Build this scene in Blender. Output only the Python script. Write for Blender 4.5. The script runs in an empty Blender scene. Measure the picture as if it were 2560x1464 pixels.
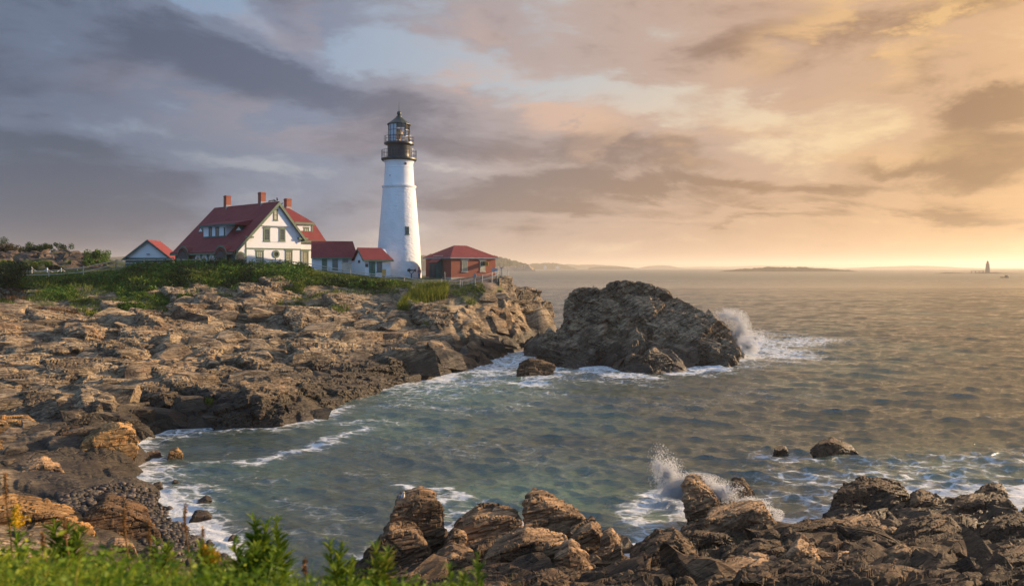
import bpy, bmesh, math, random
import numpy as np
from mathutils import Vector, Matrix

R = math.radians
scene = bpy.context.scene
COL = scene.collection
random.seed(7)
RNG = np.random.default_rng(11)

# ------------------------------------------------------------------ camera
F, H, HY, CX = 1991.1, 11.0, 667.5, 1280.0      # focal length in photo pixels, eye height, horizon row, centre column
cd = bpy.data.cameras.new("camera")
cam = bpy.data.objects.new("camera", cd)
COL.objects.link(cam)
cd.lens = 28.0
cd.sensor_width = 36.0
cd.shift_y = -(732 - HY) / 2560.0
cd.clip_start = 0.1
cd.clip_end = 40000
cd.dof.use_dof = True
cd.dof.focus_distance = 110
cd.dof.aperture_fstop = 2.4
cam.location = (0, 0, H)
cam.rotation_euler = (R(90), 0, 0)
scene.camera = cam

scene.view_settings.view_transform = 'Standard'
scene.view_settings.look = 'None'
scene.view_settings.exposure = 0.0
scene.view_settings.gamma = 1.0
scene.view_settings.use_curve_mapping = False
scene.cycles.use_denoising = True
scene.cycles.max_bounces = 6
scene.cycles.diffuse_bounces = 3
scene.cycles.glossy_bounces = 3
scene.cycles.transparent_max_bounces = 12
scene.cycles.volume_bounces = 0
scene.cycles.sample_clamp_indirect = 4.0

SUN_AZ, SUN_EL = R(66), R(13.5)                     # azimuth to the right of the view direction (+Y)
SUN_DIR = Vector((math.sin(SUN_AZ) * math.cos(SUN_EL), math.cos(SUN_AZ) * math.cos(SUN_EL), math.sin(SUN_EL)))


def lin(r, g, b):
    """photo colour 0..255 -> linear"""
    return tuple(((c / 255) / 12.92 if c / 255 <= 0.04045 else ((c / 255 + 0.055) / 1.055) ** 2.4) for c in (r, g, b))


class NT:
    """small node-tree writer"""
    def __init__(self, tree):
        self.t = tree

    def node(self, typ, **kw):
        n = self.t.nodes.new(typ)
        for k, v in kw.items():
            setattr(n, k, v)
        return n

    def put(self, sock, v):
        if v is None:
            return
        if isinstance(v, bpy.types.NodeSocket):
            self.t.links.new(v, sock)
        else:
            if sock.type == 'RGBA' and len(v) == 3:
                v = (*v, 1)
            sock.default_value = v

    def m(self, op, a, b=None, c=None, clamp=False):
        n = self.node('ShaderNodeMath', operation=op, use_clamp=clamp)
        for i, v in enumerate((a, b, c)):
            self.put(n.inputs[i], v)
        return n.outputs[0]

    def vm(self, op, a, b=None, out=0):
        n = self.node('ShaderNodeVectorMath', operation=op)
        self.put(n.inputs[0], a)
        if op == 'SCALE':
            self.put(n.inputs[3], b)
        else:
            self.put(n.inputs[1], b)
        return n.outputs[out]

    def sep(self, v):
        n = self.node('ShaderNodeSeparateXYZ')
        self.put(n.inputs[0], v)
        return n.outputs

    def comb(self, x, y, z):
        n = self.node('ShaderNodeCombineXYZ')
        for i, v in enumerate((x, y, z)):
            self.put(n.inputs[i], v)
        return n.outputs[0]

    def mix(self, f, a, b, blend='MIX'):
        n = self.node('ShaderNodeMix', data_type='RGBA', blend_type=blend)
        self.put(n.inputs[0], f)
        self.put(n.inputs[6], a)
        self.put(n.inputs[7], b)
        return n.outputs[2]

    def noise(self, vec, scale, detail=4, rough=0.55, dist=0.0, dim='3D', lac=2.0):
        n = self.node('ShaderNodeTexNoise', noise_dimensions=dim)
        self.put(n.inputs['Vector'], vec)
        n.inputs['Scale'].default_value = scale
        n.inputs['Detail'].default_value = detail
        n.inputs['Roughness'].default_value = rough
        n.inputs['Distortion'].default_value = dist
        n.inputs['Lacunarity'].default_value = lac
        return n.outputs[0]

    def smooth(self, v, lo, hi, a=0.0, b=1.0):
        n = self.node('ShaderNodeMapRange', interpolation_type='SMOOTHSTEP')
        self.put(n.inputs[0], v)
        for i, x in enumerate((lo, hi, a, b)):
            self.put(n.inputs[i + 1], x)
        return n.outputs[0]

    def ramp(self, f, stops):
        n = self.node('ShaderNodeValToRGB')
        self.put(n.inputs[0], f)
        e = n.color_ramp.elements
        while len(e) < len(stops):
            e.new(0.5)
        for k, (p, c) in zip(e, stops):
            k.position = p
            k.color = (*c, 1)
        return n.outputs[0]


# ------------------------------------------------------------------ world: morning sky under broken cloud
world = bpy.data.worlds.new("World")
scene.world = world
world.use_nodes = True
wt = world.node_tree
wt.nodes.clear()
W_ = NT(wt)
gen = W_.node('ShaderNodeTexCoord').outputs['Generated']
gx, gy, gz = W_.sep(gen)[:]
az = W_.m('ARCTAN2', gx, gy)                       # 0 ahead, + to the right
el = W_.m('ARCSINE', gz)
elp = W_.m('MAXIMUM', el, 0.0)
sky = W_.node('ShaderNodeTexSky', sky_type='NISHITA', sun_disc=False)
sky.sun_elevation = SUN_EL
sky.sun_rotation = SUN_AZ
sky.altitude = 10
sky.dust_density = 2.5
# cloud deck seen in perspective: streaks near the horizon, billows overhead
den = W_.m('ADD', W_.m('MAXIMUM', gz, 0.0), 0.13)
px_ = W_.m('DIVIDE', gx, den)
py_ = W_.m('DIVIDE', gy, den)
deck = W_.comb(px_, W_.m('MULTIPLY', py_, 1.0), 0.0)
flat = W_.comb(W_.m('MULTIPLY', az, 3.1), W_.m('MULTIPLY', el, 8.5), 0.3)
n_big = W_.noise(deck, 0.62, 5, 0.55, 0.5)
n_fine = W_.noise(flat, 2.1, 8, 0.58, 0.55)
n_streak = W_.noise(W_.comb(W_.m('MULTIPLY', az, 2.0), W_.m('MULTIPLY', el, 26.0), 4.0), 1.6, 5, 0.55, 0.4)


def A(px):
    return math.atan((px - CX) / F)


def E(py):
    return math.atan((HY - py) / F)


wob = W_.m('MULTIPLY', W_.m('SUBTRACT', W_.noise(flat, 1.3, 6, 0.6, 0.3), 0.5), 0.20)
azw = W_.m('ADD', az, wob)
wob2 = W_.m('MULTIPLY', W_.m('SUBTRACT', W_.noise(W_.vm('ADD', flat, (7.1, 3.3, 1.0)), 1.7, 6, 0.62, 0.4), 0.5), 0.10)
elw = W_.m('ADD', el, wob2)


def blob(cx, cy, rx, ry, tilt, wgt):
    """soft cloud mass centred on a direction; radii in photo pixels, tilt clockwise in degrees"""
    a0, e0 = A(cx), E(cy)
    da = W_.m('SUBTRACT', azw, a0)
    de = W_.m('SUBTRACT', elw, e0)
    c, s = math.cos(R(tilt)), math.sin(R(tilt))
    u = W_.m('SUBTRACT', W_.m('MULTIPLY', da, c), W_.m('MULTIPLY', de, s))
    v = W_.m('ADD', W_.m('MULTIPLY', da, s), W_.m('MULTIPLY', de, c))
    u = W_.m('MULTIPLY', u, F / rx)
    v = W_.m('MULTIPLY', v, F / ry)
    d2 = W_.m('ADD', W_.m('MULTIPLY', u, u), W_.m('MULTIPLY', v, v))
    g = W_.m('POWER', 2.718, W_.m('MULTIPLY', d2, -1.0))
    return W_.m('MULTIPLY', g, wgt)


BLOBS = [  # darker cloud (+) and thin or open sky (-)
    (430, 165, 330, 85, 10, .55), (800, 225, 320, 80, 11, .60), (980, 290, 220, 45, 6, .40), (1500, 330, 150, 45, 12, .80), (1330, 375, 230, 34, 5, .55), (1630, 385, 200, 36, 6, .50),
    (60, 290, 190, 150, 0, .55), (130, 400, 230, 36, 2, .55), (60, 560, 380, 90, 0, .70), (330, 470, 260, 28, 0, .40), (480, 560, 360, 36, 0, .35), (1180, 505, 200, 40, 0, .35),
    (1720, 476, 280, 20, 2, .75), (1450, 520, 250, 13, 2, .45), (2050, 490, 240, 24, 3, .45), (2350, 440, 210, 30, 5, .55), (2525, 318, 150, 46, -14, 1.25), (2550, 405, 120, 30, 0, .7),
    (2360, 238, 190, 30, -8, .45), (1720, 150, 210, 50, 6, .40), (1900, 150, 150, 40, 0, .30), (2180, 175, 260, 50, -18, .40), (2430, 70, 230, 55, -15, .30), (2330, 540, 210, 14, 3, .40), (1960, 560, 260, 10, 1, .25), (1480, 580, 260, 12, 0, .3), (1250, 120, 90, 50, 10, .25), (820, 40, 200, 40, 10, .2),
    (430, 40, 230, 45, 5, -.85), (720, 105, 190, 36, 13, -.60), (1080, 165, 230, 46, 9, -1.0), (1340, 90, 150, 80, 0, -.35), (1560, 255, 120, 46, 10, -.70), (1880, 305, 250, 50, 2, -.70), (2090, 45, 160, 40, 0, -.35), (1760, 240, 220, 26, -12, -.35),
    (2250, 350, 170, 30, 0, -.45), (330, 350, 260, 22, 5, -.50), (620, 430, 190, 28, 8, -.60), (1150, 420, 170, 28, 0, -.55), (150, 150, 100, 60, 0, -.45), (2480, 610, 340, 55, 0, -.5), (1990, 420, 120, 30, 0, -.5), (250, 500, 250, 16, 2, -.3), (1900, 610, 300, 30, 0, -.35), (2080, 430, 300, 22, 3, .55), (1880, 520, 330, 14, 2, .5), (2250, 480, 240, 16, 0, .4), (1620, 425, 240, 18, 4, .4), (1330, 450, 300, 22, 2, .45), (1700, 560, 300, 9, 0, .35), (950, 540, 200, 12, 0, -.25),
]
tot = None
for b in BLOBS:
    g = blob(*b)
    tot = g if tot is None else W_.m('ADD', tot, g)
n_bil = W_.noise(flat, 1.25, 8, 0.60, 0.25)
# the side of each billow that faces the sun is lighter
sunshift = W_.vm('ADD', flat, (0.16, -0.10, 0.0))
n_bil2 = W_.noise(sunshift, 1.25, 8, 0.60, 0.25)
relief = W_.m('MULTIPLY', W_.m('SUBTRACT', n_bil2, n_bil), 3.0)
cl = W_.m('ADD', W_.m('MULTIPLY', tot, 1.12), W_.m('MULTIPLY', W_.m('SUBTRACT', n_bil, 0.5), 2.3))
cl = W_.m('ADD', cl, W_.m('MULTIPLY', W_.m('SUBTRACT', n_fine, 0.5), 2.1))
cl = W_.m('ADD', cl, W_.m('MULTIPLY', W_.m('SUBTRACT', n_big, 0.5), 0.5))
lowk = W_.smooth(el, 0.03, 0.13, 1.0, 0.0)
cl = W_.m('ADD', cl, W_.m('MULTIPLY', W_.m('MULTIPLY', W_.m('SUBTRACT', n_streak, 0.5), 1.1), lowk))
cl = W_.m('ADD', cl, relief)
cl = W_.m('MULTIPLY', cl, W_.smooth(el, 0.0, 0.045, 0.35, 1.0))
# warmth by direction: grey-blue in the west (left), gold towards the sun (right)
warm = W_.m('ADD', W_.m('MULTIPLY', az, 0.88), 0.45)
warm = W_.m('ADD', warm, W_.m('MULTIPLY', W_.smooth(el, 0.0, 0.16, 1.0, 0.0), W_.smooth(az, -0.30, 0.05, 0.0, 0.12)))
warm = W_.m('MAXIMUM', W_.m('MINIMUM', warm, 1.0), 0.0)
gap_lo = W_.ramp(warm, [(0.0, lin(122, 140, 164)), (0.25, lin(176, 180, 190)), (0.5, lin(222, 204, 190)), (0.75, lin(246, 214, 170)), (1.0, lin(253, 212, 142))])
gap_hi = W_.ramp(warm, [(0.0, lin(122, 150, 184)), (0.25, lin(156, 174, 198)), (0.5, lin(194, 199, 204)), (0.75, lin(230, 210, 180)), (1.0, lin(246, 208, 150))])
gap = W_.mix(W_.smooth(el, 0.13, 0.26), gap_lo, gap_hi)
mid = W_.ramp(warm, [(0.0, lin(104, 118, 143)), (0.25, lin(133, 144, 167)), (0.5, lin(190, 170, 163)), (0.75, lin(208, 170, 142)), (1.0, lin(224, 174, 120))])
dark = W_.ramp(warm, [(0.0, lin(76, 90, 114)), (0.25, lin(98, 108, 132)), (0.5, lin(140, 122, 118)), (0.75, lin(160, 122, 92)), (1.0, lin(146, 102, 60))])
cloud = W_.mix(W_.smooth(cl, -0.75, -0.02), gap, mid)
cloud = W_.mix(W_.smooth(cl, 0.02, 0.95), cloud, dark)
# billows that catch the low sun
lit = None
for b in [(1290, 245, 190, 45, 12, .9), (1430, 300, 160, 40, 10, .8), (1180, 225, 120, 25, 14, .6), (2150, 100, 260, 50, -22, .9), (2280, 160, 260, 45, -15, .8), (2420, 130, 200, 60, -20, .6), (1560, 400, 260, 24, 4, .5), (720, 330, 260, 40, 5, .45), (880, 55, 160, 40, 12, .55), (1180, 90, 90, 50, 20, .5), (2200, 400, 260, 30, 0, .5), (1800, 345, 260, 25, 0, .4), (330, 270, 220, 50, 5, .3), (700, 90, 200, 22, 12, .4)]:
    g = blob(*b)
    lit = g if lit is None else W_.m('ADD', lit, g)
litf = W_.m('MULTIPLY', lit, W_.smooth(W_.m('ADD', n_fine, relief), 0.30, 0.66), clamp=True)
litc = W_.ramp(warm, [(0.0, lin(150, 140, 152)), (0.25, lin(186, 166, 168)), (0.5, lin(228, 190, 166)), (0.75, lin(246, 198, 140)), (1.0, lin(252, 202, 124))])
cloud = W_.mix(W_.m('MULTIPLY', litf, 0.8), cloud, litc)
# low haze glow towards the sun and the light above / behind the frame
sd = W_.vm('DOT_PRODUCT', gen, tuple(SUN_DIR), out=1)
glow = W_.smooth(sd, 0.80, 1.0)
cloud = W_.mix(W_.m('MULTIPLY', glow, 0.6), cloud, (1.35, 0.80, 0.36))
high = W_.smooth(el, 0.40, 0.95)
upper = W_.mix(n_big, (0.34, 0.46, 0.70), (0.54, 0.63, 0.77))
upper = W_.mix(W_.m('MULTIPLY', W_.smooth(sd, 0.1, 0.8), 0.8), upper, (0.80, 0.58, 0.38))
cloud = W_.mix(high, cloud, upper)
back = W_.smooth(gy, 0.25, -0.35)
cloud = W_.mix(back, cloud, W_.mix(n_fine, (0.20, 0.42, 0.78), (0.34, 0.55, 0.86)))
bg1 = W_.node('ShaderNodeBackground')
W_.put(bg1.inputs[0], sky.outputs[0])
bg1.inputs[1].default_value = 0.08
bg2 = W_.node('ShaderNodeBackground')
W_.put(bg2.inputs[0], cloud)
bg2.inputs[1].default_value = 1.0
mx = W_.node('ShaderNodeMixShader')
mx.inputs[0].default_value = 0.9
wt.links.new(bg1.outputs[0], mx.inputs[1])
wt.links.new(bg2.outputs[0], mx.inputs[2])
wo = W_.node('ShaderNodeOutputWorld')
wt.links.new(mx.outputs[0], wo.inputs[0])
world.cycles.sampling_method = 'MANUAL'
world.cycles.sample_map_resolution = 1024

sl = bpy.data.lights.new("sun", 'SUN')
sl.energy = 9.0
sl.angle = R(2.0)
sl.color = (1.0, 0.71, 0.43)
so = bpy.data.objects.new("sun", sl)
COL.objects.link(so)
so.rotation_euler = SUN_DIR.to_track_quat('Z', 'Y').to_euler()


# ------------------------------------------------------------------ pixel <-> world helpers
def W(px, py, Y):
    return Vector(((px - CX) / F * Y, Y, H - (py - HY) / F * Y))


def G(px, py, z=0.0):
    return W(px, py, F * (H - z) / (py - HY))


# ------------------------------------------------------------------ numpy noise
def _hash(ix, iy, iz, k):
    h = (ix.astype(np.int64) * 374761393 + iy.astype(np.int64) * 668265263 + iz.astype(np.int64) * 2147483647 + k * 1274126177) & 0xFFFFFFFF
    h = ((h ^ (h >> 13)) * 1274126177) & 0xFFFFFFFF
    h = ((h ^ (h >> 16)) * 2246822519) & 0xFFFFFFFF
    h = h ^ (h >> 15)
    return (h & 0xFFFFFF) / float(0xFFFFFF)


def vnoise(x, y, z=None, k=0):
    if z is None:
        z = np.zeros_like(x)
    ix, iy, iz = np.floor(x), np.floor(y), np.floor(z)
    fx, fy, fz = x - ix, y - iy, z - iz
    fx, fy, fz = [f * f * (3 - 2 * f) for f in (fx, fy, fz)]
    out = 0
    for dx in (0, 1):
        for dy in (0, 1):
            for dz in (0, 1):
                w = (fx if dx else 1 - fx) * (fy if dy else 1 - fy) * (fz if dz else 1 - fz)
                out = out + w * _hash(ix + dx, iy + dy, iz + dz, k)
    return out * 2 - 1


def fbm(x, y, z=None, oct=4, k=0, gain=0.5):
    a, s, out = 1.0, 1.0, 0
    for i in range(oct):
        out = out + a * vnoise(x * s, y * s, None if z is None else z * s, k + i * 17)
        a *= gain
        s *= 2.03
    return out


def cell2(x, y, k=0, bx=0.0, by=0.0):
    """tilted-block noise: per cell an offset and a slope (bx, by = slope shared by all cells); also the distance to the cell edge"""
    ix, iy = np.floor(x), np.floor(y)
    best = np.full(x.shape, 9.0)
    sec = np.full(x.shape, 9.0)
    val = np.zeros(x.shape)
    zz = np.zeros_like(ix)
    for dx in (-1, 0, 1):
        for dy in (-1, 0, 1):
            cx, cy = ix + dx, iy + dy
            fx = cx + 0.5 + 0.9 * (_hash(cx, cy, zz, k) - 0.5)
            fy = cy + 0.5 + 0.9 * (_hash(cx, cy, zz, k + 1) - 0.5)
            d = np.maximum(np.abs(x - fx), np.abs(y - fy)) * 0.6 + 0.4 * np.hypot(x - fx, y - fy)
            v = (_hash(cx, cy, zz, k + 2) * 2 - 1) + (bx + 1.1 * (_hash(cx, cy, zz, k + 3) - 0.5)) * (x - fx) + (by + 1.1 * (_hash(cx, cy, zz, k + 4) - 0.5)) * (y - fy)
            near = d < best
            sec = np.where(near, best, np.minimum(sec, d))
            val = np.where(near, v, val)
            best = np.where(near, d, best)
    return val, sec - best


def cell3(x, y, z, k=0):
    ix, iy, iz = np.floor(x), np.floor(y), np.floor(z)
    best = np.full(x.shape, 9.0)
    sec = np.full(x.shape, 9.0)
    val = np.zeros(x.shape)
    for dx in (-1, 0, 1):
        for dy in (-1, 0, 1):
            for dz in (-1, 0, 1):
                cx, cy, cz = ix + dx, iy + dy, iz + dz
                fx = cx + 0.5 + 0.9 * (_hash(cx, cy, cz, k) - 0.5)
                fy = cy + 0.5 + 0.9 * (_hash(cx, cy, cz, k + 1) - 0.5)
                fz = cz + 0.5 + 0.9 * (_hash(cx, cy, cz, k + 2) - 0.5)
                ax, ay, az_ = x - fx, y - fy, z - fz
                d = ax * ax + ay * ay + az_ * az_
                v = (_hash(cx, cy, cz, k + 3) * 2 - 1) + (_hash(cx, cy, cz, k + 4) - 0.5) * ax + (_hash(cx, cy, cz, k + 5) - 0.5) * ay + (_hash(cx, cy, cz, k + 6) - 0.5) * az_
                near = d < best
                sec = np.where(near, best, np.minimum(sec, d))
                val = np.where(near, v, val)
                best = np.where(near, d, best)
    return val, np.sqrt(sec) - np.sqrt(best)


def sstep(x, a, b):
    t = np.clip((x - a) / (b - a), 0, 1)
    return t * t * (3 - 2 * t)


# ------------------------------------------------------------------ mesh helpers
def tag(o, label=None, cat=None, group=None, kind=None):
    if label:
        o["label"] = label
    if cat:
        o["category"] = cat
    if group:
        o["group"] = group
    if kind:
        o["kind"] = kind
    return o


def empty(name, loc, rz=0.0):
    o = bpy.data.objects.new(name, None)
    COL.objects.link(o)
    o.location = loc
    o.rotation_euler = (0, 0, rz)
    o.empty_display_size = 0.3
    return o


def link_mesh(name, me, mat, parent=None):
    o = bpy.data.objects.new(name, me)
    COL.objects.link(o)
    if mat is not None and not me.materials:
        me.materials.append(mat)
    if parent is not None:
        o.parent = parent
    return o


def np_mesh(name, verts, faces, mat, parent=None, smooth=False, attrs=None):
    """verts Nx3, faces MxK (all the same size)"""
    me = bpy.data.meshes.new(name)
    verts = np.ascontiguousarray(verts, dtype=np.float32)
    faces = np.ascontiguousarray(faces, dtype=np.int32)
    k = faces.shape[1]
    me.vertices.add(len(verts))
    me.vertices.foreach_set("co", verts.ravel())
    me.loops.add(faces.size)
    me.loops.foreach_set("vertex_index", faces.ravel())
    me.polygons.add(len(faces))
    me.polygons.foreach_set("loop_start", np.arange(0, faces.size, k, dtype=np.int32))
    me.polygons.foreach_set("use_smooth", np.full(len(faces), smooth))
    me.update(calc_edges=True)
    for nm, arr in (attrs or {}).items():
        a = me.attributes.new(nm, 'FLOAT', 'POINT')
        a.data.foreach_set("value", np.ascontiguousarray(arr, dtype=np.float32).ravel())
    return link_mesh(name, me, mat, parent)


def grid_faces(nr, nc):
    i = np.arange(nr - 1)[:, None] * nc + np.arange(nc - 1)[None, :]
    return np.stack([i, i + 1, i + nc + 1, i + nc], -1).reshape(-1, 4)


class MB:
    def __init__(self):
        self.v, self.f = [], []

    def add(self, vs, fs):
        b = len(self.v)
        self.v += [tuple(p) for p in vs]
        self.f += [[i + b for i in f] for f in fs]
        return self

    def box(self, x0, x1, y0, y1, z0, z1):
        vs = [(x, y, z) for z in (z0, z1) for y in (y0, y1) for x in (x0, x1)]
        return self.add(vs, [[0, 2, 3, 1], [4, 5, 7, 6], [0, 1, 5, 4], [2, 6, 7, 3], [0, 4, 6, 2], [1, 3, 7, 5]])

    def prism(self, poly, ext):
        n = len(poly)
        e = Vector(ext)
        vs = [Vector(p) for p in poly] + [Vector(p) + e for p in poly]
        fs = [list(range(n))[::-1], list(range(n, 2 * n))]
        for i in range(n):
            j = (i + 1) % n
            fs.append([i, j, n + j, n + i])
        return self.add(vs, fs)

    def tube(self, p, q, r, n=6, r2=None):
        p, q = Vector(p), Vector(q)
        d = (q - p)
        if d.length < 1e-6:
            return self
        d.normalize()
        a = d.orthogonal().normalized()
        b = d.cross(a)
        r2 = r if r2 is None else r2
        vs = []
        for c, rr in ((p, r), (q, r2)):
            for i in range(n):
                t = 2 * math.pi * i / n
                vs.append(c + (a * math.cos(t) + b * math.sin(t)) * rr)
        fs = [[i, (i + 1) % n, n + (i + 1) % n, n + i] for i in range(n)]
        fs += [list(range(n))[::-1], list(range(n, 2 * n))]
        return self.add(vs, fs)

    def path(self, pts, r, n=6):
        for a, b in zip(pts, pts[1:]):
            self.tube(a, b, r, n)
        return self

    def lathe(self, prof, n=32, cx=0, cy=0, a0=0.0, a1=2 * math.pi):
        full = abs(a1 - a0 - 2 * math.pi) < 1e-6
        cols = n if full else n + 1
        vs = []
        for r, z in prof:
            for i in range(cols):
                t = a0 + (a1 - a0) * i / n
                vs.append((cx + r * math.cos(t), cy + r * math.sin(t), z))
        fs = []
        for k in range(len(prof) - 1):
            for i in range(n):
                j = (i + 1) % cols
                fs.append([k * cols + i, k * cols + j, (k + 1) * cols + j, (k + 1) * cols + i])
        return self.add(vs, fs)

    def ball(self, c, r, n=10, m=6, sz=1.0):
        return self.add(*self._ball(c, r, n, m, sz))

    @staticmethod
    def _ball(c, r, n, m, sz):
        vs = [(c[0], c[1], c[2] - r * sz)]
        for k in range(1, m):
            t = -math.pi / 2 + math.pi * k / m
            for i in range(n):
                a = 2 * math.pi * i / n
                vs.append((c[0] + r * math.cos(t) * math.cos(a), c[1] + r * math.cos(t) * math.sin(a), c[2] + r * sz * math.sin(t)))
        vs.append((c[0], c[1], c[2] + r * sz))
        fs = [[0, 1 + (i + 1) % n, 1 + i] for i in range(n)]
        for k in range(m - 2):
            for i in range(n):
                a = 1 + k * n + i
                b = 1 + k * n + (i + 1) % n
                fs.append([a, b, b + n, a + n])
        top = len(vs) - 1
        fs += [[1 + (m - 2) * n + i, 1 + (m - 2) * n + (i + 1) % n, top] for i in range(n)]
        return vs, fs

    def build(self, name, mat, parent=None, smooth=False, fix=True):
        me = bpy.data.meshes.new(name)
        me.from_pydata(self.v, [], self.f)
        if fix:
            bm = bmesh.new()
            bm.from_mesh(me)
            bmesh.ops.recalc_face_normals(bm, faces=bm.faces)
            bm.to_mesh(me)
            bm.free()
        if smooth:
            me.polygons.foreach_set("use_smooth", [True] * len(me.polygons))
            try:
                me.set_sharp_from_angle(angle=R(40))
            except Exception:
                pass
        me.update()
        return link_mesh(name, me, mat, parent)


# ------------------------------------------------------------------ materials
def new_mat(name):
    m = bpy.data.materials.new(name)
    m.use_nodes = True
    t = m.node_tree
    t.nodes.clear()
    n = NT(t)
    out = n.node('ShaderNodeOutputMaterial')
    p = n.node('ShaderNodeBsdfPrincipled')
    t.links.new(p.outputs[0], out.inputs[0])
    return m, n, p, out


def bump(n, p, height, strength=0.5, dist=0.05):
    b = n.node('ShaderNodeBump')
    b.inputs['Strength'].default_value = strength
    b.inputs['Distance'].default_value = dist
    n.put(b.inputs['Height'], height)
    n.t.links.new(b.outputs[0], p.inputs['Normal'])


def paint(name, col, rough=0.6, vary=0.18, scale=1.5, metallic=0.0, grain=None, bump_s=0.0, spec=None):
    m, n, p, _ = new_mat(name)
    tc = n.node('ShaderNodeTexCoord').outputs['Object']
    f = n.noise(tc, scale, 5, 0.6)
    c0 = tuple(c * (1 - vary) for c in col)
    c1 = tuple(min(1, c * (1 + vary)) for c in col)
    n.put(p.inputs['Base Color'], n.mix(n.smooth(f, 0.3, 0.7), c0, c1))
    p.inputs['Roughness'].default_value = rough
    p.inputs['Metallic'].default_value = metallic
    if spec is not None:
        p.inputs['Specular IOR Level'].default_value = spec
    if bump_s:
        bump(n, p, n.noise(tc, grain or 12, 5, 0.65), bump_s, 0.05)
    return m


def siding(name, col, pitch=0.13, vary=0.08):
    m, n, p, _ = new_mat(name)
    tc = n.node('ShaderNodeTexCoord').outputs['Object']
    x, y, z = n.sep(tc)[:]
    saw = n.m('FRACT', n.m('MULTIPLY', z, 1 / pitch))
    f = n.noise(n.comb(n.m('MULTIPLY', x, 0.5), n.m('MULTIPLY', y, 0.5), n.m('MULTIPLY', z, 2.0)), 1.2, 5, 0.6)
    c = n.mix(f, tuple(v * (1 - vary) for v in col), tuple(min(1, v * (1 + vary)) for v in col))
    c = n.mix(n.smooth(saw, 0.0, 0.16, 0.45, 0.0), c, tuple(v * 0.45 for v in col))
    n.put(p.inputs['Base Color'], c)
    p.inputs['Roughness'].default_value = 0.65
    bump(n, p, n.m('MULTIPLY', saw, -1.0), 0.6, 0.03)
    return m


MAT = {}
MAT['clapboard'] = siding('white_clapboard', (0.70, 0.72, 0.74))
MAT['shingle_wall'] = siding('white_shingle', (0.69, 0.70, 0.71), 0.2)
MAT['trim_green'] = paint('green_trim_paint', (0.085, 0.135, 0.085), 0.5)
MAT['dark_green'] = paint('dark_green_paint', (0.03, 0.085, 0.075), 0.55)
MAT['mid_green'] = paint('door_green_paint', (0.035, 0.14, 0.10), 0.5)
MAT['white'] = paint('white_paint', (0.74, 0.73, 0.70), 0.5, 0.08)
MAT['black'] = paint('black_iron_paint', (0.018, 0.022, 0.024), 0.38, 0.2)
MAT['roof_black'] = paint('lantern_roof_paint', (0.012, 0.03, 0.03), 0.45, 0.2)
MAT['galv'] = paint('galvanised_rail', (0.42, 0.42, 0.40), 0.45, 0.15, metallic=0.3)
MAT['wood'] = paint('weathered_wood', (0.50, 0.42, 0.34), 0.8, 0.3, 6, bump_s=0.3, grain=30)
MAT['whitewood'] = paint('white_post_paint', (0.68, 0.67, 0.64), 0.6, 0.1)
MAT['stone'] = paint('granite_trim', (0.42, 0.39, 0.33), 0.8, 0.2, 4)
MAT['curtain'] = paint('lantern_blind', (0.55, 0.60, 0.66), 0.8, 0.05)
MAT['brass'] = paint('brass_lens', (0.25, 0.17, 0.07), 0.35, 0.2, metallic=0.5)
MAT['flap'] = paint('ochre_shutter', (0.55, 0.33, 0.08), 0.4, 0.15)
MAT['blind'] = paint('drawn_window_blind', (0.40, 0.38, 0.27), 0.7, 0.15, 3)
MAT['metal_grey'] = paint('grey_lead_flashing', (0.22, 0.23, 0.26), 0.5)
MAT['skin'] = paint('skin', (0.45, 0.25, 0.18), 0.6, 0.08)
MAT['shirt'] = paint('red_grey_jacket', (0.16, 0.10, 0.13), 0.85, 0.3, 5)
MAT['jeans'] = paint('blue_jeans', (0.08, 0.17, 0.33), 0.85, 0.2, 5)
MAT['cap'] = paint('dark_red_cap', (0.25, 0.06, 0.07), 0.8, 0.15)
MAT['gull_white'] = paint('gull_white_feathers', (0.72, 0.72, 0.72), 0.8, 0.05)
MAT['gull_grey'] = paint('gull_grey_feathers', (0.26, 0.29, 0.34), 0.8, 0.1)
MAT['gull_black'] = paint('black_feathers', (0.015, 0.015, 0.018), 0.7, 0.1)
MAT['beak'] = paint('yellow_beak', (0.6, 0.36, 0.04), 0.5, 0.1)
MAT['gull_leg'] = paint('pink_legs', (0.45, 0.25, 0.2), 0.6, 0.1)
MAT['bronze_plate'] = paint('dark_plaque', (0.04, 0.04, 0.045), 0.5, 0.2)
MAT['boat'] = paint('dark_boat_hull', (0.05, 0.055, 0.06), 0.5, 0.2)
MAT['boat_white'] = paint('boat_cabin_paint', (0.35, 0.34, 0.33), 0.5, 0.1)
MAT['far_stone'] = paint('grey_tower_stone', (0.13, 0.11, 0.09), 0.85, 0.2, 0.3)

# shingle roof
m, n, p, _ = new_mat('red_roof_shingles')
tc = n.node('ShaderNodeTexCoord').outputs['Object']
bx = n.node('ShaderNodeTexBrick')
x, y, z = n.sep(tc)[:]
n.put(bx.inputs['Vector'], n.comb(n.m('ADD', n.m('MULTIPLY', x, 0.7), y), n.m('MULTIPLY', z, 1.4), 0.0))
bx.inputs['Scale'].default_value = 3.0
bx.inputs['Mortar Size'].default_value = 0.03
bx.inputs['Color1'].default_value = (0.215, 0.020, 0.027, 1)
bx.inputs['Color2'].default_value = (0.165, 0.016, 0.022, 1)
bx.inputs['Mortar'].default_value = (0.09, 0.012, 0.016, 1)
f = n.noise(tc, 0.8, 5, 0.6)
n.put(p.inputs['Base Color'], n.mix(n.m('MULTIPLY', n.smooth(f, 0.3, 0.75), 0.4), bx.outputs[0], (0.26, 0.05, 0.045)))
p.inputs['Roughness'].default_value = 0.8
bump(n, p, bx.outputs[1], -0.4, 0.03)
MAT['roof'] = m

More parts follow.
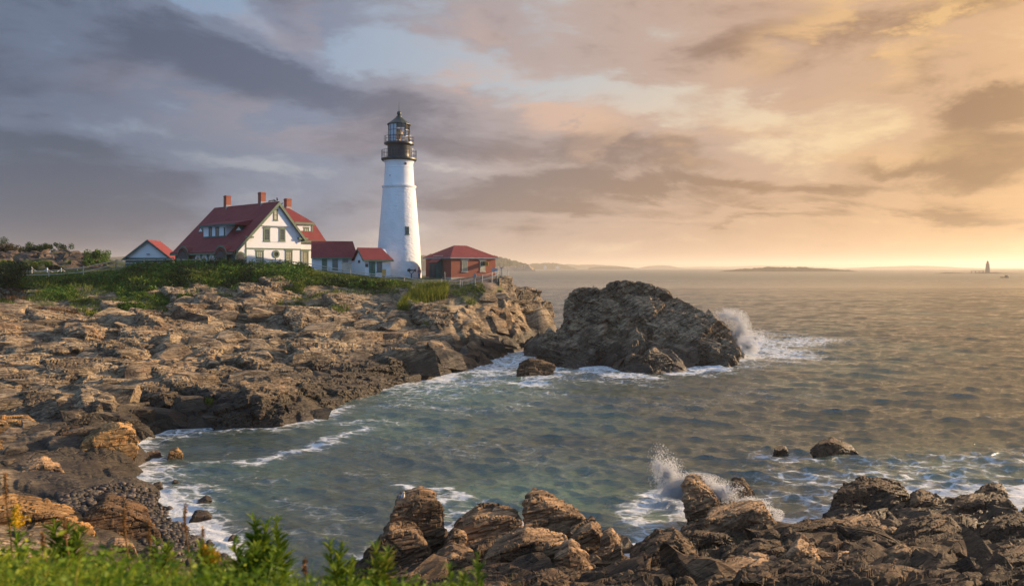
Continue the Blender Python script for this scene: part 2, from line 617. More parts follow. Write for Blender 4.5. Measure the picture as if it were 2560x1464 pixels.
# brick
m, n, p, _ = new_mat('red_brick')
tc = n.node('ShaderNodeTexCoord').outputs['Object']
x, y, z = n.sep(tc)[:]
bx = n.node('ShaderNodeTexBrick')
n.put(bx.inputs['Vector'], n.comb(n.m('ADD', x, y), z, 0.0))
bx.inputs['Scale'].default_value = 4.2
bx.inputs['Mortar Size'].default_value = 0.02
bx.inputs['Color1'].default_value = (0.31, 0.078, 0.043, 1)
bx.inputs['Color2'].default_value = (0.23, 0.057, 0.034, 1)
bx.inputs['Mortar'].default_value = (0.30, 0.16, 0.11, 1)
f = n.noise(tc, 1.1, 6, 0.65)
n.put(p.inputs['Base Color'], n.mix(n.m('MULTIPLY', n.smooth(f, 0.35, 0.75), 0.45), bx.outputs[0], (0.17, 0.05, 0.035)))
p.inputs['Roughness'].default_value = 0.85
bump(n, p, bx.outputs[1], -0.4, 0.02)
MAT['brick'] = m

# whitewashed rubble
for nm, st in (('rubble', 1.0), ('smoothcoat', 0.12)):
    m, n, p, _ = new_mat('whitewashed_' + nm)
    tc = n.node('ShaderNodeTexCoord').outputs['Object']
    vo = n.node('ShaderNodeTexVoronoi', feature='SMOOTH_F1')
    n.put(vo.inputs['Vector'], n.vm('MULTIPLY', tc, (1.0, 1.0, 2.2)))
    vo.inputs['Scale'].default_value = 2.6
    f = n.noise(tc, 0.7, 6, 0.65)
    st2 = n.noise(n.vm('MULTIPLY', tc, (1.6, 1.6, 0.22)), 1.0, 5, 0.6)
    c = n.mix(n.smooth(f, 0.35, 0.8), (0.71, 0.73, 0.75), (0.60, 0.62, 0.63))
    c = n.mix(n.m('MULTIPLY', n.smooth(st2, 0.58, 0.8), 0.5), c, (0.50, 0.47, 0.40))
    n.put(p.inputs['Base Color'], c)
    p.inputs['Roughness'].default_value = 0.75
    hh = n.m('ADD', n.m('MULTIPLY', vo.outputs[0], -1.0), n.m('MULTIPLY', n.noise(tc, 5, 5, 0.6), 0.5))
    bump(n, p, hh, st * 0.6, 0.07 * st + 0.02)
    MAT[nm] = m

# window glass: dark room behind a reflecting pane
m, n, p, _ = new_mat('window_glass')
tc = n.node('ShaderNodeTexCoord').outputs['Object']
n.put(p.inputs['Base Color'], n.mix(n.noise(tc, 1.2, 3, 0.5), (0.02, 0.025, 0.03), (0.10, 0.10, 0.09)))
p.inputs['Roughness'].default_value = 0.08
p.inputs['Specular IOR Level'].default_value = 0.9
MAT['glass'] = m
# clear lantern glass
m, n, p, out = new_mat('lantern_glass')
tr = n.node('ShaderNodeBsdfTransparent')
gl = n.node('ShaderNodeBsdfGlossy')
gl.inputs['Roughness'].default_value = 0.03
fr = n.node('ShaderNodeFresnel')
fr.inputs[0].default_value = 1.5
mxs = n.node('ShaderNodeMixShader')
n.put(mxs.inputs[0], n.m('ADD', n.m('MULTIPLY', fr.outputs[0], 0.9), 0.03))
m.node_tree.links.new(tr.outputs[0], mxs.inputs[1])
m.node_tree.links.new(gl.outputs[0], mxs.inputs[2])
m.node_tree.links.new(mxs.outputs[0], out.inputs[0])
m.node_tree.nodes.remove(p)
MAT['clear'] = m

STRIKE = Vector((0.80, 0.60, 0.0))


def rock_mat(name, light, mid, stain, wet_lo, wet_hi, wetcol=(0.045, 0.036, 0.028), soil=False, lines=1.0, stain_amt=0.6, bd=0.25, tide=0.0):
    m, n, p, _ = new_mat(name)
    pos = n.node('ShaderNodeNewGeometry').outputs['Position']
    x, y, z = n.sep(pos)[:]
    # bedding frame: along strike / across / normal to the beds
    al = n.m('ADD', n.m('MULTIPLY', x, 0.80), n.m('MULTIPLY', y, 0.60))
    ac = n.m('ADD', n.m('MULTIPLY', x, -0.60), n.m('MULTIPLY', y, 0.80))
    bn = n.m('ADD', n.m('MULTIPLY', ac, 0.62), n.m('ADD', n.m('MULTIPLY', z, 0.75), n.m('MULTIPLY', al, -0.10)))
    bt = n.m('SUBTRACT', n.m('MULTIPLY', ac, 0.75), n.m('MULTIPLY', z, 0.62))
    bed = n.comb(n.m('MULTIPLY', al, 0.35), n.m('MULTIPLY', bt, 0.7), n.m('MULTIPLY', bn, 5.0))
    s1 = n.noise(bed, 0.8, 7, 0.65, 0.4)
    s2 = n.noise(bed, 2.6, 6, 0.68, 0.6)
    big = n.noise(pos, 0.11, 5, 0.6)
    med = n.noise(pos, 0.75, 7, 0.66)
    fine = n.noise(pos, 5.5, 7, 0.7)
    c = n.mix(n.smooth(n.m('ADD', n.m('MULTIPLY', s1, 0.7), n.m('MULTIPLY', med, 0.5)), 0.48, 0.70), mid, light)
    c = n.mix(n.m('MULTIPLY', n.smooth(n.m('ADD', n.m('MULTIPLY', big, 0.55), n.m('MULTIPLY', med, 0.45)), 0.50, 0.66), stain_amt), c, stain)
    c = n.mix(n.m('MULTIPLY', n.smooth(s2, 0.53, 0.64), 0.72 * lines, clamp=True), c, tuple(v * 0.35 for v in mid))
    c = n.mix(n.m('MULTIPLY', n.smooth(fine, 0.56, 0.74), 0.5), c, tuple(min(1, v * 1.35) for v in light))
    c = n.mix(n.m('MULTIPLY', n.smooth(fine, 0.46, 0.30), 0.45), c, tuple(v * 0.4 for v in mid))
    if wet_hi is not None:
        zz = n.m('ADD', z, n.m('MULTIPLY', n.m('SUBTRACT', n.noise(pos, 0.35, 5, 0.6), 0.5), 1.8))
        if tide:
            zz = n.m('ADD', zz, n.smooth(x, -23.0, -33.0, 0.0, tide))
        wet = n.smooth(zz, wet_hi, wet_lo)
        wc = n.mix(n.smooth(med, 0.42, 0.62), wetcol, tuple(v * 2.3 for v in wetcol))
        c = n.mix(n.m('MULTIPLY', wet, 0.93), c, wc)
        n.put(p.inputs['Roughness'], n.m('SUBTRACT', 0.85, n.m('MULTIPLY', wet, 0.38)))
        p.inputs['Specular IOR Level'].default_value = 0.3
    else:
        p.inputs['Roughness'].default_value = 0.85
    if soil:
        kn = n.smooth(y, 136.0, 142.0)
        c = n.mix(n.m('MULTIPLY', kn, 0.85), c, n.mix(n.smooth(med, 0.4, 0.65), (0.060, 0.050, 0.048), (0.15, 0.10, 0.072)))
        at = n.node('ShaderNodeAttribute', attribute_name='soil')
        sc = n.mix(n.smooth(n.noise(pos, 1.3, 6, 0.65), 0.35, 0.7), (0.050, 0.075, 0.016), (0.12, 0.13, 0.030))
        c = n.mix(at.outputs['Fac'], c, sc)
        at2 = n.node('ShaderNodeAttribute', attribute_name='gravel')
        c = n.mix(at2.outputs['Fac'], c, n.mix(fine, (0.20, 0.15, 0.11), (0.30, 0.23, 0.17)))
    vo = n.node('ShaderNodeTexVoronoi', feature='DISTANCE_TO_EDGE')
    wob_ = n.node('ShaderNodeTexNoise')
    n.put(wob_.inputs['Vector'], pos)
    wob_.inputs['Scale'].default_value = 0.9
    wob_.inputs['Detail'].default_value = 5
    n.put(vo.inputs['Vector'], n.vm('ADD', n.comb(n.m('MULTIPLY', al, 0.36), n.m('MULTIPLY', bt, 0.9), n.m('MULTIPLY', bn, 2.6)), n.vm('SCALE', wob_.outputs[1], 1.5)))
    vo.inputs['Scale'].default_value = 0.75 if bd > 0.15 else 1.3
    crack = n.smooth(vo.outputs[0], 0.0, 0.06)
    lich = n.m('MULTIPLY', n.smooth(n.noise(n.vm('ADD', pos, (31.0, 7.0, 3.0)), 0.33, 8, 0.70), 0.46, 0.62), 0.62)
    c = n.mix(lich, c, tuple(v * 0.36 for v in mid))
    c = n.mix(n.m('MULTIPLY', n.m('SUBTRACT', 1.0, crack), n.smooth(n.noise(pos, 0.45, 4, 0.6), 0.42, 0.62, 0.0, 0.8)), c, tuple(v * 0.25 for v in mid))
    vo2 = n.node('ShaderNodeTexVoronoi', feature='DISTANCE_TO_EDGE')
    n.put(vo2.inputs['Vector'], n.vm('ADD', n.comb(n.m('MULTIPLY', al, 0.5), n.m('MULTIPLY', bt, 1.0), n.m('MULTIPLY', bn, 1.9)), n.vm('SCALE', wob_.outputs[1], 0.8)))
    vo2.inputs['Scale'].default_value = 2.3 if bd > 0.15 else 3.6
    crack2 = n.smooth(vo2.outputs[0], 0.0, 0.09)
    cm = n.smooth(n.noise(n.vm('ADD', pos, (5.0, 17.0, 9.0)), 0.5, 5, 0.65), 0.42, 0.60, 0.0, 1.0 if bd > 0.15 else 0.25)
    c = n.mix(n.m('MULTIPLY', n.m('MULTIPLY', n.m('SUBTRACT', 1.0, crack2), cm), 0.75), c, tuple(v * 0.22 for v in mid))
    n.put(p.inputs['Base Color'], c)
    h = n.m('ADD', n.m('MULTIPLY', s2, 0.5), n.m('ADD', n.m('MULTIPLY', fine, 0.22 if bd > 0.15 else 0.10), n.m('MULTIPLY', med, 0.4)))
    h = n.m('ADD', h, n.m('ADD', n.m('MULTIPLY', crack, 0.22), n.m('MULTIPLY', n.m('MULTIPLY', n.m('SUBTRACT', crack2, 1.0), cm), 0.22)))
    bump(n, p, h, 0.85, bd)
    return m


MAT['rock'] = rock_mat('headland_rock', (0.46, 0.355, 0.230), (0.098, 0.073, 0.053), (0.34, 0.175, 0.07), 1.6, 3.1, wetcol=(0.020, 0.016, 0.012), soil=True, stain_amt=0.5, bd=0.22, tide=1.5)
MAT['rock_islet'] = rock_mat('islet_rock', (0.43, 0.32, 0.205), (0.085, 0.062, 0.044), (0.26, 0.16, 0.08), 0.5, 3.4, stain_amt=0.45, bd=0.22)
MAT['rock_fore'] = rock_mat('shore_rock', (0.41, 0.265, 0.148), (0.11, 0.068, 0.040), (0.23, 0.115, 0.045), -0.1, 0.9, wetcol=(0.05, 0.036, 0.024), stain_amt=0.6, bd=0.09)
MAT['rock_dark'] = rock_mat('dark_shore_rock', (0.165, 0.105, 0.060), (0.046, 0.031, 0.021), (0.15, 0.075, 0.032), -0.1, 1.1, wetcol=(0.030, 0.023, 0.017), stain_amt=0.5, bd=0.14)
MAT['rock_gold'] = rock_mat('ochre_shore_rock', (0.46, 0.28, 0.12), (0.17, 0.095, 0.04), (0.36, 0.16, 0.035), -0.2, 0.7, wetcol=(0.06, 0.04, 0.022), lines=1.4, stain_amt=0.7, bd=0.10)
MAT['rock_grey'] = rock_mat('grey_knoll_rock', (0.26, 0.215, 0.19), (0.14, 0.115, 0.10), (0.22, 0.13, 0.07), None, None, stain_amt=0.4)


def foliage(name, c0, c1, c2, trans=0.25, rough=0.6):
    m, n, p, out = new_mat(name)
    g = n.node('ShaderNodeNewGeometry')
    ri = g.outputs['Random Per Island']
    f = n.noise(g.outputs['Position'], 0.8, 4, 0.6)
    k = n.m('ADD', n.m('MULTIPLY', ri, 0.6), n.m('MULTIPLY', n.smooth(f, 0.3, 0.7), 0.4))
    c = n.ramp(k, [(0.0, c0), (0.55, c1), (1.0, c2)])
    n.put(p.inputs['Base Color'], c)
    p.inputs['Roughness'].default_value = rough
    p.inputs['Specular IOR Level'].default_value = 0.25
    tl = n.node('ShaderNodeBsdfTranslucent')
    n.put(tl.inputs[0], c)
    mxs = n.node('ShaderNodeMixShader')
    mxs.inputs[0].default_value = trans
    m.node_tree.links.new(p.outputs[0], mxs.inputs[1])
    m.node_tree.links.new(tl.outputs[0], mxs.inputs[2])
    m.node_tree.links.new(mxs.outputs[0], out.inputs[0])
    return m


MAT['leaf'] = foliage('rose_leaf', (0.022, 0.065, 0.008), (0.065, 0.150, 0.014), (0.19, 0.23, 0.025))
MAT['leaf_dark'] = foliage('dark_leaf', (0.012, 0.032, 0.010), (0.028, 0.060, 0.012), (0.06, 0.09, 0.018))
MAT['leaf_brown'] = foliage('rusty_leaf', (0.030, 0.030, 0.010), (0.070, 0.050, 0.018), (0.10, 0.075, 0.02))
MAT['grass'] = foliage('grass_blade', (0.050, 0.095, 0.010), (0.12, 0.175, 0.018), (0.27, 0.24, 0.045))
MAT['grass_gold'] = foliage('golden_grass', (0.08, 0.125, 0.012), (0.19, 0.22, 0.018), (0.34, 0.27, 0.045))
MAT['grass_red'] = foliage('reddish_grass', (0.07, 0.06, 0.015), (0.15, 0.075, 0.025), (0.18, 0.07, 0.09))
MAT['fore_leaf'] = foliage('foreground_leaf', (0.03, 0.075, 0.006), (0.13, 0.22, 0.012), (0.38, 0.38, 0.03), 0.35)
MAT['fore_grass'] = foliage('foreground_grass_blade', (0.06, 0.125, 0.010), (0.18, 0.25, 0.02), (0.38, 0.26, 0.06), 0.35)
MAT['stalk'] = foliage('dry_brown_stalk', (0.12, 0.06, 0.02), (0.22, 0.11, 0.035), (0.30, 0.15, 0.05), 0.2)
MAT['flower'] = foliage('goldenrod_flower', (0.45, 0.26, 0.01), (0.62, 0.38, 0.015), (0.70, 0.48, 0.03), 0.3)
MAT['trunk'] = paint('bark', (0.08, 0.06, 0.045), 0.9, 0.25, 6)

# ================================================================== TERRAIN
class RBF:
    """smooth surface through scattered control points"""
    def __init__(self, pts, lam=0.15):
        P = np.array(pts, float)
        self.c = P[:, :2]
        n = len(P)
        d = np.linalg.norm(self.c[:, None] - self.c[None], axis=2)
        A_ = np.zeros((n + 3, n + 3))
        A_[:n, :n] = d - lam * np.eye(n) * 2
        A_[:n, n] = 1
        A_[:n, n + 1:] = self.c
        A_[n, :n] = 1
        A_[n + 1:, :n] = self.c.T
        b = np.zeros(n + 3)
        b[:n] = P[:, 2]
        self.w = np.linalg.solve(A_, b)
        self.n = n

    def __call__(self, x, y):
        sh = x.shape
        q = np.stack([x.ravel(), y.ravel()], 1)
        out = np.empty(len(q))
        for i in range(0, len(q), 20000):
            s = q[i:i + 20000]
            d = np.sqrt((s[:, None, 0] - self.c[None, :, 0]) ** 2 + (s[:, None, 1] - self.c[None, :, 1]) ** 2)
            out[i:i + 20000] = d @ self.w[:self.n] + self.w[self.n] + s @ self.w[self.n + 1:]
        return out.reshape(sh)


def rock_detail(x, y, z0, amp, strike=(0.80, 0.60), sizes=((13, 5.0, 0.55, 0.5), (5.5, 2.2, 0.30, 0.45), (2.2, 1.0, 0.12, 0.35), (0.9, 0.42, 0.02, 0.3)), step=0.5, seed=0, terr=0.5, dip=(-0.14, 0.26), warp=1.0, crack=0.45):
    wx = x + warp * fbm(x / 4.5, y / 4.5, k=seed + 5, oct=2)
    wy = y + warp * fbm(x / 4.5, y / 4.5, k=seed + 9, oct=2)
    s = wx * strike[0] + wy * strike[1]
    c = -wx * strike[1] + wy * strike[0]
    h = np.zeros_like(x)
    for i, (L, Wd, a, bias) in enumerate(sizes):
        v, e = cell2(s / L, c / Wd, seed + 31 * i, dip[0] * L * bias / a, dip[1] * Wd * bias / a)
        h += a * v
        if i < 2:
            h -= a * crack * (1 - sstep(e, 0.0, 0.13))
    z = z0 + h * amp
    # ledges: steps along an inclined bedding plane
    g = dip[0] * 0.6 * s + dip[1] * 0.8 * c
    q = (z - g + 0.3 * fbm(x / 3.5, y / 3.5, k=seed + 77, oct=2)) / step
    fr = q - np.floor(q)
    zt = (np.floor(q) + sstep(fr, 0.35, 1.0)) * step + g
    k = np.clip(amp, 0, 1) * terr
    z = z * (1 - k) + zt * k
    return z + amp * 0.05 * fbm(x * 1.6, y * 1.6, k=seed + 3, oct=4)


def hull_rock(name, pts, mat, voxel=0.07, amp=0.16, size=(1.1, 0.5, 0.34), seed=0, label=None, cat="rock", group=None, beds=(0.80, 0.60, 0.62, 0.75)):
    bm = bmesh.new()
    for p in pts:
        bm.verts.new(p)
    r = bmesh.ops.convex_hull(bm, input=bm.verts)
    junk = [e for e in r['geom_interior'] if isinstance(e, bmesh.types.BMVert)]
    if junk:
        bmesh.ops.delete(bm, geom=junk, context='VERTS')
    me = bpy.data.meshes.new(name)
    bm.to_mesh(me)
    bm.free()
    o = bpy.data.objects.new(name, me)
    COL.objects.link(o)
    md = o.modifiers.new("r", 'REMESH')
    md.mode = 'VOXEL'
    md.voxel_size = voxel
    dg = bpy.context.evaluated_depsgraph_get()
    m2 = bpy.data.meshes.new_from_object(o.evaluated_get(dg))
    o.modifiers.clear()
    o.data = m2
    m2.name = name
    bpy.data.meshes.remove(me)
    nv = len(m2.vertices)
    co = np.empty(nv * 3, np.float32)
    m2.vertices.foreach_get("co", co)
    co = co.reshape(-1, 3).astype(float)
    no = np.empty(nv * 3, np.float32)
    m2.vertex_normals.foreach_get("vector", no)
    no = no.reshape(-1, 3).astype(float)
    x, y, z = co.T
    x = x + 0.10 * fbm(x / 0.9, y / 0.9, z / 0.9, 3, seed)
    al = x * beds[0] + y * beds[1]
    ac = -x * beds[1] + y * beds[0]
    bn = ac * beds[2] + z * beds[3]
    bt = ac * beds[3] - z * beds[2]
    d = np.zeros(nv)
    v, e = cell3(al / size[0], bt / size[1], bn / size[2], seed)
    d += v * amp * 0.7 - amp * 0.5 * (1 - sstep(e, 0, 0.05))
    # beds that stand out or back, cut by joints into blocks
    zz = np.zeros(nv)
    for k, (t_, a_) in enumerate(((0.42, 0.95), (0.17, 0.55))):
        t_ *= size[2]
        ly = bn / t_ + 0.35 * fbm(al / (size[0] * 1.2), bt / size[1], None, 2, seed + 3 + k)
        li = np.floor(ly)
        jt = np.floor(al / (size[0] * (0.55 if k == 0 else 0.3)) + 7 * _hash(li, zz, zz, seed + 21 + k))
        jb = np.floor(bt / (size[1] * (0.7 if k == 0 else 0.45)) + 7 * _hash(li, zz, zz, seed + 25 + k))
        h_ = 0.55 * _hash(li, zz, zz, seed + 31 + k) + 0.75 * _hash(li, jt, jb, seed + 41 + k) - 0.65
        fr = ly - li
        d += amp * a_ * (h_ - 0.35 * (1 - sstep(np.minimum(fr, 1 - fr), 0.0, 0.16)))
    d += 0.08 * amp * fbm(al * 4, bt * 4, bn * 9, 3, seed + 5)
    co += no * d[:, None]
    m2.vertices.foreach_set("co", co.astype(np.float32).ravel())
    m2.polygons.foreach_set("use_smooth", [False] * len(m2.polygons))
    m2.update()
    m2.materials.clear()
    m2.materials.append(mat)
    if label:
        tag(o, label, cat, group)
    return o


def take_arrays(o):
    """vertex and quad arrays of a finished rock, which is then dropped so that it can be joined into a larger mesh"""
    me = o.data
    v = np.empty(len(me.vertices) * 3, np.float32)
    me.vertices.foreach_get("co", v)
    f = np.empty(len(me.loops), np.int32)
    me.loops.foreach_get("vertex_index", f)
    assert len(f) == 4 * len(me.polygons)
    bpy.data.objects.remove(o)
    bpy.data.meshes.remove(me)
    return v.reshape(-1, 3).astype(float), f.reshape(-1, 4)


_tpl = None


def block_field(X, Y, Z, size, rz, dipv, seed, rough=0.10):
    """many tilted joint blocks as one vertex / face array; X, Y, Z, rz: N; size: Nx3; dipv: Nx2 (slope along local x, y)"""
    global _tpl
    if _tpl is None:
        n = 5
        bm = bmesh.new()
        bmesh.ops.create_cube(bm, size=2.0)
        bmesh.ops.subdivide_edges(bm, edges=bm.edges, cuts=n - 1, use_grid_fill=True)
        bm.verts.ensure_lookup_table()
        v = np.array([q.co[:] for q in bm.verts])
        f = np.array([[q.index for q in p.verts] for p in bm.faces])
        bm.free()
        _tpl = (v, f)
    v, f = _tpl
    rg = np.random.default_rng(seed)
    N, M = len(X), len(v)
    p = np.repeat(v[None], N, 0)
    # joint faces: shear and taper, every block its own
    tp = 0.62 + 0.36 * rg.random((N, 1))
    k = (p[..., 2] + 1) / 2
    p[..., 0] *= 1 - (1 - tp) * k
    p[..., 1] *= 1 - (1 - (0.62 + 0.36 * rg.random((N, 1)))) * k
    p[..., 0] += p[..., 2] * rg.normal(0, 0.22, (N, 1)) + p[..., 1] * rg.normal(0, 0.25, (N, 1))
    p[..., 1] += p[..., 2] * rg.normal(0, 0.30, (N, 1))
    # cut corners: clip against a few random planes
    for _ in range(5):
        nv = rg.normal(0, 1, (N, 1, 3))
        nv[..., 2] = np.abs(nv[..., 2]) * 0.8
        nv /= np.linalg.norm(nv, axis=2, keepdims=True)
        d = (p * nv).sum(2) - (0.62 + 0.45 * rg.random((N, 1)))
        p -= nv * np.maximum(d, 0)[..., None]
    p = p * size[:, None, :]
    p[..., 2] += p[..., 0] * dipv[:, None, 0] + p[..., 1] * dipv[:, None, 1]
    c, s = np.cos(rz)[:, None], np.sin(rz)[:, None]
    q = np.stack([p[..., 0] * c - p[..., 1] * s + X[:, None], p[..., 0] * s + p[..., 1] * c + Y[:, None], p[..., 2] + Z[:, None]], -1)
    sc = size.mean(1)[:, None]
    a, b, d = q[..., 0], q[..., 1], q[..., 2]
    off = np.stack([fbm(a / sc * 1.3, b / sc * 1.3, d / sc * 1.3, 3, seed + i) for i in (1, 2, 3)], -1)
    q += off * (rough * sc)[..., None]
    return q.reshape(-1, 3), (f[None] + (np.arange(N) * M)[:, None, None]).reshape(-1, 4)


def join_arrays(parts):
    vs, fs, b = [], [], 0
    for v, f in parts:
        vs.append(v)
        fs.append(f + b)
        b += len(v)
    return np.concatenate(vs), np.concatenate(fs)


# ---- headland
cp = []


def cpt(px, py, Y):
    v = W(px, py, Y)
    cp.append((v.x, v.y, v.z))


def shore(px, py, z=0.0):
    v = G(px, py, 0.0)
    cp.append((v.x, v.y, z))


for a in [
    # lawn and its front edge
    (-120, 700, 108), (0, 715, 104), (122, 697, 112), (208, 694, 113), (290, 674, 120), (120, 682, 124), (240, 680, 128), (-100, 685, 124),
    (0, 674, 136), (200, 670, 140), (300, 666, 150), (230, 664, 150),
    (20, 640, 152), (60, 642, 152), (-60, 640, 152), (120, 634, 154), (160, 632, 154), (195, 632, 154), (222, 650, 152), (255, 664, 152), (60, 658, 143), (130, 662, 143), (190, 662, 144),
    (100, 655, 178), (-80, 655, 178), (300, 680, 175), (450, 680, 170), (700, 690, 165), (900, 695, 150), (1050, 697, 135), (1200, 697, 132),
    (330, 690, 108), (450, 700, 106), (600, 705, 106), (740, 692, 108), (770, 678, 112), (820, 684, 112), (876, 692, 111), (925, 699, 110.5), (1011, 709, 110), (1057, 713, 109), (1151, 722, 108),
    (400, 668, 114), (550, 668, 114), (700, 668, 114), (520, 665, 135), (800, 678, 125), (900, 690, 122),
    (1000, 698, 122), (1128, 702, 115), (1240, 696, 121), (1060, 698, 124), (1200, 702, 114), (1100, 706, 112), (1180, 715, 108.5), (1230, 700, 111),
    # left columns
    (-150, 1050, 49), (0, 1050, 50), (0, 960, 58), (0, 900, 66), (0, 830, 78), (0, 760, 92), (-150, 960, 58), (-150, 830, 78), (-150, 750, 95),
    (200, 1020, 52), (200, 950, 60), (200, 880, 70), (200, 800, 84), (200, 740, 98), (200, 707, 107),
    (400, 1000, 57), (400, 930, 64), (400, 860, 75), (400, 790, 88), (400, 735, 99),
    (500, 960, 62), (500, 1000, 58), (520, 1020, 57),
    (600, 1020, 60), (600, 960, 66), (600, 880, 76), (600, 800, 89), (600, 740, 100),
    (700, 1020, 60), (850, 978, 69.5), (700, 950, 70), (700, 870, 80), (700, 800, 91), (700, 745, 101),
    (850, 950, 74), (850, 900, 80), (850, 850, 87), (850, 800, 93), (850, 750, 102), (850, 718, 108),
    (1000, 930, 82), (1000, 880, 87), (1000, 830, 93), (1000, 780, 99), (1000, 745, 105),
    (1045, 890, 85), (1055, 842, 90), (1030, 860, 89),
    (1100, 860, 91), (1130, 880, 90), (1150, 850, 93), (1150, 800, 97), (1150, 765, 101), (1150, 738, 105),
    (1220, 850, 99), (1250, 830, 104), (1225, 770, 104), (1260, 775, 107.5), (1235, 720, 109), (1248, 692, 112), (1279, 692, 113), (1295, 733, 115), (1340, 722, 117), (1372, 755, 118), (1386, 800, 120),
    (1295, 790, 112), (1320, 840, 115),
    # west shore of the cove, beach and the near left rocks
    (200, 1090, 46), (300, 1078, 46), (150, 1105, 43), (60, 1200, 37), (120, 1185, 38), (0, 1150, 41), (0, 1250, 32), (100, 1300, 28), (0, 1330, 26), (230, 1360, 26), (150, 1400, 22), (0, 1400, 20), (-150, 1100, 45), (-150, 1200, 35), (-150, 1350, 24),
    (220, 1240, 36), (300, 1300, 32.5), (400, 1372, 29), (300, 1230, 37.5),
]:
    cpt(*a)
for a in [(350, 1085), (400, 1068), (520, 1062), (570, 1066), (640, 1068), (705, 1066), (780, 1050), (860, 1012), (892, 990), (940, 970), (1000, 962), (1050, 950), (1066, 938), (1110, 934), (1180, 922), (1215, 900), (1250, 880), (1300, 868), (1345, 862), (345, 1110), (335, 1190),
          (350, 1210), (400, 1235), (430, 1270), (470, 1315), (510, 1355), (570, 1395), (620, 1430)]:
    shore(*a, 0.05)
for a in [(400, 1110), (520, 1105), (640, 1110), (760, 1095), (860, 1050), (930, 1010), (1010, 995), (1090, 972), (1200, 950), (1260, 915), (1300, 895), (1345, 885), (420, 1180), (470, 1240), (520, 1300), (600, 1360), (680, 1420), (800, 1300), (900, 1150), (1100, 1050), (1300, 960)]:
    shore(*a, -1.6)
for q in [(8, 118, -2.5), (9, 127, -3), (4, 134, -3), (-3, 140, -3), (-15, 158, -3), (-30, 172, -3), (-60, 185, -2), (-110, 185, 2), (-5, 15, 5.5), (-14, 15, 5.5), (-3, 20, 0.5), (3, 22, -1.5), (-9, 20, 2.2), (4, 40, -3), (4, 70, -3), (5, 100, -3)]:
    cp.append(q)
head_rbf = RBF(cp)

NT_, NY = 640, 640
tt = np.linspace(-0.74, 0.085, NT_)
yy = 15.0 * (185.0 / 15.0) ** (np.linspace(0, 1, NY))
YG, TG = np.meshgrid(yy, tt, indexing='ij')
XG = YG * TG
PXG = CX + F * TG
z0 = head_rbf(XG, YG)
z0 = z0 + np.interp(CX + F * TG, [540, 620, 1300, 1340], [0.25, 0.95, 0.95, 0.3]) * sstep(z0, -0.25, 0.35) * (1 - sstep(z0, 1.2, 3.0))
edgeY = np.interp(PXG, [-200, 0, 120, 300, 450, 740, 800, 925, 1057, 1151, 1215, 1260, 1290], [104, 104.5, 108, 107.5, 107, 107.5, 108.5, 108.5, 107, 105.5, 107, 111, 140])
soil = sstep(YG + 1.5 * fbm(XG / 4, YG / 4, k=3), edgeY - 1.0, edgeY + 2.0) * sstep(-z0, -6.0, -5.0) * 0 + sstep(YG + 1.5 * fbm(XG / 4, YG / 4, k=3), edgeY - 1.0, edgeY + 2.0)
soil *= sstep(z0, 6.8, 7.6)
knoll = sstep(YG, 138, 143) * sstep(-PXG, -285, -245)
soil *= 1 - knoll
gravel = sstep(PXG, 1010, 1060) * sstep(YG, 104, 107) * sstep(z0, 7.6, 8.3) * (1 - sstep(PXG, 1236, 1256)) * (1 - sstep(YG, 124, 128))
gravel *= 1 - 0.9 * sstep(-PXG, -1160, -1040) * sstep(YG, 109, 112)
beach = sstep(PXG, 150, 230) * (1 - sstep(PXG, 600, 680)) * sstep(YG, 26, 28) * (1 - sstep(YG, 35.5, 37.5)) * sstep(-z0, -1.2, -0.8)
amp = (1 - soil) * (1 - 0.9 * gravel) * (1 - 0.9 * beach)
amp *= 0.30 + 0.70 * sstep(z0, -0.9, 0.3)
amp *= np.interp(PXG, [0, 620, 700, 1000, 1100], [1.0, 1.0, 0.85, 0.85, 0.95]) * np.interp(YG, [15, 40, 60, 90, 110], [0.55, 0.7, 0.85, 1.0, 1.15])
zT = rock_detail(XG, YG, z0, amp)
for _ in range(3):
    zT[:, 1:-1] = 0.25 * zT[:, :-2] + 0.5 * zT[:, 1:-1] + 0.25 * zT[:, 2:]
zT[1:-1] = 0.2 * zT[:-2] + 0.6 * zT[1:-1] + 0.2 * zT[2:]
zT += 0.05 * soil * fbm(XG / 1.5, YG / 1.5, k=8)
# little soil pockets: green and ochre growth between the blocks high on the slope
pock = sstep(fbm(XG / 3.0, YG / 3.0, k=21, oct=4), 0.25, 0.6) * sstep(z0, 4.6, 6.6) * (1 - sstep(PXG, 1180, 1240))
soilA = np.clip(soil + 0.8 * pock, 0, 1)
def terr_z(x, y, Z=None):
    Z = zT if Z is None else Z
    x = np.asarray(x, float)
    y = np.asarray(y, float)
    fj = np.clip((x / y - tt[0]) / (tt[-1] - tt[0]) * (NT_ - 1), 0, NT_ - 1.001)
    fi = np.clip(np.log(y / yy[0]) / math.log(yy[-1] / yy[0]) * (NY - 1), 0, NY - 1.001)
    i, j = fi.astype(int), fj.astype(int)
    a, b = fi - i, fj - j
    return (Z[i, j] * (1 - a) * (1 - b) + Z[i + 1, j] * a * (1 - b) + Z[i, j + 1] * (1 - a) * b + Z[i + 1, j + 1] * a * b)


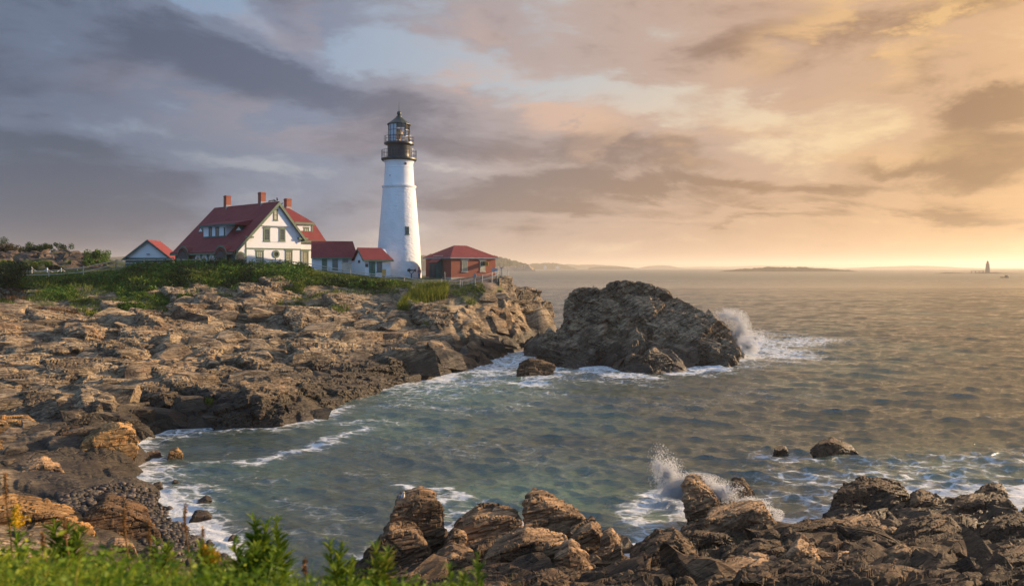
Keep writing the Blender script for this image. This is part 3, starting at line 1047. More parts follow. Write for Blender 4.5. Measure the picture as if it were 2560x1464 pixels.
def cast(pxs, pys, ymax=184.0, ymin=16.0):
    """first terrain point behind each photo pixel"""
    pxs = np.atleast_1d(np.asarray(pxs, float))
    pys = np.atleast_1d(np.asarray(pys, float))
    fj = np.clip(((pxs - CX) / F - tt[0]) / (tt[-1] - tt[0]) * (NT_ - 1), 0, NT_ - 1.001)
    j = fj.astype(int)
    b = fj - j
    prof = zT[:, j] * (1 - b) + zT[:, j + 1] * b
    ray = H - (pys[None, :] - HY) / F * yy[:, None]
    below = (ray < prof) & (yy[:, None] >= ymin)
    hit = below.any(0)
    i = np.argmax(below, 0)
    Y = yy[i]
    ok = hit & (Y < ymax)
    return (pxs - CX) / F * Y, Y, prof[i, np.arange(len(i))], ok


def sample(Zf, x, y):
    return terr_z(x, y, Zf)


# jointed blocks and ledges lying in the beds
rg = np.random.default_rng(21)
bl = []
GREEN = [(390, 770, 70, 24, 'grass'), (420, 752, 50, 18, 'leaf'), (215, 768, 44, 16, 'grass'), (150, 735, 45, 20, 'leaf'), (285, 705, 60, 26, 'leaf'), (330, 735, 40, 20, 'leaf'), (245, 722, 40, 18, 'grass'),
         (30, 745, 40, 14, 'grass_red'), (10, 775, 34, 20, 'grass'), (180, 695, 60, 14, 'leaf'), (680, 765, 30, 8, 'grass'), (740, 770, 25, 8, 'grass'), (790, 775, 24, 8, 'grass'), (850, 775, 24, 9, 'grass'), (930, 745, 40, 9, 'grass'), (880, 725, 60, 10, 'grass'), (960, 730, 40, 10, 'grass'),
         (1182, 722, 30, 12, 'grass'), (1198, 738, 16, 12, 'grass'), (1178, 760, 14, 6, 'grass'), (1060, 810, 20, 6, 'grass_gold'), (1085, 806, 14, 5, 'grass_gold'), (520, 1012, 12, 8, 'grass'), (300, 765, 46, 12, 'grass'), (560, 745, 22, 8, 'grass'), (620, 738, 26, 10, 'grass'), (100, 715, 70, 12, 'leaf_dark'), (120, 790, 70, 14, 'grass_red'), (680, 712, 72, 28, 'leaf'), (1058, 750, 62, 36, 'none'), (440, 712, 60, 12, 'leaf'), (560, 718, 50, 8, 'grass'), (60, 700, 60, 10, 'leaf'), (225, 700, 70, 14, 'grass'), (380, 700, 50, 14, 'leaf'), (330, 770, 36, 12, 'leaf'), (190, 745, 30, 16, 'grass'), (95, 745, 40, 12, 'grass'), (470, 735, 26, 10, 'grass'), (640, 760, 30, 8, 'grass_gold'), (760, 745, 36, 10, 'grass'), (820, 742, 30, 9, 'grass'), (30, 800, 40, 10, 'grass'), (250, 790, 40, 7, 'grass_gold'), (500, 722, 36, 9, 'leaf'), (1150, 735, 24, 8, 'grass')]
for (n_, smin, smax, sd0) in ((480, 0.8, 1.8, 31), (2600, 0.28, 0.9, 32)):
    tx = rg.uniform(-0.72, 0.05, n_ * 5)
    Yb = 24 * (118 / 24) ** rg.random(n_ * 5)
    Xb = tx * Yb
    am = sample(amp, Xb, Yb)
    zb = sample(zT, Xb, Yb)
    dens = 0.35 + 0.65 * sstep(fbm(Xb / 9, Yb / 9, k=51, oct=3), -0.4, 0.5)
    pxs = CX + F * tx
    dens *= np.interp(pxs, [0, 600, 700, 1050, 1150], [1, 1, 0.7, 0.7, 0.9])
    dens *= 0.6 + 0.4 * sstep(zb, 1.0, 4.5)
    dens *= 1 - sstep(pxs, 1080, 1160) * (0.9 if smax > 1.5 else 0.0)
    dens *= 1 - 0.85 * sstep(-pxs, -430, -380) * sstep(-Yb, -50, -47)
    dens *= 1 - sstep(pxs, 140, 170) * sstep(-Yb, -49, -46)
    pyb_ = HY + (H - zb) / Yb * F
    for (cx_, cy_, rx_, ry_, mt_) in GREEN:
        dens = dens * (((pxs - cx_) / (rx_ + 8)) ** 2 + ((pyb_ - cy_) / (ry_ + 6)) ** 2 > 1)
    ok = (am > 0.55) & (zb > 0.1) & (rg.random(n_ * 5) < dens) & (Yb < np.interp(pxs, [0, 1000, 1150, 1200], [101, 101, 101, 112]) - (3 if smax > 1.5 else 0))
    Xb, Yb, zb = Xb[ok][:n_], Yb[ok][:n_], zb[ok][:n_]
    N = len(Xb)
    sc = smin * (smax / smin) ** (rg.random(N) ** 1.6) * np.clip(Yb / 85, 0.45, 1.15)
    size = np.stack([sc * rg.uniform(1.0, 2.7, N), sc * rg.uniform(0.45, 0.85, N), sc * rg.uniform(0.45, 1.0, N)], 1)
    rz = math.atan2(0.60, 0.80) + rg.normal(0, 0.15, N)
    dv = np.stack([-0.12 + rg.normal(0, 0.08, N), 0.30 + rg.normal(0, 0.16, N)], 1)
    bl.append(block_field(Xb, Yb, zb + size[:, 2] * rg.uniform(-0.40, 0.28, N), size, rz, dv, sd0, 0.055))
# long ledges: beds that can be followed across the slope
LEDGES = [((530, 1052), (700, 1030), 1.5, 1.0), ((640, 1040), (888, 984), 1.4, 1.0), ((520, 1012), (800, 962), 1.6, 1.1), ((690, 985), (1000, 938), 1.6, 1.2), ((640, 930), (860, 905), 1.8, 1.0), ((860, 925), (1052, 905), 1.8, 1.3), ((900, 880), (1055, 858), 1.8, 1.5), ((760, 880), (900, 850), 1.8, 0.9),
          ((380, 1010), (520, 960), 1.4, 0.9), ((0, 985), (330, 915), 1.3, 0.8), ((60, 1020), (420, 940), 1.3, 0.9), ((0, 930), (260, 870), 1.5, 0.9), ((280, 905), (500, 850), 1.5, 1.0), ((20, 860), (330, 800), 1.7, 0.9), ((330, 860), (640, 790), 1.7, 1.0), ((480, 900), (720, 825), 1.6, 0.8), ((600, 850), (860, 780), 1.8, 0.9), ((700, 800), (960, 760), 1.9, 0.9), ((150, 800), (420, 765), 1.8, 0.9), ((430, 740), (560, 712), 1.8, 1.2), ((850, 840), (1040, 800), 1.9, 0.9), ((0, 1035), (200, 995), 1.2, 0.9), ((180, 965), (400, 900), 1.4, 1.0), ((0, 830), (180, 790), 1.7, 1.1), ((200, 850), (420, 800), 1.7, 1.0), ((540, 790), (740, 745), 1.9, 1.2), ((380, 830), (560, 775), 1.8, 1.1), ((720, 860), (860, 815), 1.8, 0.9), ((960, 800), (1110, 775), 2.0, 0.9), ((770, 745), (900, 725), 1.9, 1.1), ((620, 735), (720, 715), 1.9, 1.0), ((900, 760), (1000, 745), 1.9, 1.0), ((560, 960), (700, 905), 1.6, 0.9), ((430, 985), (560, 925), 1.5, 0.9)]
LX, LY, LZ, LS, LR, LD = [], [], [], [], [], []
for (a_, b_, wdt, hgt) in LEDGES:
    (x0, x1), (y0, y1), (z0_, z1_), _ = cast([a_[0], b_[0]], [a_[1], b_[1]])
    ln = math.hypot(x1 - x0, y1 - y0)
    k = max(2, int(ln / 6))
    for i in range(k):
        f = (i + .5) / k
        LX.append(x0 + (x1 - x0) * f + rg.normal(0, .25))
        LY.append(y0 + (y1 - y0) * f + rg.normal(0, .25))
        LZ.append(float(terr_z(np.array([LX[-1]]), np.array([LY[-1]]))[0]) + hgt * rg.uniform(-.25, .1))
        LS.append((ln / k * rg.uniform(.5, .62), wdt * rg.uniform(.7, 1.2), hgt * rg.uniform(.55, .8)))
        LR.append(math.atan2(y1 - y0, x1 - x0) + rg.normal(0, .06))
        LD.append((rg.normal(-.05, .04), rg.normal(.30, .07)))
# weathered outcrops of the knoll behind the lawn
N = 90
kx_ = (rg.uniform(-60, 238, N) - CX) / F
ky_ = rg.uniform(143, 156, N)
sc = rg.uniform(.5, 1.5, N)
bl.append(block_field(kx_ * ky_, ky_, terr_z(kx_ * ky_, ky_) - .1 * sc, np.stack([sc * rg.uniform(.9, 1.8, N), sc * .7, sc * rg.uniform(.3, .6, N)], 1), rg.normal(.4, .5, N), rg.normal(.05, .2, (N, 2)), 78, .16))
for i in range(len(LX)):
    hx, hy, hz_ = LS[i]
    hx *= 1.12
    c_, s_ = math.cos(LR[i]), math.sin(LR[i])
    pts = []
    for ux, uy, uz in [(x, y, z) for x in (-1, 1) for y in (-1, 1) for z in (-1, 1)] + [(0, -1, 1), (0, 1, 1), (0, -1.1, -.2), (1.1, 0, .3), (-1.1, 0, .3)]:
        lx = hx * (ux * rg.uniform(.82, 1.08) + .12 * uz)
        ly_ = hy * (uy * rg.uniform(.8, 1.1) + .18 * uz)
        lz = hz_ * uz * (rg.uniform(.75, 1.1) if uz > 0 else 1.6) + LD[i][0] * lx + LD[i][1] * ly_
        pts.append((LX[i] + lx * c_ - ly_ * s_, LY[i] + lx * s_ + ly_ * c_, LZ[i] + lz))
    bl.append(take_arrays(hull_rock("ledge", pts, MAT['rock'], 0.10 + 0.0006 * LY[i], 0.24, (2.6, 1.3, 0.95), 5000 + 17 * i)))
nb_ = sum(len(b[0]) for b in bl)
gv, gf = join_arrays([(np.stack([XG, YG, zT], -1).reshape(-1, 3), grid_faces(NY, NT_))] + bl)
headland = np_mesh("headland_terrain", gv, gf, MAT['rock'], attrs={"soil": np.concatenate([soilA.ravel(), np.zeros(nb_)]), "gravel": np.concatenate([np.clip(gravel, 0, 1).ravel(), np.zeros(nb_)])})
tag(headland, "fractured tan rock headland sloping from the lighthouse lawn down to the cove", kind="structure")


def gz_(x, y):
    return float(terr_z(np.array([x]), np.array([y]))[0])


# ---- near bluff under the photographer's feet
bx_ = np.linspace(-16, 16, 90)
by_ = np.concatenate([np.linspace(-10, 3, 14), np.linspace(3.2, 18, 60)])
BX, BY = np.meshgrid(bx_, by_)
edge = np.interp(BX, [-16, -6, -1.5, 0.3, 2.0, 16], [5.8, 5.2, 4.6, 4.0, 3.4, 3.0])
BZ = 9.25 - 0.02 * BY - 5.8 * sstep(BY, edge, edge + 7.5) - 0.7 * sstep(BY, edge - 0.4, edge + 0.8) + 0.05 * fbm(BX, BY, k=4)
BZ -= 1.6 * sstep(BY, 11, 17)
bluff = np_mesh("bluff_ground", np.stack([BX, BY, BZ], -1).reshape(-1, 3), grid_faces(*BX.shape), MAT['rock'], smooth=True, attrs={"soil": np.ones(BX.size), "gravel": np.zeros(BX.size)})
tag(bluff, "grassy cliff top in the foreground", kind="structure")

# ---- foreground rock shelf, right
cp = []
for a in [(1050, 1405, 27), (1000, 1464, 24), (1200, 1425, 25), (1400, 1425, 25.5), (1500, 1445, 24.5), (1250, 1360, 29), (1300, 1464, 22), (1600, 1464, 23.5), (1660, 1425, 26.5), (1800, 1400, 28), (1900, 1345, 31.5), (1800, 1464, 22.5), (1780, 1330, 31.5),
          (2000, 1464, 22), (2300, 1464, 22), (2560, 1464, 22), (2000, 1400, 26.5), (2200, 1385, 28), (2400, 1350, 30.5), (2500, 1300, 34), (2300, 1300, 33.8), (2180, 1290, 35), (2560, 1270, 36.5), (2700, 1280, 35), (2700, 1400, 28), (2700, 1464, 22), (900, 1464, 25)]:
    cpt(*a)
for a in [(885, 1440), (930, 1405), (980, 1375), (1050, 1350), (1130, 1345), (1310, 1335), (1540, 1375), (1565, 1400), (1620, 1405), (1680, 1375), (1715, 1345), (1700, 1290), (1780, 1275), (1880, 1285), (1950, 1335), (1975, 1335), (2070, 1310), (2080, 1275), (2200, 1240), (2330, 1268), (2450, 1245), (2560, 1235), (2750, 1230)]:
    shore(*a, 0.0)
for a in [(840, 1400), (900, 1350), (1000, 1310), (1130, 1300), (1300, 1280), (1450, 1290), (1560, 1340), (1630, 1360), (1660, 1300), (1690, 1230), (1800, 1215), (1900, 1235), (2000, 1290), (2060, 1230), (2200, 1200), (2400, 1200), (2560, 1190), (2750, 1190), (800, 1464)]:
    shore(*a, -1.1)
for q in [(-6, 17, 3.4), (0, 17, 4.2), (6, 17, 4.2), (12, 17, 4.2), (-6, 42, -2), (5, 44, -2), (20, 46, -2), (30, 46, -2), (-9, 30, -2), (1.5, 40, -2)]:
    cp.append(q)
shelf_rbf = RBF(cp, 0.05)
st = np.linspace(-0.235, 0.74, 760)
sy = 16.0 * (43.0 / 16.0) ** np.linspace(0, 1, 420)
SY, ST = np.meshgrid(sy, st, indexing='ij')
SX = SY * ST
sz0 = shelf_rbf(SX, SY)
samp = 0.25 + 0.75 * sstep(sz0, -0.6, 0.5)
sZ = rock_detail(SX, SY, sz0 - 0.15, samp, strike=(0.93, 0.36), sizes=((4.5, 2.2, 0.42, 0.4), (1.9, 0.95, 0.24, 0.35), (0.8, 0.4, 0.09, 0.3), (0.32, 0.17, 0.03, 0.3)), step=0.28, seed=400, terr=0.4, warp=0.5, dip=(0.15, 0.2))
N = 620
tx = rg.uniform(-0.2, 0.70, N)
Yb = rg.uniform(19, 37.5, N)
Xb = tx * Yb
zb = shelf_rbf(Xb, Yb)
ok = zb > -0.05
Xb, Yb, zb = Xb[ok], Yb[ok], zb[ok]
N = len(Xb)
sc = 0.20 * (0.85 / 0.20) ** (rg.random(N) ** 1.5)
size = np.stack([sc * rg.uniform(0.9, 1.9, N), sc * rg.uniform(0.5, 0.9, N), sc * rg.uniform(0.35, 0.7, N)], 1)
sb = block_field(Xb, Yb, zb + size[:, 2] * rg.uniform(-0.3, 0.3, N) - 0.05, size, 0.35 + rg.normal(0, 0.4, N), np.stack([0.10 + rg.normal(0, 0.18, N), 0.15 + rg.normal(0, 0.2, N)], 1), 44, 0.17)
gv, gf = join_arrays([(np.stack([SX, SY, sZ], -1).reshape(-1, 3), grid_faces(420, 760)), sb])
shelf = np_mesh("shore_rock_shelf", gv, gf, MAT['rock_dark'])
tag(shelf, "dark broken rock shelf along the near shore", kind="structure")


# ================================================================== ISLET
cp = []
SIL = [(1345, 880, 104), (1352, 830, 103), (1362, 790, 102), (1395, 775, 101), (1420, 738, 100), (1442, 731, 99), (1470, 736, 99), (1492, 726, 99), (1512, 712, 99), (1550, 704, 99), (1585, 702, 99), (1620, 707, 99), (1655, 720, 99), (1678, 742, 99), (1715, 760, 99), (1755, 782, 99), (1790, 802, 99.5), (1830, 818, 100), (1842, 845, 100)]
for a in SIL:
    cpt(1590 + (a[0] - 1590) * .955, a[1], a[2])
for a in [(1440, 800, 95), (1400, 830, 95.5), (1380, 870, 93.5), (1500, 760, 96.5), (1560, 745, 96.5), (1630, 755, 96.5), (1520, 800, 93.5), (1600, 800, 93.5), (1690, 800, 94.5), (1760, 820, 95), (1810, 830, 97), (1480, 850, 91), (1560, 840, 91), (1640, 850, 90.8), (1720, 850, 91.5), (1790, 860, 93.5), (1450, 895, 89.5), (1560, 885, 88.5), (1690, 895, 88), (1760, 890, 90), (1820, 880, 94)]:
    cpt(1590 + (a[0] - 1590) * .955, a[1], a[2])
for a in [(1345, 895), (1400, 908), (1500, 910), (1560, 926), (1620, 932), (1700, 928), (1760, 912), (1820, 900), (1852, 880), (1855, 850)]:
    shore(1590 + (a[0] - 1590) * .955, a[1], 0.0)
for a in [(1320, 905), (1400, 930), (1500, 935), (1600, 955), (1710, 950), (1800, 925), (1880, 890), (1890, 850)]:
    shore(1590 + (a[0] - 1590) * .97, a[1], -1.5)
for q in [(4, 110, -1.5), (10, 111, -1.5), (18, 111, -1.5), (27, 110, -1.5), (31, 104, -2), (10, 104.5, 5.0), (15, 105, 6.0), (20, 105, 4.6), (3.0, 108, -1.0)]:
    cp.append(q)
isl_rbf = RBF(cp, 0.05)
ix_ = np.linspace(1.5, 33, 460)
iy_ = np.linspace(82, 113, 400)
IX, IY = np.meshgrid(ix_, iy_)
iz0 = isl_rbf(IX, IY)
iamp = 0.25 + 0.75 * sstep(iz0, -0.5, 1.0)
iZ = rock_detail(IX, IY, iz0 - 0.1 - 1.3 * sstep(iz0, 1.0, 4.0), iamp, strike=(0.76, -0.65), sizes=((7.5, 3.6, 1.05, 0.4), (3.2, 1.6, 0.80, 0.4), (1.4, 0.75, 0.20, 0.3), (0.55, 0.3, 0.06, 0.3)), step=0.6, seed=900, terr=0.35, dip=(0.2, 0.3))
N = 330
Xb, Yb = rg.uniform(3, 30, N), rg.uniform(85, 104, N)
zb = isl_rbf(Xb, Yb)
ok = (zb > 0.3) & (Xb < 27) & (Yb < 98)
Xb, Yb, zb = Xb[ok], Yb[ok], zb[ok]
N = len(Xb)
sc = 0.45 * (1.7 / 0.45) ** (rg.random(N) ** 1.4)
size = np.stack([sc * rg.uniform(0.9, 2.0, N), sc * rg.uniform(0.5, 0.9, N), sc * rg.uniform(0.35, 0.75, N)], 1)
gx_ = (isl_rbf(Xb + .8, Yb) - isl_rbf(Xb - .8, Yb)) / 1.6
sb = block_field(Xb, Yb, zb - 0.9 * sstep(zb, 1.0, 4.0) + size[:, 2] * rg.uniform(-0.5, 0.2, N), size, math.atan2(-0.65, 0.76) + rg.normal(0, 0.3, N), np.stack([0.85 * gx_ + rg.normal(0, 0.15, N), 0.35 + rg.normal(0, 0.2, N)], 1), 45)
SL = [(1470, 800), (1545, 800), (1620, 800), (1690, 825), (1745, 850), (1530, 862), (1625, 868), (1435, 850), (1590, 752), (1710, 785), (1500, 750), (1400, 880), (1680, 880), (1780, 870)]
sp = [W(a, b, 88.5 + (905 - b) / 205 * 10.5) for a, b in SL]
N = len(sp)
sb2 = []
for i, q in enumerate(sp):
    hx, hy, hz_ = rg.uniform(2.4, 3.6), rg.uniform(1.3, 1.9), rg.uniform(.9, 1.5)
    rz_ = math.atan2(-0.55, 0.83) + rg.normal(0, .14)
    c_, s_ = math.cos(rz_), math.sin(rz_)
    sx_, sy_ = rg.normal(-.38, .08), rg.normal(.35, .1)
    pts = []
    for ux, uy, uz in [(x, y, z) for x in (-1, 1) for y in (-1, 1) for z in (-1, 1)] + [(0, -1.1, -.1), (1.1, 0, .2)]:
        lx, ly_ = hx * (ux * rg.uniform(.8, 1.08) + .1 * uz), hy * (uy * rg.uniform(.8, 1.1) + .2 * uz)
        pts.append((q.x + lx * c_ - ly_ * s_, q.y + lx * s_ + ly_ * c_, q.z - .9 + hz_ * uz * rg.uniform(.8, 1.1) + sx_ * lx + sy_ * ly_))
    sb2.append(take_arrays(hull_rock("ledge", pts, MAT['rock_islet'], 0.13, 0.30, (2.8, 1.5, 1.1), 7000 + 17 * i, beds=(0.76, -0.65, 0.62, 0.75))))
gv, gf = join_arrays([(np.stack([IX, IY, iZ], -1).reshape(-1, 3), grid_faces(400, 460)), sb] + sb2)
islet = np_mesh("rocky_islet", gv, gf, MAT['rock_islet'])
tag(islet, "dark craggy domed rock islet just off the headland with surf on its right side", "rock islet")


# ================================================================== BLOCKS AND BOULDERS
def slab_pts(poly, Y0, depth, back=0.75, drop=None, tip=0.0, skew=0.5):
    """outline seen in the photo at distance Y0, given real thickness behind it; drop pushes the base down to a height"""
    ac = sum(a for a, b in poly) / len(poly)
    f = [W(a, b, Y0 + skew * (a - ac) / F * Y0) for a, b in poly]
    c = sum(f, Vector()) / len(f)
    out = list(f)
    for p in f:
        q = c + (p - c) * back
        q = q * ((Y0 + depth) / Y0)
        q.z = c.z + (p.z - c.z) * (0.55 + 0.45 * back)
        out.append(q)
    if drop is not None:
        lo = min(p.z for p in f)
        for p in list(out):
            if p.z < c.z:
                out.append(Vector((p.x, p.y, drop)))
    return out


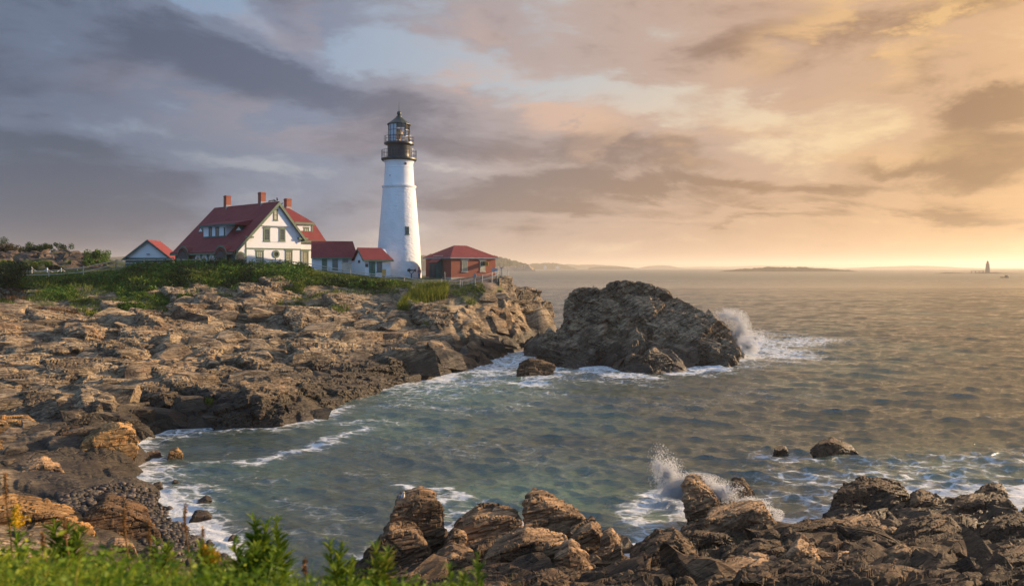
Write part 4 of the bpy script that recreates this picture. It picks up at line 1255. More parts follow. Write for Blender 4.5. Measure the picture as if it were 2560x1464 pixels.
ROCKS = [
    # name, outline, Y, depth, material, voxel, amp, seed, label
    ("rock_block", [(985, 1264), (1006, 1258), (1050, 1246), (1096, 1256), (1112, 1280), (1114, 1350), (1100, 1390), (985, 1380), (975, 1320)], 27.2, 1.9, 'rock_fore', .05, .11, 1, "tall pale brown rock block that the gull stands on"),
    ("rock_block", [(955, 1345), (975, 1322), (1040, 1330), (1080, 1400), (1070, 1450), (960, 1450), (945, 1400)], 26.0, 1.6, 'rock_fore', .05, .11, 2, "lumpy pale rock at the foot of the gull's rock"),
    ("rock_block", [(890, 1455), (920, 1415), (958, 1375), (1000, 1430), (1000, 1470), (895, 1475)], 25.6, 1.8, 'rock_dark', .06, .10, 3, "low dark rock sloping into the water left of the gull's rock"),
    ("rock_block", [(1120, 1350), (1150, 1318), (1188, 1294), (1240, 1292), (1302, 1297), (1312, 1350), (1330, 1410), (1220, 1430), (1110, 1420)], 28.0, 2.0, 'rock_fore', .055, .12, 4, "square cracked brown rock between the gull's rock and the slanted slab"),
    ("rock_block", [(1120, 1352), (1135, 1333), (1170, 1345), (1165, 1420), (1090, 1430), (1100, 1395)], 26.6, 1.0, 'rock_fore', .05, .09, 5, "small upright rock wedged beside the gull's rock"),
    ("rock_slab", [(1308, 1246), (1342, 1243), (1372, 1262), (1392, 1278), (1460, 1298), (1478, 1318), (1482, 1352), (1470, 1390), (1420, 1360), (1308, 1320)], 29.4, 1.5, 'rock_fore', .055, .12, 6, "slanted brown rock slab rising to a blunt point on its left end"),
    ("rock_slab", [(1420, 1345), (1480, 1318), (1510, 1345), (1520, 1400), (1500, 1445), (1440, 1415)], 28.6, 1.5, 'rock_fore', .055, .12, 7, "lower right foot of the slanted slab"),
    ("rock_block", [(1505, 1350), (1530, 1340), (1552, 1365), (1560, 1395), (1555, 1440), (1525, 1470), (1480, 1470), (1500, 1400)], 27.2, 1.4, 'rock_fore', .05, .10, 8, "rounded brown rock at the right end of the slanted slab"),
    ("rock_block", [(1210, 1395), (1260, 1370), (1308, 1352), (1360, 1372), (1400, 1385), (1425, 1370), (1438, 1430), (1440, 1475), (1180, 1475)], 24.0, 1.8, 'rock_fore', .05, .12, 9, "broad grey brown rock at the bottom in front of the slanted slab"),
    ("rock_block", [(1395, 1392), (1425, 1372), (1440, 1420), (1490, 1440), (1500, 1475), (1380, 1475)], 23.4, 1.2, 'rock_fore', .05, .10, 10, "pointed brown rock at the bottom edge right of the broad grey one"),
    ("rock_block", [(1075, 1420), (1130, 1390), (1190, 1410), (1215, 1475), (1060, 1475)], 23.6, 1.3, 'rock_fore', .05, .10, 11, "low rock behind the tall grass tips at the bottom"),
    # rocks under the breaking wave
    ("rock_block", [(1704, 1215), (1712, 1204), (1728, 1203), (1752, 1215), (1782, 1232), (1812, 1275), (1822, 1320), (1800, 1352), (1740, 1345), (1738, 1300), (1708, 1252)], 32.8, 1.7, 'rock_fore', .06, .12, 12, "leaning pointed rock struck by the breaking wave"),
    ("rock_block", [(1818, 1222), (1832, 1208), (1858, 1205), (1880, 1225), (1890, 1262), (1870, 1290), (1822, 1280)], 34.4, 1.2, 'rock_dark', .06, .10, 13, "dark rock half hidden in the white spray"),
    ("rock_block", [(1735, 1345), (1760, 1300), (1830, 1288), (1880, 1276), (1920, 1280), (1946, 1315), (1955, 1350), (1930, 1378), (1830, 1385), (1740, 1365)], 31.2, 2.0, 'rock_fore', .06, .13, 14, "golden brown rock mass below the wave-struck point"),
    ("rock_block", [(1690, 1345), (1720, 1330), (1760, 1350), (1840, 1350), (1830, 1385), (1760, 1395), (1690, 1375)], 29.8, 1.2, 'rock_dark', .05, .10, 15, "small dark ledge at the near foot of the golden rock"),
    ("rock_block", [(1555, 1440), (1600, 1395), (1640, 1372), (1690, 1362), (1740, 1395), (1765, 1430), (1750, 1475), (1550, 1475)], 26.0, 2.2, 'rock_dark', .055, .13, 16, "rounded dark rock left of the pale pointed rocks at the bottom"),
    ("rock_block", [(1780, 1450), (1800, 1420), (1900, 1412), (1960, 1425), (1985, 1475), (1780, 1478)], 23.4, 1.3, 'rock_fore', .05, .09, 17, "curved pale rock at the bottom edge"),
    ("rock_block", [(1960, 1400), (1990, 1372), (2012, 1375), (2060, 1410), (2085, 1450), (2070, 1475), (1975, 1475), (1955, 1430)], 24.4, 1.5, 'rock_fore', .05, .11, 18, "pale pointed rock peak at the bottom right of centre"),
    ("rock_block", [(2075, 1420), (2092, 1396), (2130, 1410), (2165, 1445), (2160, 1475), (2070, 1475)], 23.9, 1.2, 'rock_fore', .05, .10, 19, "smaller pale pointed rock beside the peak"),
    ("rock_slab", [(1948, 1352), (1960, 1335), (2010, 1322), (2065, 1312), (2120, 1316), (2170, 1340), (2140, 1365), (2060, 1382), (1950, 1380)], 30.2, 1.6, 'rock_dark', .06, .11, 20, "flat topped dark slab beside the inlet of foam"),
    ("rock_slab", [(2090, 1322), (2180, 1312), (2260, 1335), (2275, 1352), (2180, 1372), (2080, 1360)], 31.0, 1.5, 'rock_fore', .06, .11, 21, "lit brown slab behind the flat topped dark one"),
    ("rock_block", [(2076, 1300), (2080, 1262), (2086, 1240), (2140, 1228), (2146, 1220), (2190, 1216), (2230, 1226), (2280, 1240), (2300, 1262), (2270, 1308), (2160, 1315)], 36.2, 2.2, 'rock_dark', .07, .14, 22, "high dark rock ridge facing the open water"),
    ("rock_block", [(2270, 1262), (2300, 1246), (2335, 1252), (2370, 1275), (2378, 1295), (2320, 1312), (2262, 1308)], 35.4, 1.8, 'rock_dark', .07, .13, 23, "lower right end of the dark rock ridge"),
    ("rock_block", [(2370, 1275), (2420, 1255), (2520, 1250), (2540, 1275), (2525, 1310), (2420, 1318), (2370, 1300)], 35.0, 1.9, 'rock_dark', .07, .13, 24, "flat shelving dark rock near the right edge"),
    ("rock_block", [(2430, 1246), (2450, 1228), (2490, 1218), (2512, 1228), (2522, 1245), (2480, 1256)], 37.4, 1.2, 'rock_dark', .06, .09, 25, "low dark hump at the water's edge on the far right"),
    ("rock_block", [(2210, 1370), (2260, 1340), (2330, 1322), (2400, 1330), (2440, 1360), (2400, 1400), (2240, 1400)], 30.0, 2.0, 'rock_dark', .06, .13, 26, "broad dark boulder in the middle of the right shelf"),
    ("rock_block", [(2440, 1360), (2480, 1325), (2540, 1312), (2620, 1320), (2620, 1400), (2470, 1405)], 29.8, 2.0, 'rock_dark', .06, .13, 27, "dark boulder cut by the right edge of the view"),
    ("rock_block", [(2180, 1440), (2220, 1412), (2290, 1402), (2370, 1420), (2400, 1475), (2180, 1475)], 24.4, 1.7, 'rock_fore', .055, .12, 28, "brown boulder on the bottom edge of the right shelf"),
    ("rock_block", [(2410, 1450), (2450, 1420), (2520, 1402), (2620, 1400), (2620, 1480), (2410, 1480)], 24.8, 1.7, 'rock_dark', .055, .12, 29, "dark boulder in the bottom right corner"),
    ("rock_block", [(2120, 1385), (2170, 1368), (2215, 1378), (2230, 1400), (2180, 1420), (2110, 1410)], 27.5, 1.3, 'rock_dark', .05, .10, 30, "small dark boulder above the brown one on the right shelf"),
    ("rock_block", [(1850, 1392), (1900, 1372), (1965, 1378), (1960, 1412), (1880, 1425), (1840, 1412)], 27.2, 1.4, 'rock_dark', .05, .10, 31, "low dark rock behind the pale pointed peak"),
    # near left shore
    ("rock_block", [(205, 1160), (200, 1110), (245, 1082), (300, 1068), (338, 1078), (345, 1120), (342, 1178), (300, 1200), (235, 1205)], 42.0, 2.6, 'rock_gold', .075, .14, 41, "big golden layered rock block beside the cove"),
    ("rock_block", [(110, 1125), (150, 1088), (215, 1078), (250, 1090), (240, 1180), (180, 1185), (120, 1165)], 42.8, 2.4, 'rock_dark', .075, .14, 42, "dark layered block left of the big golden one"),
    ("rock_block", [(335, 1088), (350, 1076), (372, 1080), (376, 1105), (340, 1110)], 52.0, 1.0, 'rock_gold', .06, .07, 43, "small ochre rock at the corner of the golden block"),
    ("rock_block", [(30, 1215), (55, 1178), (110, 1165), (155, 1172), (168, 1200), (160, 1245), (70, 1262), (35, 1250)], 36.6, 2.0, 'rock_fore', .065, .12, 44, "leaning brown block above the pebble beach"),
    ("rock_block", [(70, 1262), (110, 1232), (160, 1225), (172, 1262), (150, 1288), (100, 1290)], 34.2, 1.4, 'rock_fore', .06, .10, 45, "pale rock at the upper edge of the pebbles"),
    ("rock_block", [(155, 1230), (175, 1205), (205, 1200), (215, 1228), (180, 1255)], 36.4, 1.0, 'rock_fore', .06, .08, 46, "small pale rock against the golden block"),
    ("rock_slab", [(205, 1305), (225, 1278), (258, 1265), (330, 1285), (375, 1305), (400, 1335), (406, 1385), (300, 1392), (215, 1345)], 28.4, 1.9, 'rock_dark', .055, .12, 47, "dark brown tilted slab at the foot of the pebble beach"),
    ("rock_slab", [(-40, 1330), (-30, 1270), (50, 1272), (130, 1290), (190, 1300), (235, 1320), (200, 1352), (60, 1372)], 26.4, 2.0, 'rock_gold', .06, .12, 48, "orange layered slab behind the foreground grass"),
    ("rock_block", [(-40, 1060), (0, 1052), (80, 1050), (120, 1080), (100, 1110), (0, 1112), (-40, 1100)], 46.5, 2.2, 'rock_gold', .075, .12, 49, "pale layered slab on the left edge above the dark gully"),
    ("rock_block", [(-40, 1135), (0, 1115), (35, 1135), (40, 1180), (0, 1200), (-40, 1195)], 40.0, 1.8, 'rock_gold', .07, .12, 50, "ochre block on the left edge below the pale slab"),
    ("rock_block", [(255, 1375), (285, 1358), (330, 1362), (350, 1395), (300, 1420), (255, 1410)], 25.6, 1.0, 'rock_fore', .05, .08, 51, "pale rock just above the grass below the dark tilted slab"),
    # stones in the surf
    ("boulder", [(370, 1238), (382, 1216), (402, 1212), (420, 1232), (395, 1240)], 39.0, 0.9, 'rock_dark', .05, .06, 61, "dark wedge-shaped boulder in the foam above the pebbles"),
    ("boulder", [(424, 1218), (434, 1203), (450, 1208), (454, 1218)], 40.4, 0.6, 'rock_dark', .04, .04, 62, "small dark boulder above and right of the wedge-shaped one"),
    ("boulder", [(488, 1262), (515, 1246), (533, 1250), (520, 1262)], 37.2, 0.7, 'rock_dark', .04, .04, 63, "flat dark stone awash in the shallows"),
    ("boulder", [(468, 1312), (485, 1290), (520, 1288), (536, 1302), (525, 1314)], 34.4, 0.8, 'rock_dark', .05, .06, 64, "dark brown boulder lapped by foam below the flat stone"),
    ("boulder", [(568, 1352), (580, 1343), (596, 1348), (595, 1354)], 32.1, 0.5, 'rock_dark', .035, .03, 65, "little brown stone alone in the grey water"),
    ("boulder", [(418, 1150), (424, 1130), (444, 1124), (458, 1136), (456, 1152)], 45.6, 0.9, 'rock_gold', .05, .06, 66, "golden stone standing in the cove beside the golden block"),
    ("boulder", [(358, 1150), (365, 1136), (400, 1130), (408, 1146), (395, 1155)], 45.8, 1.0, 'rock_fore', .05, .06, 67, "flat brown stone between the golden block and the golden stone"),
    ("boulder", [(318, 1236), (335, 1222), (360, 1224), (358, 1238)], 38.8, 0.7, 'rock_dark', .05, .05, 68, "reddish boulder at the top of the pebble beach"),
    ("boulder", [(500, 1375), (520, 1358), (545, 1362), (540, 1378)], 31.4, 0.6, 'rock_dark', .04, .04, 69, "dark stone at the lower end of the pebble beach"),
    # rocks round the islet
    ("boulder", [(1292, 940), (1296, 908), (1325, 898), (1350, 904), (1390, 915), (1380, 930), (1330, 952), (1300, 955)], 80.0, 2.2, 'rock_dark', .12, .18, 71, "weedy brown rock awash left of the islet"),
    ("boulder", [(1600, 925), (1610, 885), (1630, 872), (1665, 885), (1705, 925), (1690, 935), (1620, 938)], 84.5, 3.0, 'rock_islet', .13, .20, 72, "big grey boulder fallen at the foot of the islet"),
    ("boulder", [(1556, 930), (1560, 895), (1580, 884), (1602, 890), (1596, 930), (1575, 936)], 84.8, 2.2, 'rock_islet', .12, .18, 73, "upright boulder left of the big fallen one"),
    ("boulder", [(1600, 945), (1640, 930), (1690, 938), (1680, 948)], 82.4, 1.2, 'rock_islet', .1, .08, 74, "flat wet rock in front of the big fallen boulder"),
    ("boulder", [(1930, 1142), (1935, 1122), (1965, 1120), (1976, 1138), (1960, 1145)], 47.0, 1.1, 'rock_dark', .06, .08, 75, "small dark rock breaking the water left of the larger one"),
    ("boulder", [(2022, 1128), (2045, 1112), (2075, 1105), (2100, 1118), (2140, 1128), (2155, 1140), (2110, 1150), (2060, 1145)], 46.6, 1.8, 'rock_dark', .07, .10, 76, "larger dark rock breaking the open water"),
]
for (nm, poly, Y0, dep, mt, vx, am, sd, lb) in ROCKS:
    zmin = min(W(a, b, Y0).z for a, b in poly)
    drop = zmin - 0.7
    sc = 1.6 if Y0 > 70 else (1.25 if Y0 > 40 else 1.0)
    hull_rock(nm, slab_pts(poly, Y0, dep, drop=drop), MAT[mt], vx, am * 0.95, (1.9 * sc, 0.95 * sc, 0.6 * sc), sd * 37, lb,
              "boulder" if nm == "boulder" else "rock")

for i, (poly, Y0, dep) in enumerate([
    ([(1400, 790), (1405, 745), (1425, 727), (1445, 719), (1468, 727), (1492, 727), (1503, 745), (1492, 795)], 96.6, 5),
    ([(1488, 770), (1500, 725), (1520, 711), (1560, 703), (1610, 704), (1640, 716), (1648, 745), (1600, 778), (1530, 772)], 96.6, 5.5),
    ([(1636, 770), (1646, 722), (1668, 726), (1684, 742), (1694, 760), (1690, 790), (1650, 785)], 97, 4),
    ([(1686, 800), (1698, 764), (1740, 766), (1760, 780), (1768, 806), (1700, 815)], 97, 4),
    ([(1752, 822), (1790, 800), (1822, 810), (1838, 822), (1838, 845), (1770, 850)], 95.5, 2.5),
    ([(1775, 905), (1790, 850), (1815, 842), (1840, 862), (1852, 884), (1846, 898), (1800, 912)], 93.2, 4),
    ([(1680, 905), (1700, 858), (1740, 842), (1790, 858), (1792, 905), (1720, 920)], 91.6, 4),
    ([(1478, 850), (1500, 798), (1560, 786), (1640, 796), (1652, 850), (1560, 872)], 92.6, 4),
    ([(1350, 905), (1366, 850), (1398, 812), (1440, 826), (1452, 892), (1400, 910)], 93.2, 4),
    ([(1455, 905), (1478, 858), (1540, 856), (1565, 902), (1500, 916)], 90.2, 3),
    ([(1400, 830), (1420, 785), (1480, 780), (1500, 822), (1450, 845)], 94.4, 3.5),
    ([(1610, 880), (1640, 832), (1690, 822), (1712, 862), (1680, 900)], 91.6, 3.5),
    ([(1700, 845), (1722, 800), (1766, 800), (1790, 842), (1750, 862)], 94.0, 3.5)]):
    zmin = min(W(a, b, Y0).z for a, b in poly)
    poly = [(1590 + (a - 1590) * .945, b) for a, b in poly]
    o = hull_rock("crag", slab_pts(poly, Y0, dep, drop=zmin - 1.2, skew=0.25), MAT['rock_islet'], 0.12, 0.30, (3.2, 1.6, 1.1), 1300 + i * 37, beds=(0.76, -0.65, 0.62, 0.75))
    o.parent = islet

# big blocks at the cliff end, under the railing
for (poly, Y0, dep, sd, lb) in [
    ([(1244, 778), (1247, 694), (1262, 690), (1283, 692), (1285, 722), (1278, 760), (1268, 780)], 111.8, 3.0, 91, "upright golden cliff pillar under the end of the railing"),
    ([(1284, 738), (1290, 722), (1318, 717), (1354, 728), (1345, 744), (1328, 762), (1290, 760)], 115.0, 4.0, 92, "flat grey capstone jutting out beyond the cliff pillar"),
    ([(1345, 810), (1350, 768), (1364, 750), (1380, 756), (1386, 790), (1375, 815)], 117.5, 3.0, 93, "dark knob of rock at the outermost tip of the headland"),
]:
    zmin = min(W(a, b, Y0).z for a, b in poly)
    hull_rock("rock_block", slab_pts(poly, Y0, dep, drop=zmin - 1.0, skew=0.85), MAT['rock'], 0.12, 0.15, (3.2, 1.4, 1.1), sd * 37, lb, "rock")


# ================================================================== WATER
foam_lines = [  # photo polyline on the sea surface, half width in metres, strength
    ([(1000, 975), (1100, 965), (1200, 950), (1290, 930)], 3.2, 0.62), ([(1210, 930), (1290, 900), (1350, 890)], 3.0, 0.8), ([(1380, 940), (1480, 950), (1600, 960)], 2.4, 0.5), ([(350, 1150), (400, 1200), (470, 1250)], 1.5, 0.6), ([(380, 1090), (450, 1080), (520, 1075)], 1.2, 0.6), ([(1620, 1265), (1680, 1255)], 1.0, 1.0), ([(1930, 1300), (2000, 1320)], 0.8, 0.9), ([(2080, 1215), (2200, 1195), (2330, 1210)], 1.2, 0.6), ([(1860, 840), (1900, 870), (1960, 890)], 5.0, 0.8), ([(1760, 1330), (1640, 1380)], 0.6, 0.7),
    ([(352, 1075), (420, 1060), (520, 1058), (560, 1070)], 1.0, 0.75), ([(345, 1112), (350, 1160), (335, 1195), (380, 1180), (430, 1165)], 0.9, 0.8),
    ([(350, 1215), (395, 1240), (430, 1275), (470, 1320), (510, 1358), (570, 1398), (640, 1440)], 1.1, 1.0), ([(420, 1225), (470, 1262), (520, 1310), (560, 1360)], 0.9, 0.62), ([(430, 1200), (500, 1230), (520, 1250)], 0.7, 0.5),
    ([(900, 985), (960, 968), (1040, 955), (1075, 940), (1180, 924), (1250, 882), (1330, 866)], 1.8, 0.72), ([(1060, 945), (1090, 950), (1110, 942)], 1.5, 1.0),
    ([(1190, 930), (1240, 900), (1300, 885)], 3.0, 0.72), ([(1130, 950), (1230, 945), (1290, 955), (1340, 960)], 2.0, 0.55),
    ([(1290, 955), (1320, 960), (1390, 925), (1420, 915), (1500, 918), (1560, 938), (1620, 945)], 1.5, 0.85), ([(1400, 925), (1480, 930), (1540, 942)], 1.6, 0.75), ([(1700, 935), (1770, 918), (1840, 898), (1870, 880), (1880, 850)], 2.2, 0.95),
    ([(1860, 870), (1900, 850), (1960, 860), (2040, 850)], 4.5, 0.72), ([(1880, 830), (1950, 835), (2050, 845)], 4.0, 0.5), ([(1800, 925), (1900, 900), (1990, 905)], 3.0, 0.5),
    ([(960, 985), (1060, 1000), (1200, 975), (1350, 990)], 2.2, 0.42), ([(1000, 1010), (1080, 1020), (1150, 1030)], 1.6, 0.45), ([(1180, 1030), (1300, 1010)], 1.8, 0.35),
    ([(640, 1145), (740, 1130), (830, 1105), (900, 1075)], 0.9, 0.72), ([(780, 1120), (860, 1090), (905, 1070)], 0.7, 0.6), ([(850, 1060), (930, 1052), (1010, 1050)], 0.8, 0.5), ([(480, 1155), (600, 1140), (700, 1135)], 0.7, 0.42),
    ([(1000, 1208), (1050, 1212), (1100, 1218), (1130, 1208)], 0.32, 0.95), ([(1100, 1265), (1120, 1240), (1140, 1225), (1160, 1250)], 0.55, 0.72), ([(1110, 1320), (1150, 1280), (1200, 1260), (1180, 1300)], 0.8, 0.5), ([(1115, 1335), (1160, 1300)], 0.5, 0.7),
    ([(1600, 1290), (1650, 1320), (1700, 1300), (1640, 1345)], 0.8, 0.72), ([(1560, 1400), (1620, 1395), (1590, 1370)], 0.6, 0.85), ([(1580, 1300), (1620, 1310)], 0.4, 0.7), ([(1640, 1240), (1700, 1225), (1700, 1290)], 0.8, 1.0),
    ([(1890, 1250), (1930, 1280), (1955, 1310), (1990, 1300), (2060, 1310)], 0.8, 0.95), ([(1960, 1320), (2030, 1300), (2075, 1300)], 0.6, 0.7), ([(1900, 1260), (1980, 1240), (2060, 1250)], 1.0, 0.5),
    ([(1900, 1140), (1940, 1150), (2000, 1140), (2040, 1150)], 1.0, 0.6), ([(1950, 1190), (2060, 1210), (2180, 1200), (2300, 1185), (2450, 1180)], 2.0, 0.52), ([(2100, 1230), (2250, 1225), (2400, 1215), (2560, 1205)], 1.4, 0.6), ([(2200, 1160), (2350, 1170), (2500, 1150), (2600, 1160)], 2.2, 0.5), ([(2440, 1140), (2560, 1130)], 1.5, 0.4),
    ([(1500, 1010), (1650, 1020), (1800, 1000)], 2.2, 0.25), ([(1850, 980), (2000, 990)], 2.5, 0.25), ([(1300, 1150), (1400, 1180), (1500, 1170)], 1.2, 0.25), ([(700, 1250), (820, 1290), (900, 1300)], 0.8, 0.35), ([(640, 1320), (760, 1340), (860, 1330)], 0.6, 0.35), ([(560, 1200), (700, 1210)], 0.9, 0.28),
    ([(1150, 1130), (1250, 1120), (1320, 1130)], 1.6, 0.28), ([(1020, 1120), (1120, 1090)], 1.4, 0.28), ([(870, 1180), (980, 1190)], 1.0, 0.28),
]
wt_ = np.linspace(-0.71, 0.78, 1150)
y1 = 15.0 * (420.0 / 15.0) ** np.linspace(0, 1, 860)
y2 = 420.0 * (16000.0 / 420.0) ** np.linspace(0, 1, 50)[1:]
wy = np.concatenate([y1, y2])
WY, WT = np.meshgrid(wy, wt_, indexing='ij')
WX = WY * WT
dY = np.gradient(wy)[:, None] * np.ones_like(WX)
calm = 0.55 + 0.45 * sstep(WX - (-8 - 0.02 * WY), -6, 14)        # sheltered inside the cove
calm = np.maximum(calm, sstep(WY, 90, 130))
wz = np.zeros_like(WX)
dx_ = np.zeros_like(WX)
dy_ = np.zeros_like(WX)
wr = np.random.default_rng(5)
for i in range(78):
    if i < 22:
        lam, sp, ak = 1.7 * (4.8 / 1.7) ** wr.random(), 20, 0.039      # chop
    elif i < 75:
        lam, sp, ak = 0.55 * (1.9 / 0.55) ** wr.random(), 26, 0.052    # ripples
    else:
        lam, sp, ak = (7.5, 11.0, 16.0)[i - 75], 8, 0.035              # swell
    ang = R(-102) + R(wr.normal(0, sp))                                # heading from the open sea to the cove
    kx, ky = math.cos(ang) * 2 * math.pi / lam, math.sin(ang) * 2 * math.pi / lam
    a_ = ak * lam / (2 * math.pi) * (0.7 + 0.6 * wr.random())
    ph = wr.random() * 6.283
    fade = sstep(lam / np.maximum(dY, 0.02), 2.0, 3.6)
    env = 0.35 + 1.3 * (0.5 + 0.5 * vnoise(WX / (lam * 4), WY / (lam * 4), k=100 + i))
    th = kx * WX + ky * WY + ph
    amp_ = a_ * fade * env * calm
    wz += amp_ * np.cos(th)
    q_ = 1.9 if i < 22 else 1.0
    dx_ -= q_ * amp_ * math.cos(ang) * np.sin(th)
    dy_ -= q_ * amp_ * math.sin(ang) * np.sin(th)
foam = np.zeros_like(WX)
nearm = WY < 420
qx, qy = WX[nearm], WY[nearm]
jx = qx + 0.9 * fbm(qx / 2.5, qy / 2.5, k=61, oct=3) * np.clip(qy / 60, 0.35, 1.5)
jy = qy + 1.1 * fbm(qx / 2.5, qy / 2.5, k=67, oct=3) * np.clip(qy / 60, 0.35, 1.5)
fm = np.zeros_like(qx)
for pts, wd, sg in foam_lines:
    P3 = [G(*p) for p in pts]
    lo_x, hi_x = min(p.x for p in P3) - 4 * wd, max(p.x for p in P3) + 4 * wd
    lo_y, hi_y = min(p.y for p in P3) - 4 * wd, max(p.y for p in P3) + 4 * wd
    sel = (jx > lo_x) & (jx < hi_x) & (jy > lo_y) & (jy < hi_y)
    if not sel.any():
        continue
    ax_, ay_ = jx[sel], jy[sel]
    d = np.full(ax_.shape, 1e9)
    for p, q in zip(P3, P3[1:]):
        ex, ey = q.x - p.x, q.y - p.y
        l2 = ex * ex + ey * ey + 1e-9
        t = np.clip(((ax_ - p.x) * ex + (ay_ - p.y) * ey) / l2, 0, 1)
        d = np.minimum(d, np.hypot(ax_ - p.x - t * ex, ay_ - p.y - t * ey))
    fm[sel] = np.maximum(fm[sel], sg * np.exp(-(d / wd) ** 2 * 0.65))
foam[nearm] = fm
# foam where rock lies just under the surface
bottom = np.full(WX.shape, -9.0)
inh = (WT > tt[0]) & (WT < tt[-1]) & (WY < 184) & (WY > 16)
bottom[inh] = terr_z(WX[inh], WY[inh])
ins = (WT > st[0]) & (WT < st[-1]) & (WY < 42.5) & (WY > 16.5)
bottom[ins] = np.maximum(bottom[ins], shelf_rbf(WX[ins], WY[ins]))
ini = (WX > 2) & (WX < 32.5) & (WY > 82.5) & (WY < 112.5)
bottom[ini] = np.maximum(bottom[ini], isl_rbf(WX[ini], WY[ini]))
edge_f = sstep(bottom, -1.4, 0.05) * 0.88
foam = np.maximum(foam, edge_f)
foam = np.maximum(foam, 0.22 * sstep(wz, 0.12, 0.26) * sstep(-WY, -200, -60))
aer = sstep(fbm(WX / 14, WY / 14, k=71, oct=3), -0.1, 0.8) * 0.4
for (cx_, cy_, rx_, ry_, s_) in [(1150, 975, 260, 60, 1.0), (1350, 1230, 260, 70, 0.9), (1000, 1060, 260, 60, 0.6), (2380, 1180, 260, 60, 0.7), (1650, 1300, 120, 60, 0.8), (1180, 1270, 120, 60, 0.7), (1990, 870, 150, 40, 0.5)]:
    PXw = CX + F * WT
    PYw = HY + F * H / WY
    aer = np.maximum(aer, s_ * np.exp(-((PXw - cx_) / rx_) ** 2 - ((PYw - cy_) / ry_) ** 2))
wz *= 1 - 0.6 * sstep(bottom, -0.6, 0.2)
wz += 0.05 * foam * sstep(-WY, -150, -40)

m, n, p, out = new_mat('sea_water')
pos = n.node('ShaderNodeNewGeometry').outputs['Position']
fo = n.node('ShaderNodeAttribute', attribute_name='foam').outputs['Fac']
ae = n.node('ShaderNodeAttribute', attribute_name='aerated').outputs['Fac']
c = n.mix(ae, (0.050, 0.068, 0.046), (0.080, 0.165, 0.115))
n.put(p.inputs['Base Color'], c)
n.put(p.inputs['Roughness'], n.smooth(n.sep(pos)[1], 120.0, 900.0, 0.07, 0.34))   # unresolved chop far out
p.inputs['IOR'].default_value = 1.85
r1 = n.noise(n.vm('MULTIPLY', pos, (0.45, 1.3, 1.0)), 1.0, 6, 0.62, 0.5)
r2 = n.noise(n.vm('MULTIPLY', pos, (0.5, 1.2, 1.0)), 3.8, 5, 0.62, 0.6)
r3 = n.noise(n.vm('MULTIPLY', pos, (0.04, 0.10, 1.0)), 1.0, 5, 0.6, 0.3)
hh = n.m('ADD', n.m('ADD', n.m('MULTIPLY', r1, 0.20), n.m('MULTIPLY', r2, 0.24)), n.m('MULTIPLY', r3, 0.8))
bump(n, p, hh, 0.8, 0.55)
# lacy foam
wv = n.vm('ADD', pos, n.vm('SCALE', n.node('ShaderNodeTexNoise').outputs[1], 0.0))
vo = n.node('ShaderNodeTexVoronoi', feature='DISTANCE_TO_EDGE')
wn = n.node('ShaderNodeTexNoise')
n.put(wn.inputs['Vector'], pos)
wn.inputs['Scale'].default_value = 0.8
wn.inputs['Detail'].default_value = 4
n.put(vo.inputs['Vector'], n.vm('ADD', n.vm('MULTIPLY', pos, (0.8, 1.3, 1.0)), n.vm('SCALE', wn.outputs[1], 1.4)))
vo.inputs['Scale'].default_value = 1.1
lace = n.smooth(vo.outputs[0], 0.16, 0.0)
fn = n.noise(n.vm('MULTIPLY', pos, (0.8, 1.4, 1.0)), 1.4, 8, 0.7, 0.6)
lvl = n.m('ADD', fo, n.m('ADD', n.m('MULTIPLY', n.m('SUBTRACT', fn, 0.5), 1.5), n.m('MULTIPLY', n.m('SUBTRACT', lace, 0.4), 0.30)))
streak = n.noise(n.vm('MULTIPLY', pos, (0.5, 2.2, 1.0)), 1.1, 7, 0.68, 0.8)
lvl = n.m('ADD', lvl, n.m('MULTIPLY', n.m('SUBTRACT', streak, 0.5), 0.7))
fmask = n.m('MULTIPLY', n.m('ADD', n.m('MULTIPLY', n.smooth(lvl, 0.48, 0.92), 0.82), n.m('MULTIPLY', n.smooth(lvl, 0.15, 0.75), 0.18)), n.smooth(fo, 0.02, 0.2))
fd = n.node('ShaderNodeBsdfPrincipled')
fd.inputs['Base Color'].default_value = (0.72, 0.76, 0.80, 1)
fd.inputs['Roughness'].default_value = 0.8
fb = n.node('ShaderNodeBump')
fb.inputs['Strength'].default_value = 0.8
fb.inputs['Distance'].default_value = 0.25
n.put(fb.inputs['Height'], n.noise(pos, 3.0, 7, 0.7))
n.t.links.new(fb.outputs[0], fd.inputs['Normal'])
mxs = n.node('ShaderNodeMixShader')
n.put(mxs.inputs[0], n.m('MULTIPLY', fmask, 0.92))
n.t.links.new(p.outputs[0], mxs.inputs[1])
n.t.links.new(fd.outputs[0], mxs.inputs[2])
n.t.links.new(mxs.outputs[0], out.inputs[0])
MAT['water'] = m
sea = np_mesh("sea_water", np.stack([WX + dx_, WY + dy_, wz], -1).reshape(-1, 3), grid_faces(len(wy), 1150), MAT['water'], smooth=True, attrs={"foam": foam, "aerated": aer})
tag(sea, "choppy grey green sea reflecting the golden sky", kind="structure")

# ================================================================== BUILDINGS
def Z1(x, y):
    return (280 + .2121 * x, 460 + .2121 * y)


def Z2(x, y):
    return (780 + .34341 * x, 240 + .34341 * y)


